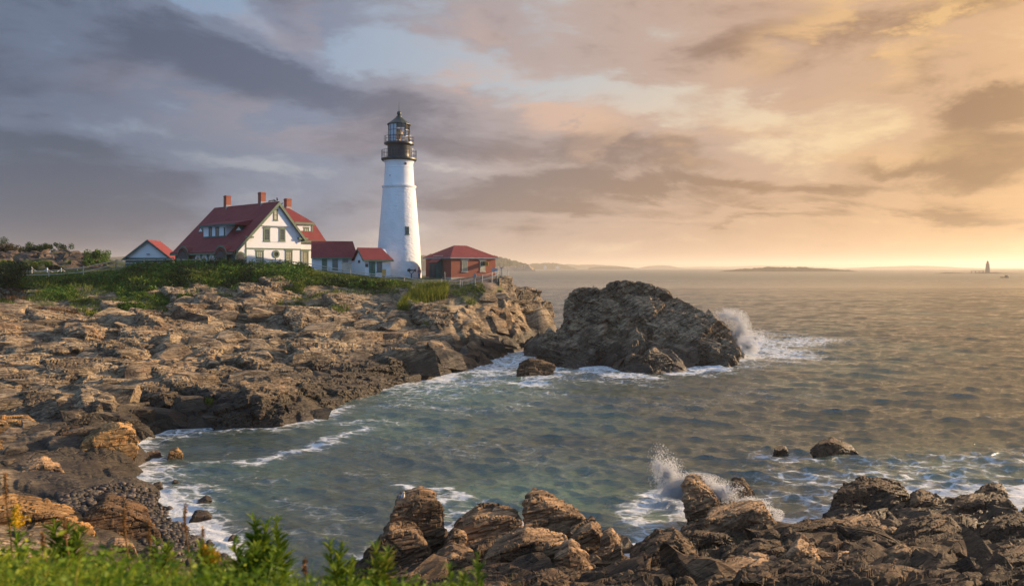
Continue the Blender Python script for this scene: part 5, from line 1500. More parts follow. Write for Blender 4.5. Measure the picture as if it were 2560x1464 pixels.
class Frame:
    """local building frame: x along the facade, y into the building, z up; hits turn a photo pixel into a point on one of its planes"""
    def __init__(self, name, loc, rz):
        self.o = empty(name, loc, rz)
        self.O = Vector(loc)
        c, s = math.cos(rz), math.sin(rz)
        self.u, self.v = Vector((c, s, 0)), Vector((-s, c, 0))

    def loc(self, P):
        d = P - self.O
        return Vector((d.dot(self.u), d.dot(self.v), d.z))

    def hit(self, px, py, n, d):
        """plane n.p = d in local coordinates"""
        r = Vector(((px - CX) / F, 1, -(py - HY) / F))
        c0 = self.loc(Vector((0, 0, H)))
        rl = Vector((r.dot(self.u), r.dot(self.v), r.z))
        n = Vector(n)
        t = (d - n.dot(c0)) / n.dot(rl)
        return c0 + rl * t

    def y(self, px, py, t=0.0):
        return self.hit(px, py, (0, 1, 0), t)

    def x(self, px, py, s=0.0):
        return self.hit(px, py, (1, 0, 0), s)


AX = {'y': (Vector((1, 0, 0)), Vector((0, -1, 0))),   # wall facing -y: runs along +x
      'x': (Vector((0, -1, 0)), Vector((-1, 0, 0))),  # wall facing -x: runs along -y (left to right seen from outside)
      'X': (Vector((0, 1, 0)), Vector((1, 0, 0)))}


def quad_on(mb, c, e, nrm, w, h, d0, d1):
    """box on a wall: centre c, along e, w x h, from d0 to d1 outwards"""
    up = Vector((0, 0, 1))
    p = [c - e * w / 2 - up * h / 2 + nrm * d0, c + e * w / 2 - up * h / 2 + nrm * d0, c + e * w / 2 + up * h / 2 + nrm * d0, c - e * w / 2 + up * h / 2 + nrm * d0]
    mb.prism(p, nrm * (d1 - d0))


def window(fr, a, b, wall, frame=0.12, cols=2, rows=4, trim='trim_green', label=None, glass='glass', name='window', proud=0.06, sill=True):
    """a, b: opposite corners on the wall (local); part window > pane"""
    e, nrm = AX[wall]
    c = (a + b) / 2
    w = abs((b - a).dot(e))
    h = abs(b.z - a.z)
    mb = MB()
    up = Vector((0, 0, 1))
    for s in (-1, 1):
        quad_on(mb, c + e * s * (w / 2 - frame / 2), e, nrm, frame, h, 0, proud)
    for s in (-1, 1):
        quad_on(mb, c + up * s * (h / 2 - frame / 2), e, nrm, w - 2 * frame, frame, 0, proud)
    if sill:
        quad_on(mb, c - up * (h / 2 + 0.04), e, nrm, w + 0.12, 0.08, 0, proud + 0.05)
        quad_on(mb, c + up * (h / 2 + 0.05), e, nrm, w + 0.16, 0.10, 0, proud + 0.04)
    iw, ih = w - 2 * frame, h - 2 * frame
    for i in range(1, cols):
        quad_on(mb, c + e * (-iw / 2 + iw * i / cols), e, nrm, 0.03, ih, 0.022, 0.045)
    for j in range(1, rows):
        k = 0.05 if j * 2 == rows else 0.03
        quad_on(mb, c + up * (-ih / 2 + ih * j / rows), e, nrm, iw, k, 0.020, 0.047)
    o = mb.build(name, MAT[trim], fr.o)
    if label:
        o["label"] = label
    g = MB()
    quad_on(g, c, e, nrm, iw, ih, 0.004, 0.016)
    g.build('pane', MAT[glass], o)
    return o


def arch(fr, cx, z0, w, h, wall, base, name, mat, d0, d1, parent=None, n=12):
    """round-headed panel on a wall; base = a local point fixing the wall plane and position along it"""
    e, nrm = AX[wall]
    up = Vector((0, 0, 1))
    c = base
    r = w / 2
    pts = [c - e * r, c + e * r]
    for i in range(n + 1):
        t = math.pi * i / n
        pts.append(c + e * r * math.cos(t) + up * (h - r + r * math.sin(t)))
    return MB().prism([p + nrm * d0 for p in pts], nrm * (d1 - d0)).build(name, mat, parent or fr.o)


def roof_slab(pts, th=0.18):
    """planar roof polygon (seen face up) thickened downwards along its normal"""
    p = [Vector(q) for q in pts]
    n = (p[1] - p[0]).cross(p[2] - p[0]).normalized()
    if n.z < 0:
        n = -n
    return MB().prism(p, -n * th)


# ------------------------------------------------------------------ keeper's house
Yh = 122.0
apx = W(*Z1(1950, 205), Yh)
ah = R(48)
base_z = 10.2
K = Frame("keepers_house", (apx.x, apx.y, base_z), ah)
tag(K.o, "white two storey keeper's house with dark red roof, green trim and three brick chimneys", "house")
zr = K.y(*Z1(1950, 205)).z
L = 19.5
eL = K.y(*Z1(1440, 772))          # foot of the long slope
eR = K.y(*Z1(2262, 640))          # foot of the short slope
gl = K.y(*Z1(1470, 772))
gr_ = K.y(*Z1(2228, 640))
m_l = (zr - eL.z) / (0 - eL.x)    # slope of the porch side
m_r = (zr - eR.z) / (eR.x - 0)
# walls: one closed body under the roof
wl, wr = gl.x + 0.25, gr_.x


def roof_z(s):
    return zr + m_l * s if s < 0 else zr - m_r * s


body = [Vector((wl, 0, 0)), Vector((wr, 0, 0)), Vector((wr, 0, roof_z(wr) - 0.22)), Vector((0, 0, zr - 0.25)), Vector((wl, 0, roof_z(wl) - 0.22))]
MB().prism(body, (0, L - 0.6, 0)).build("wall", MAT['clapboard'], K.o)
# roof
ov = 0.55
rp = MB()
rl = [(0, -ov, zr), (0, L, zr), (eL.x, L, eL.z), (eL.x * .5, L, roof_z(eL.x * .5) - .12), (eL.x, -ov, eL.z)]
n_l = Vector((-m_l, 0, 1)).normalized()
n_r = Vector((m_r, 0, 1)).normalized()
roof = MB()
for nn, e_ in ((n_l, eL), (n_r, eR)):
    poly = [Vector((0, -ov, zr)), Vector((0, L, zr)), Vector((e_.x, L, e_.z)), Vector((e_.x, -ov, e_.z))]
    roof.prism(poly, -nn * 0.2)
# bell-cast foot of the porch slope
fo_ = Vector((eL.x - 0.55, 0, eL.z - 0.28))
roof.prism([Vector((eL.x, -ov, eL.z)), Vector((eL.x, L, eL.z)), Vector((fo_.x, L, fo_.z)), Vector((fo_.x, -ov, fo_.z))], -Vector((-0.4, 0, 1)).normalized() * 0.15)
roof_o = roof.build("roof", MAT['roof'], K.o)
# green barge boards and fascias
tr = MB()
for e_, sg in ((eL, -1), (eR, 1)):
    for off in (0.0,):
        a_, b_ = Vector((0, -ov - 0.06, zr - 0.06)), Vector((e_.x, -ov - 0.06, e_.z - 0.06))
        tr.prism([a_, b_, b_ - Vector((0, 0, 0.52)), a_ - Vector((0, 0, 0.58))], (0, 0.055, 0))
        a_, b_ = Vector((0, L + 0.01, zr)), Vector((e_.x, L + 0.01, e_.z))
        tr.prism([a_, b_, b_ - Vector((0, 0, 0.4)), a_ - Vector((0, 0, 0.4))], (0, 0.06, 0))
tr.box(fo_.x - 0.05, fo_.x + 0.03, -ov, L, fo_.z - 0.42, fo_.z - 0.12)
tr.box(eR.x - 0.02, eR.x + 0.06, -ov, 3.0, eR.z - 0.42, eR.z - 0.15)
tr.build("barge_board", MAT['trim_green'], K.o)
# cornice returns at the feet of the gable
pL = K.y(*Z1(1605, 625))
pR = K.y(*Z1(2235, 640))
MB().box(pL.x - 0.55, pL.x + 0.65, -0.50, -0.003, pL.z - 0.12, pL.z + 0.14).build("cornice", MAT['trim_green'], K.o)
MB().box(pR.x - 0.75, pR.x + 0.9, -0.50, -0.003, pR.z - 0.2, pR.z + 0.12).build("cornice", MAT['trim_green'], K.o)
# overhanging gable face (shingled) above the upper windows
ga = K.y(*Z1(1945, 240), -0.22)
gb1, gb2 = K.y(*Z1(1735, 488), -0.22), K.y(*Z1(2115, 500), -0.22)
MB().prism([ga, gb2, gb1], (0, 0.217, 0)).build("gable_face", MAT['shingle_wall'], K.o)
# belt courses and corner boards
tm = MB()
b1 = K.y(*Z1(1578, 757)); b2 = K.y(*Z1(2225, 772))
tm.box(b1.x, b2.x, -0.075, -0.004, b1.z - 0.1, b1.z + 0.1)
for zx in (1578, 2228):
    q = K.y(*Z1(zx, 700))
    tm.box(q.x - 0.11, q.x + 0.11, -0.06, -0.006, 0.0, b1.z - 0.1)
q1, q2 = K.y(*Z1(1578, 640)), K.y(*Z1(1578, 757))
tm.box(q1.x - 0.09, q1.x + 0.09, -0.05, -0.005, b1.z + 0.1, q1.z - 0.15)
tm.build("trim_board", MAT['trim_green'], K.o)
# windows on the gable
window(K, K.y(*Z1(1903, 300), -0.22), K.y(*Z1(1955, 428), -0.22), 'y', 0.14, 1, 2, glass='blind', label="small attic window with a drawn blind")
for x0, x1 in ((1785, 1862), (1968, 2042)):
    window(K, K.y(*Z1(x0, 518)), K.y(*Z1(x1, 672)), 'y', 0.2, 3, 4, glass='glass')
a0, a1 = K.y(*Z1(1785, 500)), K.y(*Z1(2045, 516))
MB().box(a0.x, a1.x, -0.09, -0.004, a1.z, a0.z).build("window_head", MAT['trim_green'], K.o)
a0, a1 = K.y(*Z1(1785, 680)), K.y(*Z1(2045, 688))
MB().box(a0.x, a1.x, -0.055, -0.004, a1.z, a0.z).build("window_apron", MAT['trim_green'], K.o)
for x0, x1, gs in ((1696, 1788, 'blind'), (2042, 2126, 'blind')):
    window(K, K.y(*Z1(x0, 782)), K.y(*Z1(x1, 960)), 'y', 0.2, 3, 4, glass=gs)
# round window
rc = K.y(*Z1(1932, 825))
rw = MB()
for i in range(24):
    a_, b_ = 2 * math.pi * i / 24, 2 * math.pi * (i + 1) / 24
    P_ = [Vector((rc.x + r_ * math.cos(t_), -0.004, rc.z + r_ * math.sin(t_))) for r_, t_ in ((0.34, a_), (0.60, a_), (0.60, b_), (0.34, b_))]
    rw.prism(P_, (0, -0.09, 0))
ro = rw.build("round_window", MAT['trim_green'], K.o)
ro["label"] = "round window between the two lower windows"
g = MB()
g.prism([Vector((rc.x + 0.34 * math.cos(2 * math.pi * i / 20), -0.01, rc.z + 0.34 * math.sin(2 * math.pi * i / 20))) for i in range(20)], (0, -0.02, 0))
g.build("pane", MAT['glass'], ro)
# chimneys
ch = [(K.x(*Z1(1359, 200)), 137, 262, 1325, 1393), (K.x(*Z1(1767, 200)), 97, 240, 1732, 1803)]
for pc, y0_, y1_, xa, xb in ch:
    yl = pc.y
    top = K.x(*Z1((xa + xb) / 2, y0_)).z
    top = K.y(*Z1((xa + xb) / 2, y0_), yl).z
    c_ = MB()
    c_.box(-0.42, 0.42, yl - 0.45, yl + 0.45, zr - 1.0, top - 0.25)
    c_.box(-0.47, 0.47, yl - 0.5, yl + 0.5, top - 0.25, top - 0.12)
    c_.box(-0.40, 0.40, yl - 0.43, yl + 0.43, top - 0.12, top)
    co = c_.build("chimney", MAT['brick'], K.o)
    MB().prism([Vector((-0.56, yl - 0.58, zr - 0.62)), Vector((0.56, yl - 0.58, zr - 0.62)), Vector((0.44, yl - 0.47, zr + 0.22)), Vector((-0.44, yl - 0.47, zr + 0.22))], (0, 0.1, 0)).build("flashing", MAT['metal_grey'], co)
# long shed dormer on the porch slope
nl = (-m_l, 0, 1)
dl = zr
pb1 = K.hit(*Z1(1085, 625), nl, dl)
pb2 = K.hit(*Z1(1335, 625), nl, dl)
sd_ = (pb1.x + pb2.x) / 2
pt1 = K.x(*Z1(1085, 505), sd_)
y_a, y_b = max(pb1.y, pb2.y), min(pb1.y, pb2.y)
zt_ = pt1.z
zb_ = roof_z(sd_)
s_in = (zt_ + 0.25 - zr) / m_l
MB().prism([Vector((sd_, y_b, zb_ - 0.1)), Vector((sd_, y_b, zt_)), Vector((s_in, y_b, zt_ + 0.05)), Vector((s_in, y_b, zt_ - 0.1))], (0, y_a - y_b, 0)).build("dormer", MAT['clapboard'], K.o)
dr = MB()
fa = K.x(*Z1(1040, 490), sd_ - 0.5)
fb_ = K.x(*Z1(1470, 490), sd_ - 0.5)
dr.prism([Vector((sd_ - 0.5, fb_.y + 0.4, zt_ + 0.02)), Vector((sd_ - 0.5, fb_.y + 0.4, zt_ + 0.22)), Vector((s_in + 0.5, fb_.y + 0.4, roof_z(s_in + 0.5) + 0.1)), Vector((s_in + 0.3, fb_.y + 0.4, roof_z(s_in) - 0.3))], (0, fa.y - fb_.y, 0))
dr.build("dormer_roof", MAT['roof'], K.o)
df = MB()
df.box(sd_ - 0.56, sd_ - 0.503, fb_.y + 0.4, fa.y + 0.4, zt_ - 0.08, zt_ + 0.2)
df.box(sd_ - 0.08, sd_ - 0.003, y_b - 0.05, y_a + 0.05, zb_ - 0.05, zb_ + 0.15)
df.build("dormer_trim", MAT['dark_green'], K.o)
for x0, x1 in ((1143, 1178), (1222, 1262), (1322, 1336)):
    window(K, K.x(*Z1(x0, 515), sd_), K.x(*Z1(x1, 618), sd_), 'x', 0.1, 1, 2, trim='dark_green', glass='glass')
# two little triangular eyelet dormers
for xa, xm, xb, yb, yt in ((1012, 1045, 1078, 568, 508), (1450, 1495, 1536, 552, 486)):
    p1 = K.hit(*Z1(xa, yb), nl, dl); p2 = K.hit(*Z1(xb, yb), nl, dl)
    s_ = (p1.x + p2.x) / 2
    top = K.x(*Z1(xm, yt), s_)
    zb2 = roof_z(s_)
    ti = (top.z - zr) / m_l
    T = Vector((s_, top.y, top.z)); A1 = Vector((s_, p1.y, zb2)); B1 = Vector((s_, p2.y, zb2)); Ti = Vector((ti, top.y, top.z))
    eb = MB().add([T, A1, B1, Ti], [[0, 1, 3], [0, 3, 2], [1, 2, 3], [0, 2, 1]])
    eo = eb.build("eyelet_dormer", MAT['dark_green'], K.o)
    c_ = (T + A1 + B1) / 3
    inn = [c_ + (q - c_) * 0.62 + Vector((-0.01, 0, 0)) for q in (T, B1, A1)]
    MB().prism(inn, (-0.04, 0, 0)).build("louvre", MAT['white'], eo)
# porch front under the long slope
pe = eL.x - 0.05
ptop = eL.z - 0.35
MB().box(pe + 0.02, wl - 0.003, 0.03, L - 0.8, 0.0, ptop).build("porch_wall", MAT['dark_green'], K.o)
MB().box(wl - 0.4, wl - 0.02, -0.05, 0.028, 0.0, ptop).build("porch_post", MAT['trim_green'], K.o)
for xm, w_, ytop, nm, mt, d1 in ((880, 3.2, 760, "porch_arch", 'glass', 0.05), (1325, 3.0, 750, "porch_arch", 'glass', 0.05)):
    b_ = K.x(*Z1(xm, 880), pe)
    tz = K.x(*Z1(xm, ytop), pe).z
    b0 = Vector((pe, b_.y, 0))
    # eyebrow roof lifting over the arch
    ey = MB()
    up = Vector((0, 0, 1))
    pr, pi_ = [], []
    for i in range(13):
        t_ = math.pi * i / 12
        pr.append(Vector((fo_.x - 0.1, b_.y - math.cos(t_) * (w_ / 2 + 0.35), ptop - 0.5 + math.sin(t_) * (tz - ptop + 0.9))))
    ey.prism(pr, (1.6, 0, 0))
    ey.build("porch_hood", MAT['roof'], K.o)
    fx = MB()
    for i in range(12):
        a_, b2_ = pr[i], pr[i + 1]
        fx.prism([a_, b2_, b2_ - Vector((0, 0, 0.30)), a_ - Vector((0, 0, 0.30))], (-0.05, 0, 0))
    fx.build("hood_trim", MAT['trim_green'], K.o)
    arch(K, 0, 0, w_ + 0.5, tz - 0.1, 'x', Vector((fo_.x - 0.06, b_.y, 0)), "porch_arch", MAT['trim_green'], 0.0, 0.04)
    arch(K, 0, 0, w_ - 0.2, tz - 0.5, 'x', Vector((fo_.x - 0.12, b_.y, 0)), "porch_opening", MAT['bronze_plate'], 0.0, 0.03)
for xm in (1018, 1095, 1180):
    b_ = K.x(*Z1(xm, 880), pe)
    tz = K.x(*Z1(xm, 822), pe).z
    ao = arch(K, 0, 0, 1.75, tz, 'x', Vector((pe, b_.y, 0)), "arched_window", MAT['white'], 0.0, 0.08)
    arch(K, 0, 0, 1.05, tz - 0.42, 'x', Vector((pe, b_.y, 0)), "pane", MAT['glass'], 0.083, 0.1, parent=ao)
b_ = K.y(*Z1(1512, 880))
tz = K.y(*Z1(1512, 808)).z
arch(K, 0, 0, 1.7, tz + 0.15, 'y', Vector((b_.x, 0, 0)), "porch_arch", MAT['trim_green'], 0.012, 0.08)
arch(K, 0, 0, 1.2, tz - 0.1, 'y', Vector((b_.x, 0, 0)), "porch_opening", MAT['bronze_plate'], 0.083, 0.10)
# right wing behind the gable
tw = 0.6
wx1 = K.y(*Z1(2480, 900), tw).x
weave = K.y(*Z1(2480, 668), tw - 0.3).z
MB().box(wr + 0.003, wx1, tw, L - 5, 0.0, weave).build("wing_wall", MAT['clapboard'], K.o)
rpk = K.y(*Z1(2012, 272), 5.5)
r1 = K.y(*Z1(2380, 462), 3.2)
r2 = K.y(*Z1(2522, 660), tw - 0.45)
wroof = MB()
xe = r2.x
zk = r1.z
zp = rpk.z
# gambrel: steep lower skirt, shallower top, hipped on the right
low = [(wr - 0.5, tw - 0.45, weave), (xe, tw - 0.45, weave), (xe - 1.2, tw + 1.1, zk), (wr - 0.5, tw + 1.1, zk)]
lowr = [(xe, tw - 0.45, weave), (xe, L - 5, weave), (xe - 1.2, L - 6, zk), (xe - 1.2, tw + 1.1, zk)]
topf = [(wr - 0.5, tw + 1.1, zk), (xe - 1.2, tw + 1.1, zk), (rpk.x + 1.0, 5.6, zp), (wr - 3.0, 5.6, zp)]
topr = [(xe - 1.2, tw + 1.1, zk), (xe - 1.2, L - 6, zk), (rpk.x + 1.0, 6.4, zp), (rpk.x + 1.0, 5.6, zp)]
backs = [(wr - 3.0, 5.6, zp), (rpk.x + 1.0, 5.6, zp), (rpk.x + 1.0, 6.4, zp), (wr - 3.0, 6.4, zp)]
backd = [(wr - 3.0, 6.4, zp), (rpk.x + 1.0, 6.4, zp), (xe - 1.2, L - 6, zk), (wr - 3.0, L - 6, zk)]
wro = MB()
for pl in (low, lowr, topf, topr, backs, backd):
    wro.f.append([len(wro.v) + i for i in range(len(pl))])
    wro.v += [tuple(q) for q in pl]
wing_roof = wro.build("wing_roof", MAT['roof'], K.o, fix=False)
sm_ = wing_roof.modifiers.new("s", 'SOLIDIFY')
sm_.thickness = 0.15
sm_.offset = -1
wt2 = MB()
wt2.box(wr - 0.3, xe + 0.05, tw - 0.52, tw - 0.42, weave - 0.36, weave - 0.02)
wt2.box(xe - 0.02, xe + 0.06, tw - 0.42, L - 5, weave - 0.36, weave - 0.02)
q = K.y(*Z1(2228, 775), tw)
wt2.box(wr + 0.01, wx1 + 0.04, tw - 0.07, tw - 0.003, q.z - 0.1, q.z + 0.1)
wt2.box(wx1 - 0.22, wx1 + 0.03, tw - 0.05, tw - 0.004, 0, q.z - 0.1)
wt2.build("wing_trim", MAT['trim_green'], K.o)
window(K, K.y(*Z1(2250, 790), tw), K.y(*Z1(2316, 962), tw), 'y', 0.2, 3, 4, glass='blind')
# wall dormer of the wing
d0, d1_ = K.y(*Z1(2180, 475), tw + 0.35), K.y(*Z1(2362, 612), tw + 0.35)
MB().box(d0.x, d1_.x, tw + 0.35, tw + 3.4, d1_.z - 0.4, d0.z).build("wing_dormer", MAT['clapboard'], K.o)
dd = MB()
e0, e1 = K.y(*Z1(2150, 452), tw + 0.1), K.y(*Z1(2385, 468), tw + 0.1)
dd.box(e0.x, e1.x, tw - 0.05, tw + 0.5, d0.z + 0.003, d0.z + 0.36)
dd.box(d1_.x - 0.2, d1_.x + 0.03, tw + 0.28, tw + 0.346, d1_.z - 0.3, d0.z)
dd.build("dormer_trim", MAT['trim_green'], K.o)
window(K, K.y(*Z1(2262, 512), tw + 0.35), K.y(*Z1(2322, 600), tw + 0.35), 'y', 0.15, 2, 2, glass='blind')
c3 = K.y(*Z1(2075, 172), 5.9)
cb = MB()
cb.box(c3.x - 0.5, c3.x + 0.4, 5.5, 6.35, zp - 1.2, c3.z - 0.25)
cb.box(c3.x - 0.55, c3.x + 0.45, 5.45, 6.4, c3.z - 0.25, c3.z - 0.12)
cb.box(c3.x - 0.48, c3.x + 0.38, 5.52, 6.33, c3.z - 0.12, c3.z)
co = cb.build("chimney", MAT['brick'], K.o)
MB().box(c3.x - 0.6, c3.x + 0.5, 5.38, 6.45, zp - 0.5, zp + 0.12).build("flashing", MAT['metal_grey'], co)

# ------------------------------------------------------------------ small garage, left
ag = R(8)
gp = W(*Z1(425, 850), 138.0)
GR = Frame("garage", (gp.x, gp.y, 9.9), ag)
tag(GR.o, "small white gabled outbuilding with an orange red roof left of the house", "garage")
ga_ = GR.y(*Z1(425, 655)); g0 = GR.y(*Z1(135, 860)); g1 = GR.y(*Z1(770, 862)); ws0 = GR.y(*Z1(162, 870)); ws1 = GR.y(*Z1(690, 862))
gz_e = ws1.z
MB().prism([Vector((ws0.x, 0, 0)), Vector((ws1.x, 0, 0)), Vector((ws1.x, 0, gz_e)), Vector((ga_.x, 0, ga_.z - 0.3)), Vector((ws0.x, 0, gz_e))], (0, 6.5, 0)).build("wall", MAT['clapboard'], GR.o)
gro = MB()
xr = ws1.x + 0.55
xl = ws0.x - 0.5
pitch = (ga_.z - gz_e) / (ws1.x - ga_.x)
for xe_, sg in ((xl, -1), (xr, 1)):
    ze = ga_.z - pitch * abs(xe_ - ga_.x)
    gro.prism([Vector((ga_.x, -0.5, ga_.z)), Vector((ga_.x, 7.0, ga_.z)), Vector((xe_, 7.0, ze)), Vector((xe_, -0.5, ze))], (0, 0, -0.16))
gro.build("roof", MAT['roof'], GR.o)
gt = MB()
for xe_ in (xl, xr):
    ze = ga_.z - pitch * abs(xe_ - ga_.x)
    gt.prism([Vector((ga_.x, -0.56, ga_.z)), Vector((xe_, -0.56, ze)), Vector((xe_, -0.56, ze - 0.36)), Vector((ga_.x, -0.56, ga_.z - 0.42))], (0, 0.055, 0))
gt.build("barge_board", MAT['dark_green'], GR.o)
MB().box(ws0.x - 0.03, ws1.x + 0.03, -0.10, -0.004, 0.0, gz_e - 0.1).build("garage_door", MAT['dark_green'], GR.o)
lm = GR.y(*Z1(428, 825))
MB().box(lm.x - 0.22, lm.x + 0.22, -0.3, -0.004, lm.z - 0.12, lm.z + 0.1).build("wall_lamp", MAT['metal_grey'], GR.o)

# ------------------------------------------------------------------ connecting wings between house and tower
ac_ = R(15)
# long wing
pw = W(*Z2(76, 1290), 120.0)
S1 = Frame("passage_wing", (pw.x, pw.y, 9.9), ac_)
tag(S1.o, "long low white wing with red roof joining the keeper's house to the entry building", "building")
ev = S1.y(*Z2(76, 1172)).z
xR = S1.y(*Z2(335, 1172)).x
MB().box(-1.5, xR - 0.3, 0, 5.2, 0, ev).build("wall", MAT['clapboard'], S1.o)
rd = S1.y(*Z2(76, 1055), 2.6).z
xrid = S1.y(*Z2(297, 1055), 2.6).x
s1r = MB()
s1r.prism([Vector((-1.6, -0.35, ev)), Vector((xR, -0.35, ev)), Vector((xrid, 2.6, rd)), Vector((-1.6, 2.6, rd))], (0, 0, -0.16))
s1r.prism([Vector((-1.6, 2.6, rd)), Vector((xrid, 2.6, rd)), Vector((xR, 5.55, ev)), Vector((-1.6, 5.55, ev))], (0, 0, -0.16))
s1r.prism([Vector((xR, -0.35, ev)), Vector((xR, 5.55, ev)), Vector((xrid, 2.6, rd))], (0, 0, -0.16))
s1r.build("roof", MAT['roof'], S1.o)
t1 = MB()
t1.box(-1.5, xR + 0.02, -0.42, -0.352, ev - 0.3, ev - 0.03)
a_, b_ = S1.y(*Z2(72, 1180)), S1.y(*Z2(110, 1180))
t1.box(a_.x, b_.x, -0.06, -0.004, 0, ev - 0.16)
t1.build("trim_board", MAT['trim_green'], S1.o)
for x0, x1 in ((148, 188), (222, 262)):
    window(S1, S1.y(*Z2(x0, 1183)), S1.y(*Z2(x1, 1262)), 'y', 0.16, 2, 4)
bl_ = S1.y(*Z2(282, 1250))
nb = MB()
nb.box(bl_.x - 1.3, bl_.x + 0.9, -0.9, -0.6, 0.0, bl_.z + 0.5)
# entry building
pe_ = W(*Z2(385, 1312), 115.6)
S2 = Frame("entry_building", (pe_.x, pe_.y, 9.55), R(29))
tag(S2.o, "small white building with a red roof and green door against the foot of the lighthouse", "building")
ev = S2.y(*Z2(385, 1190)).z
xR = S2.y(*Z2(586, 1188)).x
rd = S2.y(*Z2(400, 1103), 2.4).z
xrl = S2.y(*Z2(322, 1103), 2.4).x
xrr = S2.y(*Z2(503, 1105), 2.4).x
W2 = MB()
W2.prism([Vector((0, 0, 0)), Vector((0, 0, ev)), Vector((0, 2.4, rd - 0.2)), Vector((0, 4.8, ev)), Vector((0, 4.8, 0))], (xR - 0.3, 0, 0))
W2.build("wall", MAT['clapboard'], S2.o)
s2r = MB()
s2r.prism([Vector((-0.35, -0.4, ev)), Vector((xR, -0.4, ev)), Vector((xrr, 2.4, rd)), Vector((-0.35, 2.4, rd))], (0, 0, -0.16))
s2r.prism([Vector((-0.35, 2.4, rd)), Vector((xrr, 2.4, rd)), Vector((xR, 5.2, ev)), Vector((-0.35, 5.2, ev))], (0, 0, -0.16))
s2r.prism([Vector((xR, -0.4, ev)), Vector((xR, 5.2, ev)), Vector((xrr, 2.4, rd))], (0, 0, -0.16))
s2r.build("roof", MAT['roof'], S2.o)
t2 = MB()
t2.box(-0.36, xR + 0.02, -0.47, -0.402, ev - 0.28, ev - 0.02)
t2.prism([Vector((-0.41, -0.4, ev - 0.02)), Vector((-0.41, 2.4, rd - 0.02)), Vector((-0.41, 2.4, rd - 0.3)), Vector((-0.41, -0.4, ev - 0.3))], (0.055, 0, 0))
t2.build("trim_board", MAT['trim_green'], S2.o)
a_, b_ = S2.y(*Z2(415, 1203)), S2.y(*Z2(459, 1310))
dm = MB()
dm.box(a_.x, b_.x, -0.09, -0.004, 0, a_.z)
do = dm.build("door", MAT['mid_green'], S2.o)
MB().box(a_.x + 0.35, b_.x - 0.35, -0.115, -0.093, 1.0, a_.z - 0.35).build("door_panel", MAT['dark_green'], do)
MB().ball((b_.x - 0.25, -0.14, 1.0), 0.06, 8, 5).build("handle", MAT['brass'], do)
window(S2, S2.y(*Z2(472, 1203)), S2.y(*Z2(510, 1278)), 'y', 0.16, 2, 2)
a_, b_ = S2.y(*Z2(388, 1220)), S2.y(*Z2(408, 1244))
MB().box(a_.x, b_.x, -0.06, -0.004, b_.z, a_.z).build("wall_plaque", MAT['bronze_plate'], S2.o)
a_, b_ = S2.x(*Z2(337, 1195), 0.0), S2.x(*Z2(351, 1214), 0.0)
MB().box(-0.06, -0.004, min(a_.y, b_.y), max(a_.y, b_.y), min(a_.z, b_.z), max(a_.z, b_.z)).build("vent", MAT['bronze_plate'], S2.o)

# ------------------------------------------------------------------ the lighthouse
YT = 124.0
mpp = YT / F
LHx = (997.6 - CX) * mpp


def tz_(py):
    return H - (py - HY) * mpp


LB = tz_(702)
LH = empty("lighthouse", (LHx, YT, LB))
tag(LH, "tall white conical stone lighthouse with a black lantern gallery", "lighthouse")


def hz(py):
    return tz_(py) - LB


def pr(pts):
    return [(hw * mpp, hz(py)) for hw, py in pts]


MB().lathe(pr([(0.1, 715), (57.5, 715), (56.4, 697), (52.4, 618), (46.5, 545), (42.2, 490), (40.0, 470), (0.1, 469.9)]), 56).build("tower_shaft", MAT['rubble'], LH, smooth=True)
MB().lathe(pr([(30, 470.2), (41.5, 470.2), (43, 467), (43, 465.4), (38, 464.6), (30, 464.5)]), 56).build("belt_course", MAT['smoothcoat'], LH, smooth=True)
MB().lathe(pr([(20, 464.8), (37.8, 464.8), (36.4, 440), (35.2, 421.4), (35.8, 421), (35.8, 419.2), (35.0, 418.8), (35.0, 410), (36.5, 406), (38.8, 403), (38.8, 400.2), (20, 400)]), 56).build("upper_shaft", MAT['smoothcoat'], LH, smooth=True)
MB().lathe(pr([(20, 402.6), (38.4, 402.6), (40.6, 403.5), (44.2, 400.2), (44.2, 396.8), (20, 396.8)]), 56).build("gallery_deck", MAT['roof_black'], LH, smooth=True)


def railing(name, hw, ytop, ybase, nposts, rails, parent):
    mb = MB()
    r = hw * mpp
    for f_ in rails:
        z_ = hz(ybase) + (hz(ytop) - hz(ybase)) * f_
        ring = [(r * math.cos(2 * math.pi * i / 40), r * math.sin(2 * math.pi * i / 40), z_) for i in range(41)]
        mb.path(ring, 0.024, 5)
    for i in range(nposts):
        t_ = 2 * math.pi * (i + .3) / nposts
        mb.tube((r * math.cos(t_), r * math.sin(t_), hz(ybase) - 0.05), (r * math.cos(t_), r * math.sin(t_), hz(ytop)), 0.022, 5)
    return mb.build(name, MAT['black'], parent)


railing("gallery_railing", 43.2, 376.7, 396.8, 36, (1.0, 0.52), LH)
MB().lathe(pr([(5, 396.9), (30, 396.9), (30.2, 394), (28.8, 393), (28.8, 366), (30, 364), (33, 362), (36.8, 361.5), (36.8, 357.3), (5, 357.2)]), 48).build("watch_room", MAT['black'], LH, smooth=True)
railing("lantern_railing", 36.4, 342, 357.3, 14, (1.0, 0.5), LH)
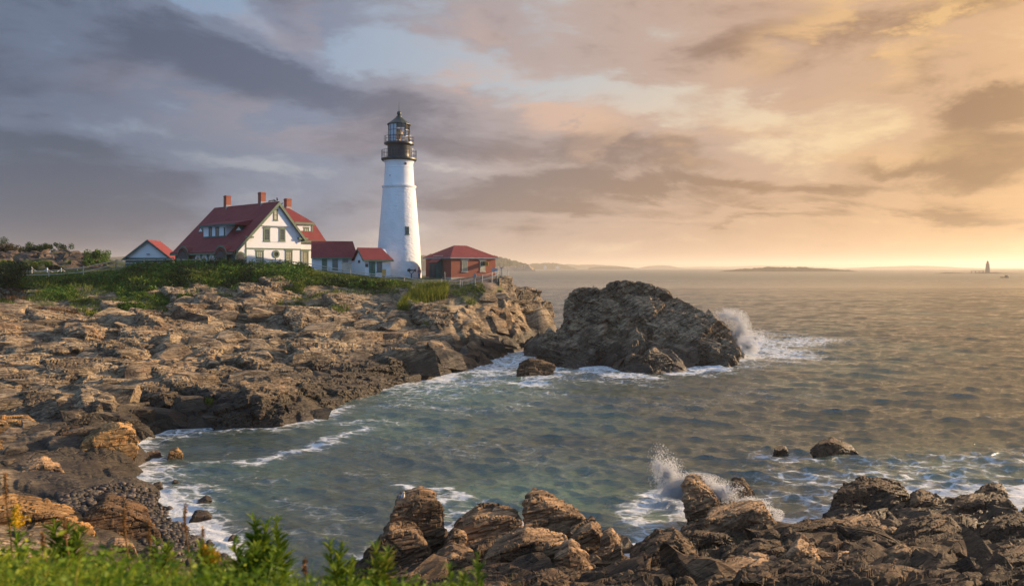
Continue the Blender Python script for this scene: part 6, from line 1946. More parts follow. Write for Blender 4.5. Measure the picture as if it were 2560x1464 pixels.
# lantern room: glazing, bars, lens, blinds
lr = 26.6
lan = MB().lathe(pr([(lr, 357.2), (lr, 311.6)]), 16, a0=0, a1=2 * math.pi).build("lantern_glazing", MAT['clear'], LH)
bars = MB()
r = lr * mpp
for i in range(16):
    t_ = 2 * math.pi * i / 16
    bars.tube((r * math.cos(t_), r * math.sin(t_), hz(357)), (r * math.cos(t_), r * math.sin(t_), hz(311.5)), 0.035, 5)
for py in (356, 342, 327, 313):
    bars.path([(r * math.cos(2 * math.pi * i / 16), r * math.sin(2 * math.pi * i / 16), hz(py)) for i in range(17)], 0.032, 5)
bars.build("glazing_bars", MAT['black'], LH)
MB().lathe(pr([(lr - 1.2, 357), (lr - 1.2, 312)]), 14, a0=R(172), a1=R(262)).build("lantern_blind", MAT['curtain'], LH)
lens = MB().lathe(pr([(0.5, 357), (4, 357), (3, 349), (5.5, 348), (5.5, 346), (6.5, 343), (8.5, 338), (9, 334), (8.5, 330), (6.5, 325), (4, 322.5), (0.5, 322)]), 20)
lens.box(-0.75, -0.3, -0.2, 0.2, hz(347), hz(327))
lens.build("beacon_lens", MAT['brass'], LH, smooth=True)
MB().lathe(pr([(0.5, 311.5), (27, 311.9), (29.6, 312.9), (29.8, 311), (27, 309), (19, 303.5), (12, 297.5), (7.5, 293.2), (7.2, 291.4), (0.5, 291.4)]), 16).build("lantern_roof", MAT['roof_black'], LH)
MB().lathe(pr([(0.2, 291.6), (5.8, 291.6), (4.4, 289.6), (3.4, 288.5), (4.4, 287.2), (5.4, 284.6), (5.2, 281.6), (3.8, 279.2), (1.6, 278), (0.2, 277.8)]), 20).build("ball_finial", MAT['roof_black'], LH, smooth=True)
MB().tube((0, 0, hz(278.5)), (0, 0, hz(253.8)), 0.05, 6, 0.015).build("lightning_rod", MAT['black'], LH)


def on_shaft(px, py, rad):
    """local point on the shaft surface at a pixel"""
    x = (px - 997.6) * mpp
    return Vector((x, -math.sqrt(max(0.01, rad * rad - x * x)), hz(py)))


def shaft_window(px, py, w, h, rad, name, round_=False, label=None):
    c = on_shaft(px, py, rad)
    nrm = Vector((c.x, c.y, 0)).normalized()
    e = Vector((-nrm.y, nrm.x, 0))
    mb = MB()
    up = Vector((0, 0, 1))
    if round_:
        for i in range(16):
            t0, t1_ = 2 * math.pi * i / 16, 2 * math.pi * (i + 1) / 16
            mb.prism([c + e * q * math.cos(t) + up * q * math.sin(t) - nrm * 0.03 for q, t in ((w * .36, t0), (w * .5, t0), (w * .5, t1_), (w * .36, t1_))], nrm * 0.1)
        o = mb.build(name, MAT['metal_grey'], LH)
        g = MB().prism([c + e * w * .36 * math.cos(2 * math.pi * i / 14) + up * w * .36 * math.sin(2 * math.pi * i / 14) for i in range(14)], nrm * 0.03)
    else:
        f_ = 0.12
        for s in (-1, 1):
            quad_on(mb, c + e * s * (w / 2 - f_ / 2), e, nrm, f_, h, -0.15, 0.12)
            quad_on(mb, c + up * s * (h / 2 - f_ / 2), e, nrm, w - 2 * f_, f_, -0.15, 0.12)
        quad_on(mb, c, e, nrm, w - 2 * f_, 0.05, -0.1, 0.07)
        quad_on(mb, c, e, nrm, 0.04, h - 2 * f_, -0.1, 0.068)
        quad_on(mb, c - up * (h / 2 + .06), e, nrm, w + .2, .12, -0.1, 0.16)
        o = mb.build(name, MAT['dark_green'], LH)
        g = MB()
        quad_on(g, c, e, nrm, w - 2 * f_, h - 2 * f_, -0.1, 0.03)
    g.build("pane", MAT['glass'], o)
    if label:
        o["label"] = label


shaft_window(1023, 577.5, 0.62, 1.15, 49.2 * mpp, "window", label="green framed window low on the shaft")
shaft_window(1017, 412.5, 0.48, 0.48, 35.0 * mpp, "porthole", True)
shaft_window(980, 442, 0.18, 0.18, 36.6 * mpp, "vent", True)

# ------------------------------------------------------------------ brick building, right
ab = R(36)
cb_ = W(*Z2(1013, 1340), 116.0)
BR = Frame("brick_building", (cb_.x, cb_.y, cb_.z), ab)
tag(BR.o, "low red brick building with a hipped red roof right of the lighthouse", "building")
wR = BR.y(*Z2(1335, 1250)).x
wLd = BR.x(*Z2(828, 1250), 0.0).y
ev = BR.y(*Z2(1013, 1172)).z
MB().box(0, wR, 0, wLd, 0.42, ev).build("wall", MAT['brick'], BR.o)
MB().box(-0.08, wR + 0.08, -0.08, wLd + 0.08, -0.8, 0.417).build("foundation", MAT['stone'], BR.o)
ap_ = BR.y(*Z2(1085, 1088), wLd / 2).z
oe = 0.38
rx0, rx1 = wR / 2 - 1.1, wR / 2 + 1.1
c00, c10, c11, c01 = Vector((-oe, -oe, ev)), Vector((wR + oe, -oe, ev)), Vector((wR + oe, wLd + oe, ev)), Vector((-oe, wLd + oe, ev))
k0, k1 = Vector((rx0, wLd / 2, ap_)), Vector((rx1, wLd / 2, ap_))
rb = MB().add([c00, c10, c11, c01, k0, k1], [[0, 1, 5, 4], [1, 2, 5], [2, 3, 4, 5], [3, 0, 4], [3, 2, 1, 0]])
rb.build("roof", MAT['roof'], BR.o)
MB().box(-oe + .03, wR + oe - .03, -oe + .03, wLd + oe - .03, ev - 0.2, ev - 0.004).build("fascia", MAT['metal_grey'], BR.o)
for i, (x0, x1, y0_, y1_) in enumerate(((1090, 1132, 1196, 1274), (1222, 1260, 1198, 1272))):
    a_, b_ = BR.y(*Z2(x0, y0_)), BR.y(*Z2(x1, y1_))
    wo_ = window(BR, a_, b_, 'y', 0.09, 5 if i == 0 else 2, 8 if i == 0 else 2, trim='blind', glass='blind' if i == 0 else 'glass', sill=False,
                 label=("gridded window with pale lintel" if i == 0 else "window with its ochre top flap swung open"))
    MB().box(a_.x - 0.2, b_.x + 0.2, -0.09, -0.004, a_.z, a_.z + 0.2).build("lintel", MAT['stone'], wo_)
    MB().box(a_.x - 0.06, b_.x + 0.06, -0.11, -0.004, b_.z - 0.18, b_.z).build("sill", MAT['stone'], wo_)
    if i == 1:
        mz = (a_.z + b_.z) / 2
        fl = MB()
        fl.prism([Vector((b_.x - 0.1, -0.08, a_.z - 0.05)), Vector((b_.x - 0.06, -0.95, a_.z - 0.25)), Vector((b_.x - 0.06, -1.0, mz - 0.05)), Vector((b_.x - 0.1, -0.08, mz))], (0.05, 0, 0))
        fl.build("shutter_flap", MAT['flap'], wo_)
        MB().box(a_.x + .12, b_.x - .12, -0.05, -0.03, b_.z + .1, mz).build("lower_blind", MAT['blind'], wo_)
# vestibule on the left wall
v0, v1 = BR.x(*Z2(945, 1335), 0.0).y, BR.x(*Z2(880, 1335), 0.0).y
pd = 0.95
p_ = BR.x(*Z2(911, 1335), -pd).y
q_ = BR.x(*Z2(853, 1335), -pd).y
vt = BR.x(*Z2(911, 1216), -pd).z
MB().prism([Vector((-0.004, p_, 0)), Vector((-pd, p_, 0)), Vector((-pd, p_, vt)), Vector((-0.004, p_, vt + 0.75))], (0, q_ - p_, 0)).build("vestibule", MAT['dark_green'], BR.o)
MB().prism([Vector((-0.003, p_ - .12, vt + .80)), Vector((-pd - .16, p_ - .12, vt)), Vector((-pd - .16, p_ - .12, vt + .1)), Vector((-0.003, p_ - .12, vt + .9))], (0, q_ - p_ + .24, 0)).build("vestibule_roof", MAT['roof'], BR.o)
w_ = q_ - p_
dv = MB().box(-pd - 0.05, -pd - 0.004, p_ + w_ * .15, q_ - w_ * .12, 0.02, vt - 0.25).build("vestibule_door", MAT['bronze_plate'], BR.o)
MB().box(-pd - 0.075, -pd - 0.053, p_ + w_ * .48, p_ + w_ * .54, 0.05, vt - 0.3).build("door_edge", MAT['dark_green'], dv)
ld = BR.x(*Z2(905, 1178), 0.0)
MB().box(-0.09, -0.004, p_ - .1, q_ + .3, vt + 0.93, vt + 1.15).build("vestibule_lintel", MAT['stone'], BR.o)

# small boxes and stones by the walls
for (px, pyb, w, h, Y, mt, nm, lb, ct) in [
    (867, 687, 1.4, 1.7, 116.5, 'wood', "display_case", "weathered wooden display case on posts behind the fence by the long wing", "display case"),
    (960, 691, 0.55, 1.0, 113.5, 'flap', "utility_box", "small tan box on the wall right of the green door", "box"),
    (1111, 697, 0.35, 1.0, 113.6, 'bronze_plate', "bollard", "dark bollard beside the green vestibule", "bollard")]:
    P = W(px, pyb, Y)
    o = empty(nm, (P.x, P.y, P.z - 0.3), ac_)
    tag(o, lb, ct)
    if nm == "display_case":
        MB().box(-w / 2, w / 2, -.08, .08, 0.9, h + .3).build("panel", MAT[mt], o)
        MB().box(-w / 2 - .08, w / 2 + .08, -.16, .16, h + .303, h + .42).build("cap", MAT['stone'], o)
        for s in (-1, 1):
            MB().box(s * w / 2 - .07 + (-.08 * s), s * w / 2 + .07 - .08 * s, -.07, .07, 0, .897).build("leg", MAT['wood'], o)
    elif nm == "utility_box":
        MB().box(-w / 2, w / 2, -.2, .2, 0.3, h + .3).build("case", MAT[mt], o)
        MB().box(-w / 2 - .05, w / 2 + .05, -.25, .25, h + .303, h + .36).build("lid", MAT['stone'], o)
        MB().box(-.1, .1, -.1, .1, 0, .297).build("base", MAT['bronze_plate'], o)
    else:
        MB().lathe([(.02, 0), (w * .6, 0), (w * .45, .25), (w * .32, .3), (w * .32, h + .1), (w * .2, h + .3), (.02, h + .32)], 12).build("shaft", MAT[mt], o, smooth=True)

# ================================================================== FENCES AND SMALL THINGS ON THE CLIFF TOP
def fence(name, posts, fracs, label, cat, mat, rp=0.085, rr=0.055, cap=False, group=None):
    """posts: (px, y top, y foot, distance); rails at fractions of the post height"""
    P = [(W(a, t, Y), W(a, b, Y)) for a, t, b, Y in posts]
    o = empty(name, P[0][1])
    tag(o, label, cat, group)
    O = P[0][1]
    for t, b in P:
        MB().tube(b - O - Vector((0, 0, 0.5)), t - O + Vector((0, 0, 0.06)), rp, 6, rp * 0.92).build("post", mat, o)
    for (t0, b0), (t1, b1) in zip(P, P[1:]):
        for f in fracs:
            p, q = b0.lerp(t0, f) - O, b1.lerp(t1, f) - O
            mid = (p + q) / 2 + Vector((0, 0, -0.03))
            MB().path([p, mid, q], rr, 6).build("rail", mat, o)
    return o


fence("rail_fence", [(40, 677, 698, 109.5), (122, 675, 697, 112), (208.5, 666, 694, 113.5), (290, 649, 671, 121)], (0.92, 0.5), "weathered wooden rail fence across the lawn at the far left", "fence", MAT['wood'])
fence("rail_fence", [(290, 649, 671, 121), (360, 648, 670, 120), (430, 647, 669, 119), (500, 648, 670, 118), (570, 647, 669, 118), (640, 646, 668, 117.5), (700, 648, 670, 117)], (0.95, 0.6, 0.25), "weathered rail fence behind the rose thicket below the house", "fence", MAT['wood'])
fence("rail_fence", [(700, 648, 670, 117), (769, 657, 674, 116), (822.6, 667, 681, 115), (876, 676, 690, 113.5), (924.6, 683, 696, 112.5), (1011, 692, 708, 111), (1057, 699, 712, 110), (1104, 698, 716, 109.5), (1151, 700, 721, 108.6)], (0.93, 0.52, 0.14), "long wooden rail fence sloping down in front of the tower", "fence", MAT['wood'])
fence("metal_railing", [(1156, 702, 722, 108.4), (1180, 695, 716, 109), (1206, 688, 709, 109.6), (1230, 682, 701, 110.5), (1244, 678, 696, 111.2)], (1.0, 0.5), "pale metal handrail rising along the path towards the cliff end", "railing", MAT['galv'], 0.05, 0.04)
fence("metal_railing", [(1244, 677, 697, 112.2), (1257, 676, 693, 112.8), (1269.5, 672, 691, 113.4)], (1.0, 0.66, 0.33), "metal guard railing on top of the golden cliff pillar", "railing", MAT['galv'], 0.05, 0.035)
fence("rail_fence", [(1049, 676, 697, 131), (1068, 676, 697, 131)], (0.95, 0.6, 0.25), "short white rail fence between the tower and the brick building", "fence", MAT['whitewood'], 0.06, 0.06)

# rope fence: short white posts with drooping ropes
RP = [(40, 671, 683, 126), (79.5, 668.5, 681, 127), (117.8, 670, 681, 128), (153.3, 671, 681, 130), (193.5, 673.5, 681, 134), (225, 675, 681.5, 138), (239.5, 675, 681, 141)]
P = [(W(a, t, Y), W(a, b, Y)) for a, t, b, Y in RP]
o = empty("rope_fence", P[0][1])
tag(o, "low fence of short white posts joined by drooping white ropes", "fence")
for t, b in P:
    mb = MB().tube(b - P[0][1] - Vector((0, 0, 0.4)), t - P[0][1], 0.085, 8)
    mb.ball(t - P[0][1], 0.09, 8, 5)
    mb.build("post", MAT['whitewood'], o)
for (t0, b0), (t1, b1) in zip(P, P[1:]):
    for drop, off in ((0.55, 0.06),):
        pts = []
        for i in range(9):
            f = i / 8
            q = t0.lerp(t1, f) - P[0][1]
            pts.append(q + Vector((0, 0, -off - drop * 4 * f * (1 - f))))
        MB().path(pts, 0.035, 5).build("rope", MAT['whitewood'], o)


def post_viewer(px, ytop, yb, Y, name, label, cat):
    t, b = W(px, ytop, Y), W(px, yb, Y)
    h = t.z - b.z
    o = empty(name, b)
    tag(o, label, cat)
    MB().lathe([(.02, -.3), (.16, -.3), (.16, .06), (.07, .12), (.06, h * .6), (.11, h * .64), (.02, h * .66)], 12).build("post", MAT['galv'], o, smooth=True)
    hd = MB()
    hd.box(-.17, .17, -.2, .2, h * .68, h * .92)
    hd.box(-.12, .12, -.14, .14, h * .92, h)
    hd.build("viewer_head", MAT['metal_grey'], o)
    for s in (-1, 1):
        MB().tube((s * .09, -.2, h * .8), (s * .09, .33, h * .82), .06, 8).build("eyepiece", MAT['black'], o)
    return o


post_viewer(1187.5, 683, 713, 108.9, "coin_viewer", "grey coin viewer on a post beside the path handrail", "viewer")
# lamp-like fork at the very end of the cliff
t, b = W(1253.5, 667, 112.6), W(1253.5, 693, 112.6)
o = empty("fork_post", b)
tag(o, "thin metal post with a forked top at the cliff end", "post")
h = t.z - b.z
MB().tube((0, 0, -.3), (0, 0, h - .15), .06, 8).build("post", MAT['metal_grey'], o)
fk = MB()
for s in (-1, 1):
    fk.tube((0, 0, h - .2), (s * .28, 0, h + .02), .045, 6)
fk.box(-.16, .16, -.12, .12, h - .25, h - .08)
fk.build("fork", MAT['metal_grey'], o)
# sign board by the corner of the brick building
t, b = W(1237, 676, 117.5), W(1237, 690, 117.5)
o = empty("sign_board", b, R(12))
tag(o, "grey tilted information sign board at the corner of the brick building", "sign")
MB().prism([(-.45, 0, .75), (.45, 0, .75), (.45, .35, 1.15), (-.45, .35, 1.15)], (0, .03, -.04)).build("panel", MAT['metal_grey'], o)
for s in (-1, 1):
    MB().tube((s * .35, .2, -.3), (s * .35, .2, .9), .04, 6).build("leg", MAT['metal_grey'], o)

# fog horn on its stand
b = W(1028.5, 698, 119.5)
o = empty("fog_horn", (b.x, b.y, b.z))
tag(o, "black fog horn on a forked iron stand beside the tower foot", "horn")
MB().tube((0, 0, -.3), (0, 0, .85), .09, 8).tube((0, 0, .85), (-.3, 0, 1.05), .05, 6).tube((0, 0, .85), (.3, 0, 1.05), .05, 6).tube((-.3, 0, 1.0), (-.3, 0, 1.2), .05, 6).tube((.3, 0, 1.0), (.3, 0, 1.2), .05, 6).build("stand", MAT['black'], o)
hb = MB()
prof = [(.02, -.62), (.17, -.6), (.2, -.5), (.2, -.25), (.14, -.2), (.14, -.05), (.1, 0), (.09, .3), (.12, .45), (.2, .58), (.3, .66), (.26, .66), (.1, .4), (.02, .38)]
n_ = 14
vs = [(z, r * math.cos(2 * math.pi * i / n_), 1.36 + r * math.sin(2 * math.pi * i / n_)) for r, z in prof for i in range(n_)]
fs = [[k * n_ + i, k * n_ + (i + 1) % n_, (k + 1) * n_ + (i + 1) % n_, (k + 1) * n_ + i] for k in range(len(prof) - 1) for i in range(n_)]
hb.add(vs, fs)
hb.box(-.42, -.18, -.13, .13, 1.5, 1.62)
hb.build("horn", MAT['black'], o, smooth=True)


# ------------------------------------------------------------------ visitor seen from behind
def skin_body(name, joints, edges, mat, parent=None, sub=2):
    me = bpy.data.meshes.new(name)
    me.from_pydata([j[:3] for j in joints], edges, [])
    o = bpy.data.objects.new(name, me)
    COL.objects.link(o)
    o.modifiers.new("k", 'SKIN')
    for i, j in enumerate(joints):
        r = j[3]
        me.skin_vertices[0].data[i].radius = r if isinstance(r, tuple) else (r, r)
    me.skin_vertices[0].data[0].use_root = True
    sb = o.modifiers.new("s", 'SUBSURF')
    sb.levels = sub
    sb.render_levels = sub
    dg = bpy.context.evaluated_depsgraph_get()
    m2 = bpy.data.meshes.new_from_object(o.evaluated_get(dg))
    o.modifiers.clear()
    o.data = m2
    m2.materials.clear()
    m2.materials.append(mat)
    m2.polygons.foreach_set("use_smooth", [True] * len(m2.polygons))
    if parent:
        o.parent = parent
    return o


b = W(1048, 698, 118.3)
pe = empty("person", b, R(-25))
tag(pe, "visitor in a dull red and grey jacket and blue jeans standing by the tower foot", "person")
J = [(0, 0, .95, .13), (0, 0, 1.12, .13), (0, .01, 1.33, .15), (0, 0, 1.46, .08), (0, -.01, 1.53, .055), (0, -.02, 1.60, .085), (0, -.02, 1.69, .085),
     (-.18, 0, 1.41, .06), (-.24, .02, 1.15, .045), (-.20, -.12, .95, .035), (-.17, -.2, .92, .035),
     (.18, 0, 1.41, .06), (.25, .03, 1.15, .045), (.27, -.02, .9, .035), (.275, -.04, .82, .035),
     (-.1, 0, .86, .09), (-.12, .02, .48, .065), (-.13, .05, .09, .045), (-.14, -.13, .035, .04),
     (.1, 0, .86, .09), (.12, -.03, .48, .065), (.13, .02, .09, .045), (.15, -.16, .035, .04)]
Ed = [(0, 1), (1, 2), (2, 3), (3, 4), (4, 5), (5, 6), (3, 7), (7, 8), (8, 9), (9, 10), (3, 11), (11, 12), (12, 13), (13, 14), (0, 15), (15, 16), (16, 17), (17, 18), (0, 19), (19, 20), (20, 21), (21, 22)]
skin_body("body", J, Ed, MAT['skin'], pe)
skin_body("jacket", [(0, 0, .90, (.18, .14)), (0, 0, 1.12, (.175, .145)), (0, .01, 1.34, (.19, .15)), (0, 0, 1.45, (.11, .1)), (-.18, 0, 1.41, .085), (-.245, .02, 1.15, .07), (-.205, -.11, .97, .055), (.18, 0, 1.41, .085), (.255, .03, 1.15, .07), (.275, -.015, .93, .055)],
          [(0, 1), (1, 2), (2, 3), (3, 4), (4, 5), (5, 6), (3, 7), (7, 8), (8, 9)], MAT['shirt'], pe)
skin_body("jeans", [(0, 0, .93, (.165, .13)), (-.1, 0, .82, .115), (-.12, .02, .48, .085), (-.13, .05, .10, .075), (.1, 0, .82, .115), (.12, -.03, .48, .085), (.13, .02, .10, .075)],
          [(0, 1), (1, 2), (2, 3), (0, 4), (4, 5), (5, 6)], MAT['jeans'], pe)
skin_body("cap", [(0, -.0, 1.66, .105), (0, -.01, 1.725, .085), (0, -.12, 1.68, (.08, .02))], [(0, 1), (0, 2)], MAT['cap'], pe, 2)

# ------------------------------------------------------------------ birds
def small_bird(px, py, Y, rz, mat, label, group):
    P = W(px, py, Y)
    o = empty("bird", P, rz)
    tag(o, label, "bird", group)
    skin_body("body", [(0, 0, .16, .07), (0, -.10, .22, .055), (0, -.16, .31, .045), (0, -.23, .31, .015), (0, .12, .13, .045), (0, .26, .08, .02)], [(0, 1), (1, 2), (2, 3), (0, 4), (4, 5)], mat, o, 1)
    for s in (-1, 1):
        MB().tube((s * .03, 0, .0), (s * .03, .01, .14), .012, 4).build("leg", mat, o)
    return o


ridge0 = W(*Z1(1950, 205), Yh)
for i, (x, dy) in enumerate(((1850, 0), (1862, 0), (1876, 0), (1893, 0), (1908, 0), (1916, 0), (1925, 0), (1946, 0))):
    q = K.x(*Z1(x, 205), 0.0)
    wp = K.O + K.u * q.x + K.v * q.y
    o = small_bird(0, 0, 1, R(40 + 47 * i), MAT['gull_black'], "one of the small black birds lined up on the house ridge" if i < 7 else "larger black bird on the very tip of the house gable", "birds on the roof ridge")
    o.location = (wp.x, wp.y, K.O.z + zr - 0.01)
    if i == 7:
        o.scale = (1.7, 1.7, 1.7)
        o.location = ridge0 + Vector((0, -.1, 0.02))
q = K.y(*Z1(2002, 262), -0.5)
wp = K.O + K.u * q.x + K.v * q.y
o = small_bird(0, 0, 1, R(100), MAT['gull_black'], "single black bird on the right slope of the house gable", "birds on the roof ridge")
o.location = (wp.x, wp.y, K.O.z + roof_z(q.x) + 0.0)

# the gull on its rock
gz_top = 99
gp = W(1005, 1257, 27.6)
o = empty("seagull", gp, R(28))
o.scale = (0.92, 0.92, 0.92)
tag(o, "grey backed white gull perched on top of the pale rock", "gull")
skin_body("body", [(0, 0, .22, .085), (0, -.11, .30, .075), (0, -.16, .39, .048), (0, -.18, .455, .052), (0, -.22, .46, .03), (0, .12, .17, .06), (0, .24, .12, .025)], [(0, 1), (1, 2), (2, 3), (3, 4), (0, 5), (5, 6)], MAT['gull_white'], o, 2)
for s in (-1, 1):
    skin_body("wing", [(s * .062, -.10, .30, (.035, .06)), (s * .078, .04, .25, (.03, .075)), (s * .065, .17, .185, (.022, .05)), (s * .035, .29, .13, (.012, .025))], [(0, 1), (1, 2), (2, 3)], MAT['gull_grey'], o, 2)
    MB().tube((s * .035, .0, -.05), (s * .035, .01, .17), .011, 6).tube((s * .035, .0, 0), (s * .045, -.07, -.005), .012, 5).build("leg", MAT['gull_leg'], o)
MB().tube((0, .22, .135), (0, .36, .085), .028, 6, .01).build("tail", MAT['gull_black'], o)
MB().tube((0, -.245, .462), (0, -.325, .445), .018, 6, .005).build("beak", MAT['beak'], o)

# ================================================================== FAR SHORE
def far_land(name, prof, Yb, depth, mat, label, bumpy=0.0, seed=0, water_y=None):
    """prof: (px, y top); land rising from the sea at distance Yb, really `depth` metres deep"""
    xs = np.array([p[0] for p in prof], float)
    tops = np.array([p[1] for p in prof], float)
    nX, nD = max(60, int((xs[-1] - xs[0]) * 1.2)), 9
    px = np.linspace(xs[0], xs[-1], nX)
    top = np.interp(px, xs, tops)
    hgt = np.maximum(0.0, H - (top - HY) / F * (Yb + depth * .35))
    V = np.zeros((nD, nX, 3))
    for k in range(nD):
        d = k / (nD - 1)
        Y = Yb + depth * d
        sh = min(1, d / 0.35) ** 0.6 * (1 if d <= .5 else max(0, (1 - d) / .5) ** .6)
        jag = 1 + bumpy * fbm(px / 7.0 + 31 * k, np.full(nX, seed + .5 * k), oct=4, k=seed)
        z = hgt * sh * jag - (1.5 if k in (0, nD - 1) else 0)
        V[k, :, 0] = (px - CX) / F * (Yb + depth * .35)
        V[k, :, 1] = Y
        V[k, :, 2] = z
    o = np_mesh(name, V.reshape(-1, 3), grid_faces(nD, nX), mat)
    tag(o, label, kind="structure")
    return o


def landmat(name, c0, c1, sc):
    m, n, p, _ = new_mat(name)
    pos = n.node('ShaderNodeNewGeometry').outputs['Position']
    f = n.noise(pos, sc, 6, 0.65)
    z = n.sep(pos)[2]
    c = n.mix(n.smooth(f, 0.35, 0.7), c0, c1)
    n.put(p.inputs['Base Color'], c)
    p.inputs['Roughness'].default_value = 0.95
    p.inputs['Specular IOR Level'].default_value = 0.1
    return m


MAT['wooded'] = landmat('wooded_hill', (0.022, 0.034, 0.016), (0.06, 0.065, 0.03), 0.05)
MAT['scrub'] = landmat('island_scrub', (0.030, 0.034, 0.014), (0.075, 0.065, 0.03), 0.12)
MAT['reef'] = landmat('reef_rock', (0.05, 0.045, 0.035), (0.10, 0.08, 0.06), 0.3)
MAT['cliff_far'] = landmat('far_shore_ledge', (0.30, 0.22, 0.15), (0.42, 0.32, 0.22), 0.1)
far_land("far_hill", [(1030, 668), (1040, 646), (1052, 638), (1064, 637), (1150, 632), (1235, 640), (1250, 643), (1270, 648), (1290, 653), (1305, 657), (1320, 661), (1334, 670)], 2300, 500, MAT['wooded'], "wooded hill across the bay beside the brick building", 0.10, 1)
far_land("far_ledge", [(1225, 672), (1240, 668), (1262, 667), (1290, 666.5), (1310, 664), (1322, 663.5), (1330, 668), (1334, 672)], 2150, 60, MAT['cliff_far'], "pale rock ledge at the foot of the wooded hill", 0.3, 2)
far_land("far_hill", [(1300, 669), (1325, 660), (1345, 657.5), (1375, 657), (1400, 659), (1420, 664), (1436, 669.5)], 4300, 600, MAT['wooded'], "low wooded point beyond the hill", 0.10, 3)
far_land("far_hill", [(1390, 668.5), (1420, 660), (1450, 662), (1485, 661), (1515, 662.5), (1545, 664.5), (1582, 668.5)], 6200, 900, MAT['wooded'], "long low far headland", 0.08, 4)
far_land("far_island", [(1475, 669.5), (1500, 666.5), (1530, 666), (1560, 666.8), (1580, 669.5)], 4400, 200, MAT['wooded'], "thin flat island before the far headland", 0.1, 5)
far_land("far_island", [(1608, 668.5), (1622, 664.8), (1650, 663), (1675, 664), (1700, 668.5)], 6500, 500, MAT['wooded'], "small far wooded island", 0.1, 6)
far_land("far_hill", [(1690, 668), (1760, 666), (1830, 666.4), (1900, 663.6), (1975, 664.5), (2030, 666.4), (2080, 668)], 8200, 700, MAT['wooded'], "faint far shore behind the dark island", 0.05, 7)
far_land("dark_island", [(1812, 678.5), (1822, 676), (1840, 674), (1862, 672), (1880, 671.8), (1905, 669.5), (1925, 667.6), (1945, 668.2), (1960, 667.4), (1975, 669), (2000, 668.6), (2012, 667), (2030, 669.6), (2052, 670.4), (2080, 672.4), (2105, 674), (2112, 677), (2120, 674.8), (2126, 676.8), (2134, 678.5)], 1930, 130, MAT['scrub'], "dark low scrubby island on the horizon", 0.16, 8)
far_land("far_hill", [(2165, 669), (2200, 667), (2250, 665.6), (2300, 664.2), (2340, 664.8), (2380, 667), (2440, 670.5)], 5400, 700, MAT['wooded'], "long faint island left of the distant lighthouse", 0.06, 9)
far_land("reef", [(2345, 682.8), (2362, 681.4), (2390, 681.6), (2420, 682.6), (2445, 681.2), (2470, 680.4), (2490, 680.6), (2505, 682), (2540, 683), (2560, 683.6)], 1340, 26, MAT['reef'], "thin reef under the distant lighthouse", 0.3, 10)
far_land("far_hill", [(-200, 640), (60, 638), (200, 644), (250, 646), (262, 642), (280, 643.5), (300, 641), (330, 642), (420, 640), (520, 645), (640, 655), (700, 668)], 2600, 500, MAT['wooded'], "bluish wooded shore behind the outbuilding", 0.05, 11)
# white houses on the far point
for i, (px, pyt, w, hh_) in enumerate(((1363, 661, 7, 9), (1394, 664, 9, 6))):
    P = W(px, 669, 4250)
    o = empty("white_building", (P.x, P.y, 2.0), 0)
    tag(o, "tiny tall white building on the far low point" if i == 0 else "tiny white house further right on the far low point", "building")
    MB().prism([(-w, 0, 0), (w, 0, 0), (w, 0, hh_ + 4), (0, 0, hh_ + 12), (-w, 0, hh_ + 4)], (0, 14, 0)).build("wall", MAT['white'], o)
    MB().prism([(-w - 1, -1, hh_ + 4), (0, -1, hh_ + 13), (w + 1, -1, hh_ + 4), (0, -1, hh_ + 12.2)], (0, 16, 0)).build("roof", MAT['metal_grey'], o)

# distant ledge lighthouse
Yr = 1342.0
b = W(2478, 682.5, Yr)
o = empty("distant_lighthouse", (b.x, Yr + 10, 0.6))
tag(o, "small dark distant lighthouse on its reef near the right edge", "lighthouse")
MB().lathe([(.1, -1), (5.2, -1), (5.0, .8), (3.9, 1.0), (2.75, 15.0), (2.7, 15.6), (.1, 15.6)], 20).build("tower_shaft", MAT['far_stone'], o, smooth=True)
MB().lathe([(.1, 15.6), (3.5, 15.7), (3.5, 16.2), (.1, 16.2)], 20).build("gallery_deck", MAT['far_stone'], o)
MB().lathe([(.1, 16.2), (1.7, 16.2), (1.7, 19.0), (.1, 19.0)], 14).build("lantern", MAT['black'], o)
MB().lathe([(.05, 18.95), (2.1, 19.0), (1.2, 20.2), (.3, 20.7), (.25, 21.8), (.05, 21.9)], 14).build("lantern_roof", MAT['roof_black'], o)
rl_ = MB()
for f_ in (.6, 1.1):
    rl_.path([(3.3 * math.cos(i * .5236), 3.3 * math.sin(i * .5236), 16.2 + f_) for i in range(13)], .08, 4)
rl_.build("railing", MAT['black'], o)
pier = empty("landing_pier", W(2448, 680.5, Yr + 4))
pier.location.z = 0
tag(pier, "dark landing stage at the left foot of the distant lighthouse", "pier")
MB().box(-14, 14, -1.5, 1.5, 4.2, 4.8).build("deck", MAT['far_stone'], pier)
for i in range(5):
    MB().box(-13.5 + 6.6 * i, -12.9 + 6.6 * i, -1, 1, -1, 4.197).build("leg", MAT['far_stone'], pier)

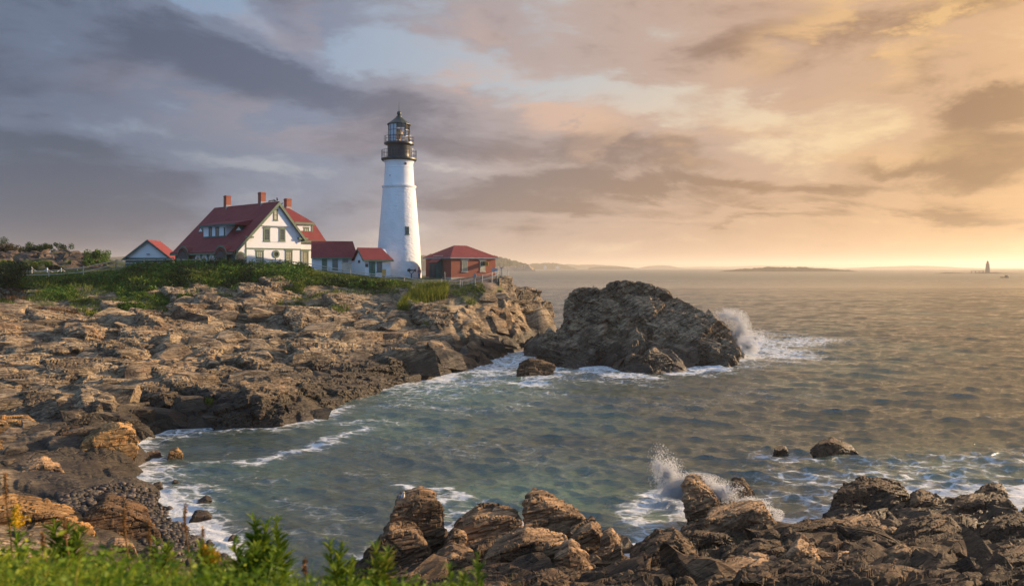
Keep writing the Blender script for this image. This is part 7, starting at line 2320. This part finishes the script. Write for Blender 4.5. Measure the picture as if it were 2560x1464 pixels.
# fishing boat
bp = G(2513, 694.3)
o = empty("fishing_boat", (bp.x, bp.y, 0), R(6))
tag(o, "small dark fishing boat with a wheelhouse near the right edge of the sea", "boat")
hl = MB()
secs = [(-4.6, 1.35, .0), (-2, 1.5, -.05), (1, 1.5, .05), (3, 1.1, .35), (4.6, .15, .8)]
vs = []
for x, w, rise in secs:
    vs += [(x, -w, .95 + rise), (x, -w * .7, -.1), (x, w * .7, -.1), (x, w, .95 + rise)]
fs = []
for k in range(4):
    for i in range(3):
        fs.append([k * 4 + i, k * 4 + i + 1, k * 4 + i + 5, k * 4 + i + 4])
    fs.append([k * 4 + 3, k * 4, k * 4 + 4, k * 4 + 7])
fs += [[0, 1, 2, 3], [19, 18, 17, 16]]
hl.add(vs, fs)
hl.build("hull", MAT['boat'], o)
cb2 = MB().prism([(.2, -1.0, .95), (2.2, -1.0, 1.1), (1.9, -1.0, 2.6), (.2, -1.0, 2.6)], (0, 2.0, 0)).build("wheelhouse", MAT['boat'], o)
MB().box(0, 2.2, -1.1, 1.1, 2.603, 2.72).build("wheelhouse_roof", MAT['boat'], o)
MB().tube((.6, 0, 2.7), (.6, 0, 4.3), .06, 5).tube((.6, 0, 3.6), (-1.6, 0, 3.0), .04, 5).build("mast", MAT['boat'], o)


# ================================================================== VEGETATION
def leaf_mesh(name, C, size, mat, parent=None, rng=RNG, flatk=0.6):
    """one leaf quad per row of C (Nx3); size N"""
    N = len(C)
    a = rng.normal(0, 1, (N, 3))
    a[:, 2] *= flatk
    a /= np.linalg.norm(a, axis=1, keepdims=True)
    b = rng.normal(0, 1, (N, 3))
    b -= a * (a * b).sum(1, keepdims=True)
    b /= np.linalg.norm(b, axis=1, keepdims=True)
    s = size[:, None]
    V = np.stack([C - a * s, C + b * s * .45, C + a * s, C - b * s * .45], 1).reshape(-1, 3)
    return np_mesh(name, V, np.arange(4 * N).reshape(-1, 4), mat, parent)


def blade_mesh(name, B, h, w, mat, lean=0.35, parent=None, rng=RNG, wind=(0.1, 0.0)):
    """tapering bent blades: base Nx3, height N, width N"""
    N = len(B)
    th = rng.uniform(0, 2 * math.pi, N)
    d = np.stack([np.cos(th), np.sin(th), np.zeros(N)], 1)
    ld = rng.normal(0, 1, (N, 2)) * lean + np.array(wind)
    L = np.concatenate([ld, np.zeros((N, 1))], 1)
    rows = []
    for f, wf in ((0, 1.0), (.4, .85), (.75, .55), (1.0, .06)):
        c = B + L * (h * f ** 1.8)[:, None] + np.array([0, 0, 1.0]) * (h * f * (1 - .12 * f))[:, None]
        rows.append(c - d * (w * wf / 2)[:, None])
        rows.append(c + d * (w * wf / 2)[:, None])
    V = np.stack(rows, 1)
    idx = np.array([[0, 1, 3, 2], [2, 3, 5, 4], [4, 5, 7, 6]])
    Fc = (idx[None] + (np.arange(N) * 8)[:, None, None]).reshape(-1, 4)
    return np_mesh(name, V.reshape(-1, 3), Fc, mat, parent)


def region(n, x0, x1, y0, y1, dens=None):
    """random terrain points behind a band of the picture"""
    px = RNG.uniform(x0, x1, n)
    py = RNG.uniform(y0, y1, n) if not callable(y0) else y0(px) + (y1(px) - y0(px)) * RNG.random(n)
    x, y, z, ok = cast(px, py)
    return np.stack([x, y, z], 1)[ok]


def clump(B, rad, h, per, rng=RNG):
    """leaf centres in mounds over base points"""
    N = len(B)
    a = rng.uniform(0, 2 * math.pi, (N, per))
    r = np.sqrt(rng.random((N, per))) * rad[:, None]
    z = rng.random((N, per)) ** 0.8 * h[:, None] * np.sqrt(np.maximum(0.05, 1 - (r / rad[:, None]) ** 2))
    return np.stack([B[:, None, 0] + r * np.cos(a), B[:, None, 1] + r * np.sin(a), B[:, None, 2] + z], -1).reshape(-1, 3)


# rose thicket below the house
def up(xs, ys):
    return lambda p: np.interp(p, xs, ys)


nB = 900
pxb = RNG.uniform(312, 775, nB)
Yb = RNG.uniform(np.interp(pxb, [312, 560, 600, 740, 775], [109, 109, 105, 105, 108]), 115.5)
xb = (pxb - CX) / F * Yb
zb = terr_z(xb, Yb)
hb_ = (0.55 + 0.85 * RNG.random(nB) ** 1.3) * np.interp(pxb, [312, 340, 480, 560, 640, 740, 775], [.75, 1.0, 1.0, 1.15, 1.1, 1.0, .5])
pxs2, pys2 = [], []
for (cx_, cy_, rx_, ry_, n2) in [(340, 712, 60, 22, 60), (440, 706, 70, 18, 60), (590, 716, 60, 16, 50), (680, 712, 70, 26, 110), (640, 700, 90, 20, 80), (500, 700, 70, 14, 40), (790, 706, 60, 10, 40), (860, 712, 70, 9, 40), (940, 716, 60, 8, 30), (270, 706, 50, 10, 30), (160, 702, 60, 8, 30), (60, 712, 50, 12, 40)]:
    a_ = RNG.uniform(0, 6.283, n2)
    r_ = np.sqrt(RNG.random(n2))
    pxs2.append(cx_ + rx_ * r_ * np.cos(a_))
    pys2.append(cy_ + ry_ * r_ * np.sin(a_))
x2, y2_, z2, ok2 = cast(np.concatenate(pxs2), np.concatenate(pys2))
xb, Yb, zb = np.concatenate([xb, x2[ok2]]), np.concatenate([Yb, y2_[ok2]]), np.concatenate([zb, z2[ok2]])
hb_ = np.concatenate([hb_, RNG.uniform(.35, .9, ok2.sum())])
nB = len(xb)
C = clump(np.stack([xb, Yb, zb], 1), 0.5 + 0.5 * RNG.random(nB), hb_, 48)
ci = np.repeat(fbm(xb / 3.0, Yb / 3.0, k=41, oct=3) > .18, 48)
o = leaf_mesh("dark_thicket", C[ci], RNG.uniform(.08, .20, ci.sum()), MAT['leaf_dark'])
tag(o, "darker shrub patches within the thicket below the house", "thicket", kind="stuff")
C = C[~ci]
o = leaf_mesh("rose_thicket", C, RNG.uniform(.09, .22, len(C)), MAT['leaf'])
tag(o, "dense green rose thicket along the bank below the house", "thicket", kind="stuff")
# rough grass on the bank edge
Bs = [region(5200, 300, 800, up([300, 450, 600, 800], [690, 682, 690, 682]), up([300, 400, 560, 640, 700, 800], [712, 716, 712, 726, 735, 712])),
      region(5200, 760, 1030, up([760, 820, 900, 1030], [680, 684, 694, 706]), up([760, 820, 900, 1030], [712, 718, 722, 722])),
      region(1500, 640, 760, 690, 735), region(1800, 0, 300, 694, 722), region(900, 1040, 1160, 708, 726)]
B = np.concatenate(Bs)
bpx = CX + F * B[:, 0] / B[:, 1]
o = blade_mesh("bank_grass", B, RNG.uniform(.35, .95, len(B)) * np.interp(bpx, [770, 830, 1160], [1.0, .45, .40]), RNG.uniform(.05, .10, len(B)), MAT['grass'])
tag(o, "rough green grass along the edge of the bank", "grass", kind="stuff")
# green growth among the rocks
pat = [g for g in GREEN if g[4] != 'none']
acc = {}
for (cx_, cy_, rx_, ry_, mt) in pat:
    n_ = int(rx_ * ry_ * 0.8) + 60
    a_ = RNG.uniform(0, 6.283, n_)
    r_ = np.sqrt(RNG.random(n_))
    x, y, z, ok = cast(cx_ + rx_ * r_ * np.cos(a_), cy_ + ry_ * r_ * np.sin(a_))
    acc.setdefault(mt, []).append(np.stack([x, y, z], 1)[ok])
for mt, lst in acc.items():
    B = np.concatenate(lst)
    if mt.startswith('leaf'):
        C = clump(B, np.full(len(B), .35), RNG.uniform(.2, .6, len(B)), 7)
        o = leaf_mesh("rock_scrub", C, RNG.uniform(.06, .13, len(C)), MAT[mt])
        tag(o, "green scrub growing between the upper rocks" if mt == 'leaf' else "dark scrub patches below the left lawn", "scrub", kind="stuff")
    else:
        o = blade_mesh("rock_grass", B, RNG.uniform(.2, .6, len(B)), RNG.uniform(.04, .08, len(B)), MAT[mt])
        tag(o, {"grass": "tufts of green grass in the rock clefts", "grass_red": "rusty grass at the far left", "grass_gold": "ochre grass tufts on the bare slope"}[mt], "grass", kind="stuff")
# reddish grass bed on the left and tall golden clump near the cliff end
a_ = RNG.uniform(0, 6.283, 1300)
r_ = RNG.random(1300) ** .7
x, y, z, ok = cast(122 + 76 * r_ * np.cos(a_), 790 + 15 * r_ * np.sin(a_))
B = np.stack([x, y, z], 1)[ok]
o = blade_mesh("red_grass_bed", B, RNG.uniform(.2, .9, len(B)) * (1.15 - .6 * r_[ok]), RNG.uniform(.04, .08, len(B)), MAT['grass_red'])
tag(o, "rusty red and purple grass bed between the left rocks", "grass", kind="stuff")
B = region(3600, 995, 1118, up([995, 1020, 1060, 1118], [776, 745, 722, 722]), up([995, 1030, 1070, 1118], [790, 785, 758, 748]))
o = blade_mesh("tall_grass_clump", B, RNG.uniform(.7, 1.7, len(B)), RNG.uniform(.05, .09, len(B)), MAT['grass_gold'], 0.25)
tag(o, "tall golden green grass clump on the slope below the fence", "grass clump")
# lawn
B = np.concatenate([region(2600, 20, 300, 676, 698), region(2600, 800, 1060, 684, 706)])
o = blade_mesh("lawn_grass", B, RNG.uniform(.08, .22, len(B)), RNG.uniform(.03, .06, len(B)), MAT['grass'])
tag(o, "short lawn grass around the buildings", "grass", kind="stuff")


# bushes and trees at the far left
def bush(px, pyb, Y, w, h, mat, label, name="bush", per=2600, leaf=(.09, .18), group=None, trunk=0.3):
    b = W(px, pyb, Y)
    o = empty(name, b)
    tag(o, label, "bush" if name == "bush" else "tree", group)
    rg_ = np.random.default_rng(int(abs(px) * 7 + Y))
    k = 14
    cs = np.stack([rg_.normal(0, .30, k) * w, rg_.normal(0, .25, k) * w, rg_.uniform(.25, .85, k) * h], 1)
    rs = rg_.uniform(.16, .30, k) * min(w, h * 1.2)
    cs[:, 2] = np.minimum(cs[:, 2], h - rs * .8)
    i = rg_.integers(0, k, per)
    d = rg_.normal(0, 1, (per, 3))
    d /= np.linalg.norm(d, axis=1, keepdims=True)
    C = cs[i] + d * (rs[i] * rg_.random(per) ** .4)[:, None]
    C[:, 2] = np.abs(C[:, 2])
    leaf_mesh("crown" if name != "bush" else "foliage", C, rg_.uniform(*leaf, per), MAT[mat], o, rg_)
    tr_ = MB()
    for j in range(6):
        e = Vector(cs[j])
        m_ = Vector((e.x * .3, e.y * .3, e.z * .5))
        tr_.tube((e.x * .05, e.y * .05, -.4), m_, trunk * .16, 6, trunk * .10).tube(m_, e, trunk * .10, 5, trunk * .03)
    tr_.build("trunk" if name != "bush" else "stems", MAT['trunk'], o)
    return o


bush(20, 720, 103, 4.2, 3.4, 'leaf_dark', "rounded dark bush at the left edge in front of the lawn", per=4200)
bush(-40, 722, 102, 3.8, 3.2, 'leaf_dark', "dark bush cut by the left edge in front of the lawn", per=3200)
bush(238, 662, 150, 4.6, 2.9, 'leaf', "bright green spreading bush right of the grey knoll", per=3600)
bush(225, 669, 146, 4.2, 1.6, 'leaf', "low green bush at the right foot of the grey knoll", per=2200)
bush(90, 676, 137, 1.6, 1.7, 'grass', "upright yellow green bush at the foot of the grey knoll", per=900)
bush(118, 674, 138, 1.4, 1.6, 'leaf', "small upright bush right of the yellow green one", per=900)
bush(20, 676, 134, 3.6, 1.8, 'grass', "pale green low bush left of the grey knoll", per=1500)
bush(140, 676, 137, 1.9, .9, 'leaf_brown', "low rusty bush at the foot of the grey knoll", per=900)
for px, pyb, Y, w, h, mt, lb in [(40, 646, 158, 4.2, 2.4, 'leaf_dark', "dark shrub at the left end of the knoll crest"), (66, 642, 158, 4.4, 3.0, 'leaf_dark', "taller dark shrub on the knoll crest"), (105, 636, 159, 4.2, 2.0, 'leaf_dark', "low dark shrub in the middle of the knoll crest"), (148, 634, 159, 4.0, 2.2, 'leaf_dark', "dark shrub at the right end of the knoll crest"), (88, 640, 159, 3.8, 1.9, 'leaf_dark', "flat dark shrub between the taller crest shrubs")]:
    bush(px, pyb, Y, w, h, mt, lb, per=1800, group="shrubs on the knoll crest")
bush(8, 652, 156, 4.4, 4.8, 'leaf_brown', "rusty brown leaning tree at the left edge", "tree", 3600, (.10, .2), trunk=.8)
bush(-12, 650, 158, 4.0, 4.6, 'leaf_dark', "dark tree cut by the left edge of the view", "tree", 3000, (.10, .2), trunk=.8)

# ------------------------------------------------------------------ pebbles
npb = 2600
pxp = RNG.uniform(150, 560, npb)
pyp = np.interp(pxp, [150, 250, 330, 400, 480, 560], [1245, 1215, 1205, 1235, 1300, 1365]) + RNG.random(npb) ** .8 * np.interp(pxp, [150, 250, 400, 560], [30, 95, 160, 70])
x, y, z, ok = cast(pxp, pyp)
x, y, z = x[ok], y[ok], z[ok]
bm = bmesh.new()
bmesh.ops.create_icosphere(bm, subdivisions=1, radius=1)
tv = np.array([v.co[:] for v in bm.verts])
tf = np.array([[v.index for v in f.verts] for f in bm.faces])
bm.free()
N = len(x)
s = (.05 + .13 * RNG.random((N, 1, 1)) ** 2.2) * RNG.uniform(.7, 1.3, (N, 1, 3)) * np.array([1.15, 1, .7])
V = tv[None] * s * RNG.uniform(.85, 1.15, (N, len(tv), 1)) + np.stack([x, y, z + .02], 1)[:, None]
m, n, p, _ = new_mat('beach_pebble')
g = n.node('ShaderNodeNewGeometry')
n.put(p.inputs['Base Color'], n.ramp(g.outputs['Random Per Island'], [(0, (.015, .014, .015)), (.6, (.042, .037, .035)), (.9, (.08, .06, .05)), (1, (.15, .12, .10))]))
p.inputs['Roughness'].default_value = .6
p.inputs['Specular IOR Level'].default_value = .3
MAT['pebble'] = m
o = np_mesh("pebble_beach", V.reshape(-1, 3), (tf[None] + (np.arange(N) * len(tv))[:, None, None]).reshape(-1, 3), MAT['pebble'], smooth=True)
tag(o, "dark rounded pebbles on the little beach", "pebbles", kind="stuff")

# ------------------------------------------------------------------ foreground growth
def bluff_z(x, y):
    e = np.interp(x, [-16, -6, -1.5, .3, 2.0, 16], [5.8, 5.2, 4.6, 4.0, 3.4, 3.0])
    return 9.25 - .02 * y - 5.8 * sstep(y, e, e + 7.5) - .7 * sstep(y, e - .4, e + .8)


def top_line(px):      # how high the growth stands in the view
    return np.interp(px, [-200, 0, 120, 250, 400, 520, 640, 760, 880, 1000, 1100, 1200, 1245], [1352, 1358, 1364, 1372, 1376, 1384, 1400, 1424, 1432, 1446, 1452, 1452, 1480])


n_ = 12000
ty = RNG.uniform(2.6, 5.9, n_)
pxf = RNG.uniform(-220, 1235, n_)
tx_ = (pxf - CX) / F * ty
bz = bluff_z(tx_, ty)
tp = H - (top_line(pxf) + 8 + 26 * fbm(pxf / 45, pxf * 0 + ty * 2, k=5, oct=3) - HY) / F * ty
hh2 = np.clip(tp - bz, 0.05, 1.1)
ok = (ty < np.interp(tx_, [-16, -6, -1.5, .3, 2.0, 16], [5.8, 5.2, 4.6, 4.0, 3.4, 3.0]) + .5) & (hh2 > .08)
B = np.stack([tx_, ty, bz - .03], 1)[ok]
h_ = hh2[ok] * (.5 + .62 * RNG.random(ok.sum()) ** 1.4)
o = blade_mesh("foreground_grass", B, h_, RNG.uniform(.006, .015, len(B)), MAT['fore_grass'], .22)
tag(o, "out of focus green grass along the bottom left", "grass", kind="stuff")
# leafy ground cover among the blades
sel = (RNG.random(len(B)) < .52) & (fbm(B[:, 0] * 1.4, B[:, 1] * 1.4, k=9, oct=3) > -.35)
Bc, hc = B[sel], hh2[ok][sel]
per = 16
hh3 = RNG.random((len(Bc), per)) ** .6 * (hc * RNG.uniform(.7, 1.08, len(Bc)))[:, None]
C = np.stack([Bc[:, None, 0] + RNG.normal(0, .05, (len(Bc), per)), Bc[:, None, 1] + RNG.normal(0, .05, (len(Bc), per)), Bc[:, None, 2] + hh3], -1).reshape(-1, 3)
o = leaf_mesh("foreground_scrub", C, RNG.uniform(.008, .020, len(C)), MAT['fore_leaf'])
tag(o, "leafy green and yellow scrub along the bottom left", "scrub", kind="stuff")


def weed(px, ytop, Y, spread, mat_leaf, label, kind="plant", flower=False, n_leaf=70, tops=1, wide=.075):
    """upright stems with many narrow leaves; optional yellow plume"""
    x = (px - CX) / F * Y
    z0_ = float(bluff_z(np.array([x]), np.array([Y]))[0]) - .05
    zt = H - (ytop - HY) / F * Y
    hgt = zt - z0_
    o = empty("goldenrod_plant" if kind == "plant" else "dry_stalk", (x, Y, z0_))
    tag(o, label, "plant" if kind == "plant" else "stalk")
    rg_ = np.random.default_rng(int(px * 3 + ytop))
    for t in range(tops):
        ex = spread * (t - (tops - 1) / 2)
        hh4 = hgt * (1 - .05 * t)
        st = [Vector((ex * (f ** 1.5) + .02 * math.sin(5 * f + t), .02 * t, hh4 * f)) for f in np.linspace(0, 1, 7)]
        MB().path(st, .0045 if kind == "plant" else .004, 5).build("stem", MAT['stalk'] if kind != "plant" else MAT['fore_leaf'], o)
        if kind == "plant":
            f = rg_.uniform(.05, 1.0, n_leaf)
            base = np.stack([np.interp(f, np.linspace(0, 1, 7), [q[i] for q in st]) for i in range(3)], 1)
            L = (wide * 1.35 + .06 * rg_.random(n_leaf)) * (1.05 - .75 * f)
            B_ = base
            a = rg_.uniform(0, 6.283, n_leaf)
            upk = rg_.uniform(.35, 1.0, n_leaf)
            tip = B_ + np.stack([np.cos(a), np.sin(a), upk], 1) * L[:, None]
            side = np.stack([-np.sin(a), np.cos(a), 0 * a], 1) * (L * .13)[:, None]
            mid = (B_ * .55 + tip * .45) + np.array([0, 0, .01])
            V_ = np.stack([B_, mid + side, tip, mid - side], 1).reshape(-1, 3)
            np_mesh("leaves", V_, np.arange(4 * n_leaf).reshape(-1, 4), MAT[mat_leaf], o)
            if flower:
                nf = 260
                ff = rg_.random(nf) ** .7
                C_ = np.stack([ex * ((1 - .3 * ff) ** 1.5) + rg_.normal(0, .022, nf) * (.3 + ff), rg_.normal(0, .02, nf) * (.3 + ff), hh4 * (1.02 - .24 * ff)], 1)
                leaf_mesh("flower_plume", C_, rg_.uniform(.006, .012, nf), MAT['flower'], o, rg_)
        else:
            nf = 90
            ff = rg_.random(nf)
            fz = 1 - .22 * ff
            C_ = np.stack([np.interp(fz, np.linspace(0, 1, 7), [q[i] for q in st]) for i in range(3)], 1) + rg_.normal(0, .007, (nf, 3))
            leaf_mesh("seed_head", C_, rg_.uniform(.006, .014, nf), MAT['stalk'], o, rg_)
    return o


weed(655, 1298, 4.3, .05, 'fore_leaf', "tallest leafy green plant with twin tips at the bottom", n_leaf=190, tops=2, wide=.09)
weed(700, 1300, 4.4, .06, 'fore_leaf', "leafy green plant just right of the tallest one", n_leaf=160, tops=1, wide=.08)
weed(640, 1360, 4.1, .10, 'fore_leaf', "bushy green plant at the foot of the tallest one", n_leaf=150, tops=3, wide=.09)
weed(522, 1362, 4.3, .05, 'fore_leaf', "plant with a bright yellow goldenrod plume", flower=True, n_leaf=90, tops=2)
weed(845, 1352, 4.1, .05, 'fore_leaf', "slender green plant left of the gull's rock", n_leaf=110, tops=2)
weed(1204, 1385, 3.5, .04, 'fore_leaf', "pointed yellow green spike in front of the right rocks", n_leaf=150, tops=1, wide=.06)
weed(1150, 1412, 3.5, .06, 'fore_leaf', "small green plant left of the yellow green spike", n_leaf=90, tops=2, wide=.06)
weed(885, 1405, 4.0, .04, 'fore_leaf', "small slender plant at the bottom centre", n_leaf=70, tops=1)
weed(960, 1370, 3.9, .05, 'fore_grass', "tuft of upright green blades below the gull's rock", n_leaf=90, tops=2, wide=.10)
weed(410, 1352, 4.7, .05, 'fore_grass', "green shoot standing before the dark tilted slab", n_leaf=80, tops=2, wide=.10)
weed(165, 1300, 4.9, .06, 'fore_grass', "tall grassy tuft before the orange slab", n_leaf=110, tops=3, wide=.12)
weed(42, 1262, 4.6, .02, 'fore_leaf', "small yellow flower at the left edge", flower=True, n_leaf=40, tops=1)
weed(22, 1180, 4.6, .03, 'stalk', "tall dry brown stalk at the left edge", "stalk")
weed(318, 1270, 4.7, .10, 'stalk', "bent dry stalk before the dark tilted slab", "stalk")
weed(470, 1262, 4.6, .14, 'stalk', "dry stalk leaning over the pebble beach", "stalk")
weed(515, 1320, 4.5, .04, 'stalk', "thin dry stalk before the surf", "stalk")
weed(380, 1300, 4.8, .03, 'stalk', "reddish dry stalk between the slab and the surf", "stalk")
weed(170, 1292, 4.4, .03, 'stalk', "brown seeding stalk before the orange slab", "stalk")
weed(115, 1330, 4.4, .05, 'stalk', "short brown stalk at the lower left", "stalk")
weed(770, 1395, 4.3, .04, 'stalk', "faint dry stalk right of the tallest plant", "stalk")


# ------------------------------------------------------------------ spray
def spray(name, blobs, n_drop, label, seed, smin, smax):
    """blobs: centre (world), radii, share; droplets as tiny tetrahedra thrown up from the rock"""
    rg_ = np.random.default_rng(seed)
    tv_ = np.array([(1, 1, 1), (1, -1, -1), (-1, 1, -1), (-1, -1, 1)]) * .6
    tf_ = np.array([(0, 1, 2), (0, 3, 1), (0, 2, 3), (1, 3, 2)])
    pts, sz = [], []
    for c, r, sh, k in blobs:
        n_ = int(n_drop * sh)
        d = rg_.normal(0, 1, (n_, 3))
        d /= np.linalg.norm(d, axis=1, keepdims=True)
        rad = rg_.random(n_) ** k
        q = np.array(c) + d * rad[:, None] * np.array(r)
        # streaky plume: keep the droplets in ragged clumps
        keep = fbm(q[:, 0] * 3.2 / max(r[0], .3), q[:, 1] * 2.0, q[:, 2] * 2.6 / max(r[2], .3), 5, seed, .62) > rg_.normal(-.05, .30, n_)
        q, rad = q[keep], rad[keep]
        pts.append(q)
        sz.append(smin + (smax - smin) * rg_.random(len(q)) ** 3 * (1.2 - .8 * rad))
    q = np.concatenate(pts)
    s_ = np.concatenate(sz)
    ok_ = q[:, 2] > -.05
    q, s_ = q[ok_], s_[ok_]
    N = len(q)
    V_ = tv_[None] * s_[:, None, None] * rg_.uniform(.6, 1.4, (N, 4, 1)) + q[:, None]
    o = np_mesh(name, V_.reshape(-1, 3), (tf_[None] + (np.arange(N) * 4)[:, None, None]).reshape(-1, 3), MAT['spray'])
    tag(o, label, "spray", kind="stuff")


m, n, p, out = new_mat('white_spray')
p.inputs['Base Color'].default_value = (.82, .84, .86, 1)
p.inputs['Roughness'].default_value = .6
tl = n.node('ShaderNodeBsdfTranslucent')
tl.inputs[0].default_value = (.85, .86, .88, 1)
mxs = n.node('ShaderNodeMixShader')
mxs.inputs[0].default_value = .5
m.node_tree.links.new(p.outputs[0], mxs.inputs[1])
m.node_tree.links.new(tl.outputs[0], mxs.inputs[2])
m.node_tree.links.new(mxs.outputs[0], out.inputs[0])
MAT['spray'] = m
c = lambda px, py, Y: tuple(W(px, py, Y))
spray("wave_spray", [(c(1738, 1215, 34.2), (1.5, .8, .62), .30, 1.5), (c(1690, 1232, 34.0), (1.0, .7, .55), .20, 1.4), (c(1668, 1190, 34.2), (.85, .6, 1.1), .10, 1.3), (c(1790, 1226, 34.2), (1.3, .7, .5), .22, 1.4), (c(1865, 1262, 33.7), (1.2, .5, .42), .18, 1.3), (c(1915, 1286, 33.0), (.8, .5, .34), .11, .9), (c(1648, 1160, 34.2), (.6, .5, 1.0), .02, 1.2), (c(1660, 1262, 33.6), (.8, .5, .25), .08, .8)],
      200000, "white spray bursting over the leaning pointed rock", 3, .007, .030)
spray("wave_spray", [(c(1850, 830, 98), (1.6, 1.4, 2.2), .34, .7), (c(1835, 795, 98), (1.9, 1.3, 1.3), .2, .8), (c(1868, 865, 96), (1.6, 1.4, 1.2), .28, .6), (c(1810, 785, 99), (1.6, 1.2, 1.0), .08, .9), (c(1890, 845, 97), (1.6, 1.2, 1.4), .06, .9)],
      60000, "spray thrown up at the right end of the islet", 4, .02, .06)
spray("wave_spray", [(c(1062, 930, 83.5), (.55, .6, .9), .6, .7), (c(1066, 940, 83), (1.0, .7, .45), .4, .6)], 4200, "small white splash at the tip of the dark ledge", 5, .02, .05)

# ------------------------------------------------------------------ haze
hm = bpy.data.materials.new('sea_haze')
hm.use_nodes = True
hm.node_tree.nodes.clear()
hn = NT(hm.node_tree)
pv = hn.node('ShaderNodeVolumePrincipled')
pv.inputs['Color'].default_value = (0.97, 0.92, 0.86, 1)
pv.inputs['Density'].default_value = 0.00016
pv.inputs['Anisotropy'].default_value = 0.35
ho = hn.node('ShaderNodeOutputMaterial')
hm.node_tree.links.new(pv.outputs[0], ho.inputs['Volume'])
hz_o = MB().box(-14000, 14000, -600, 16500, -9, 100).build("haze", hm)
tag(hz_o, "thin warm sea haze", "haze", kind="stuff")
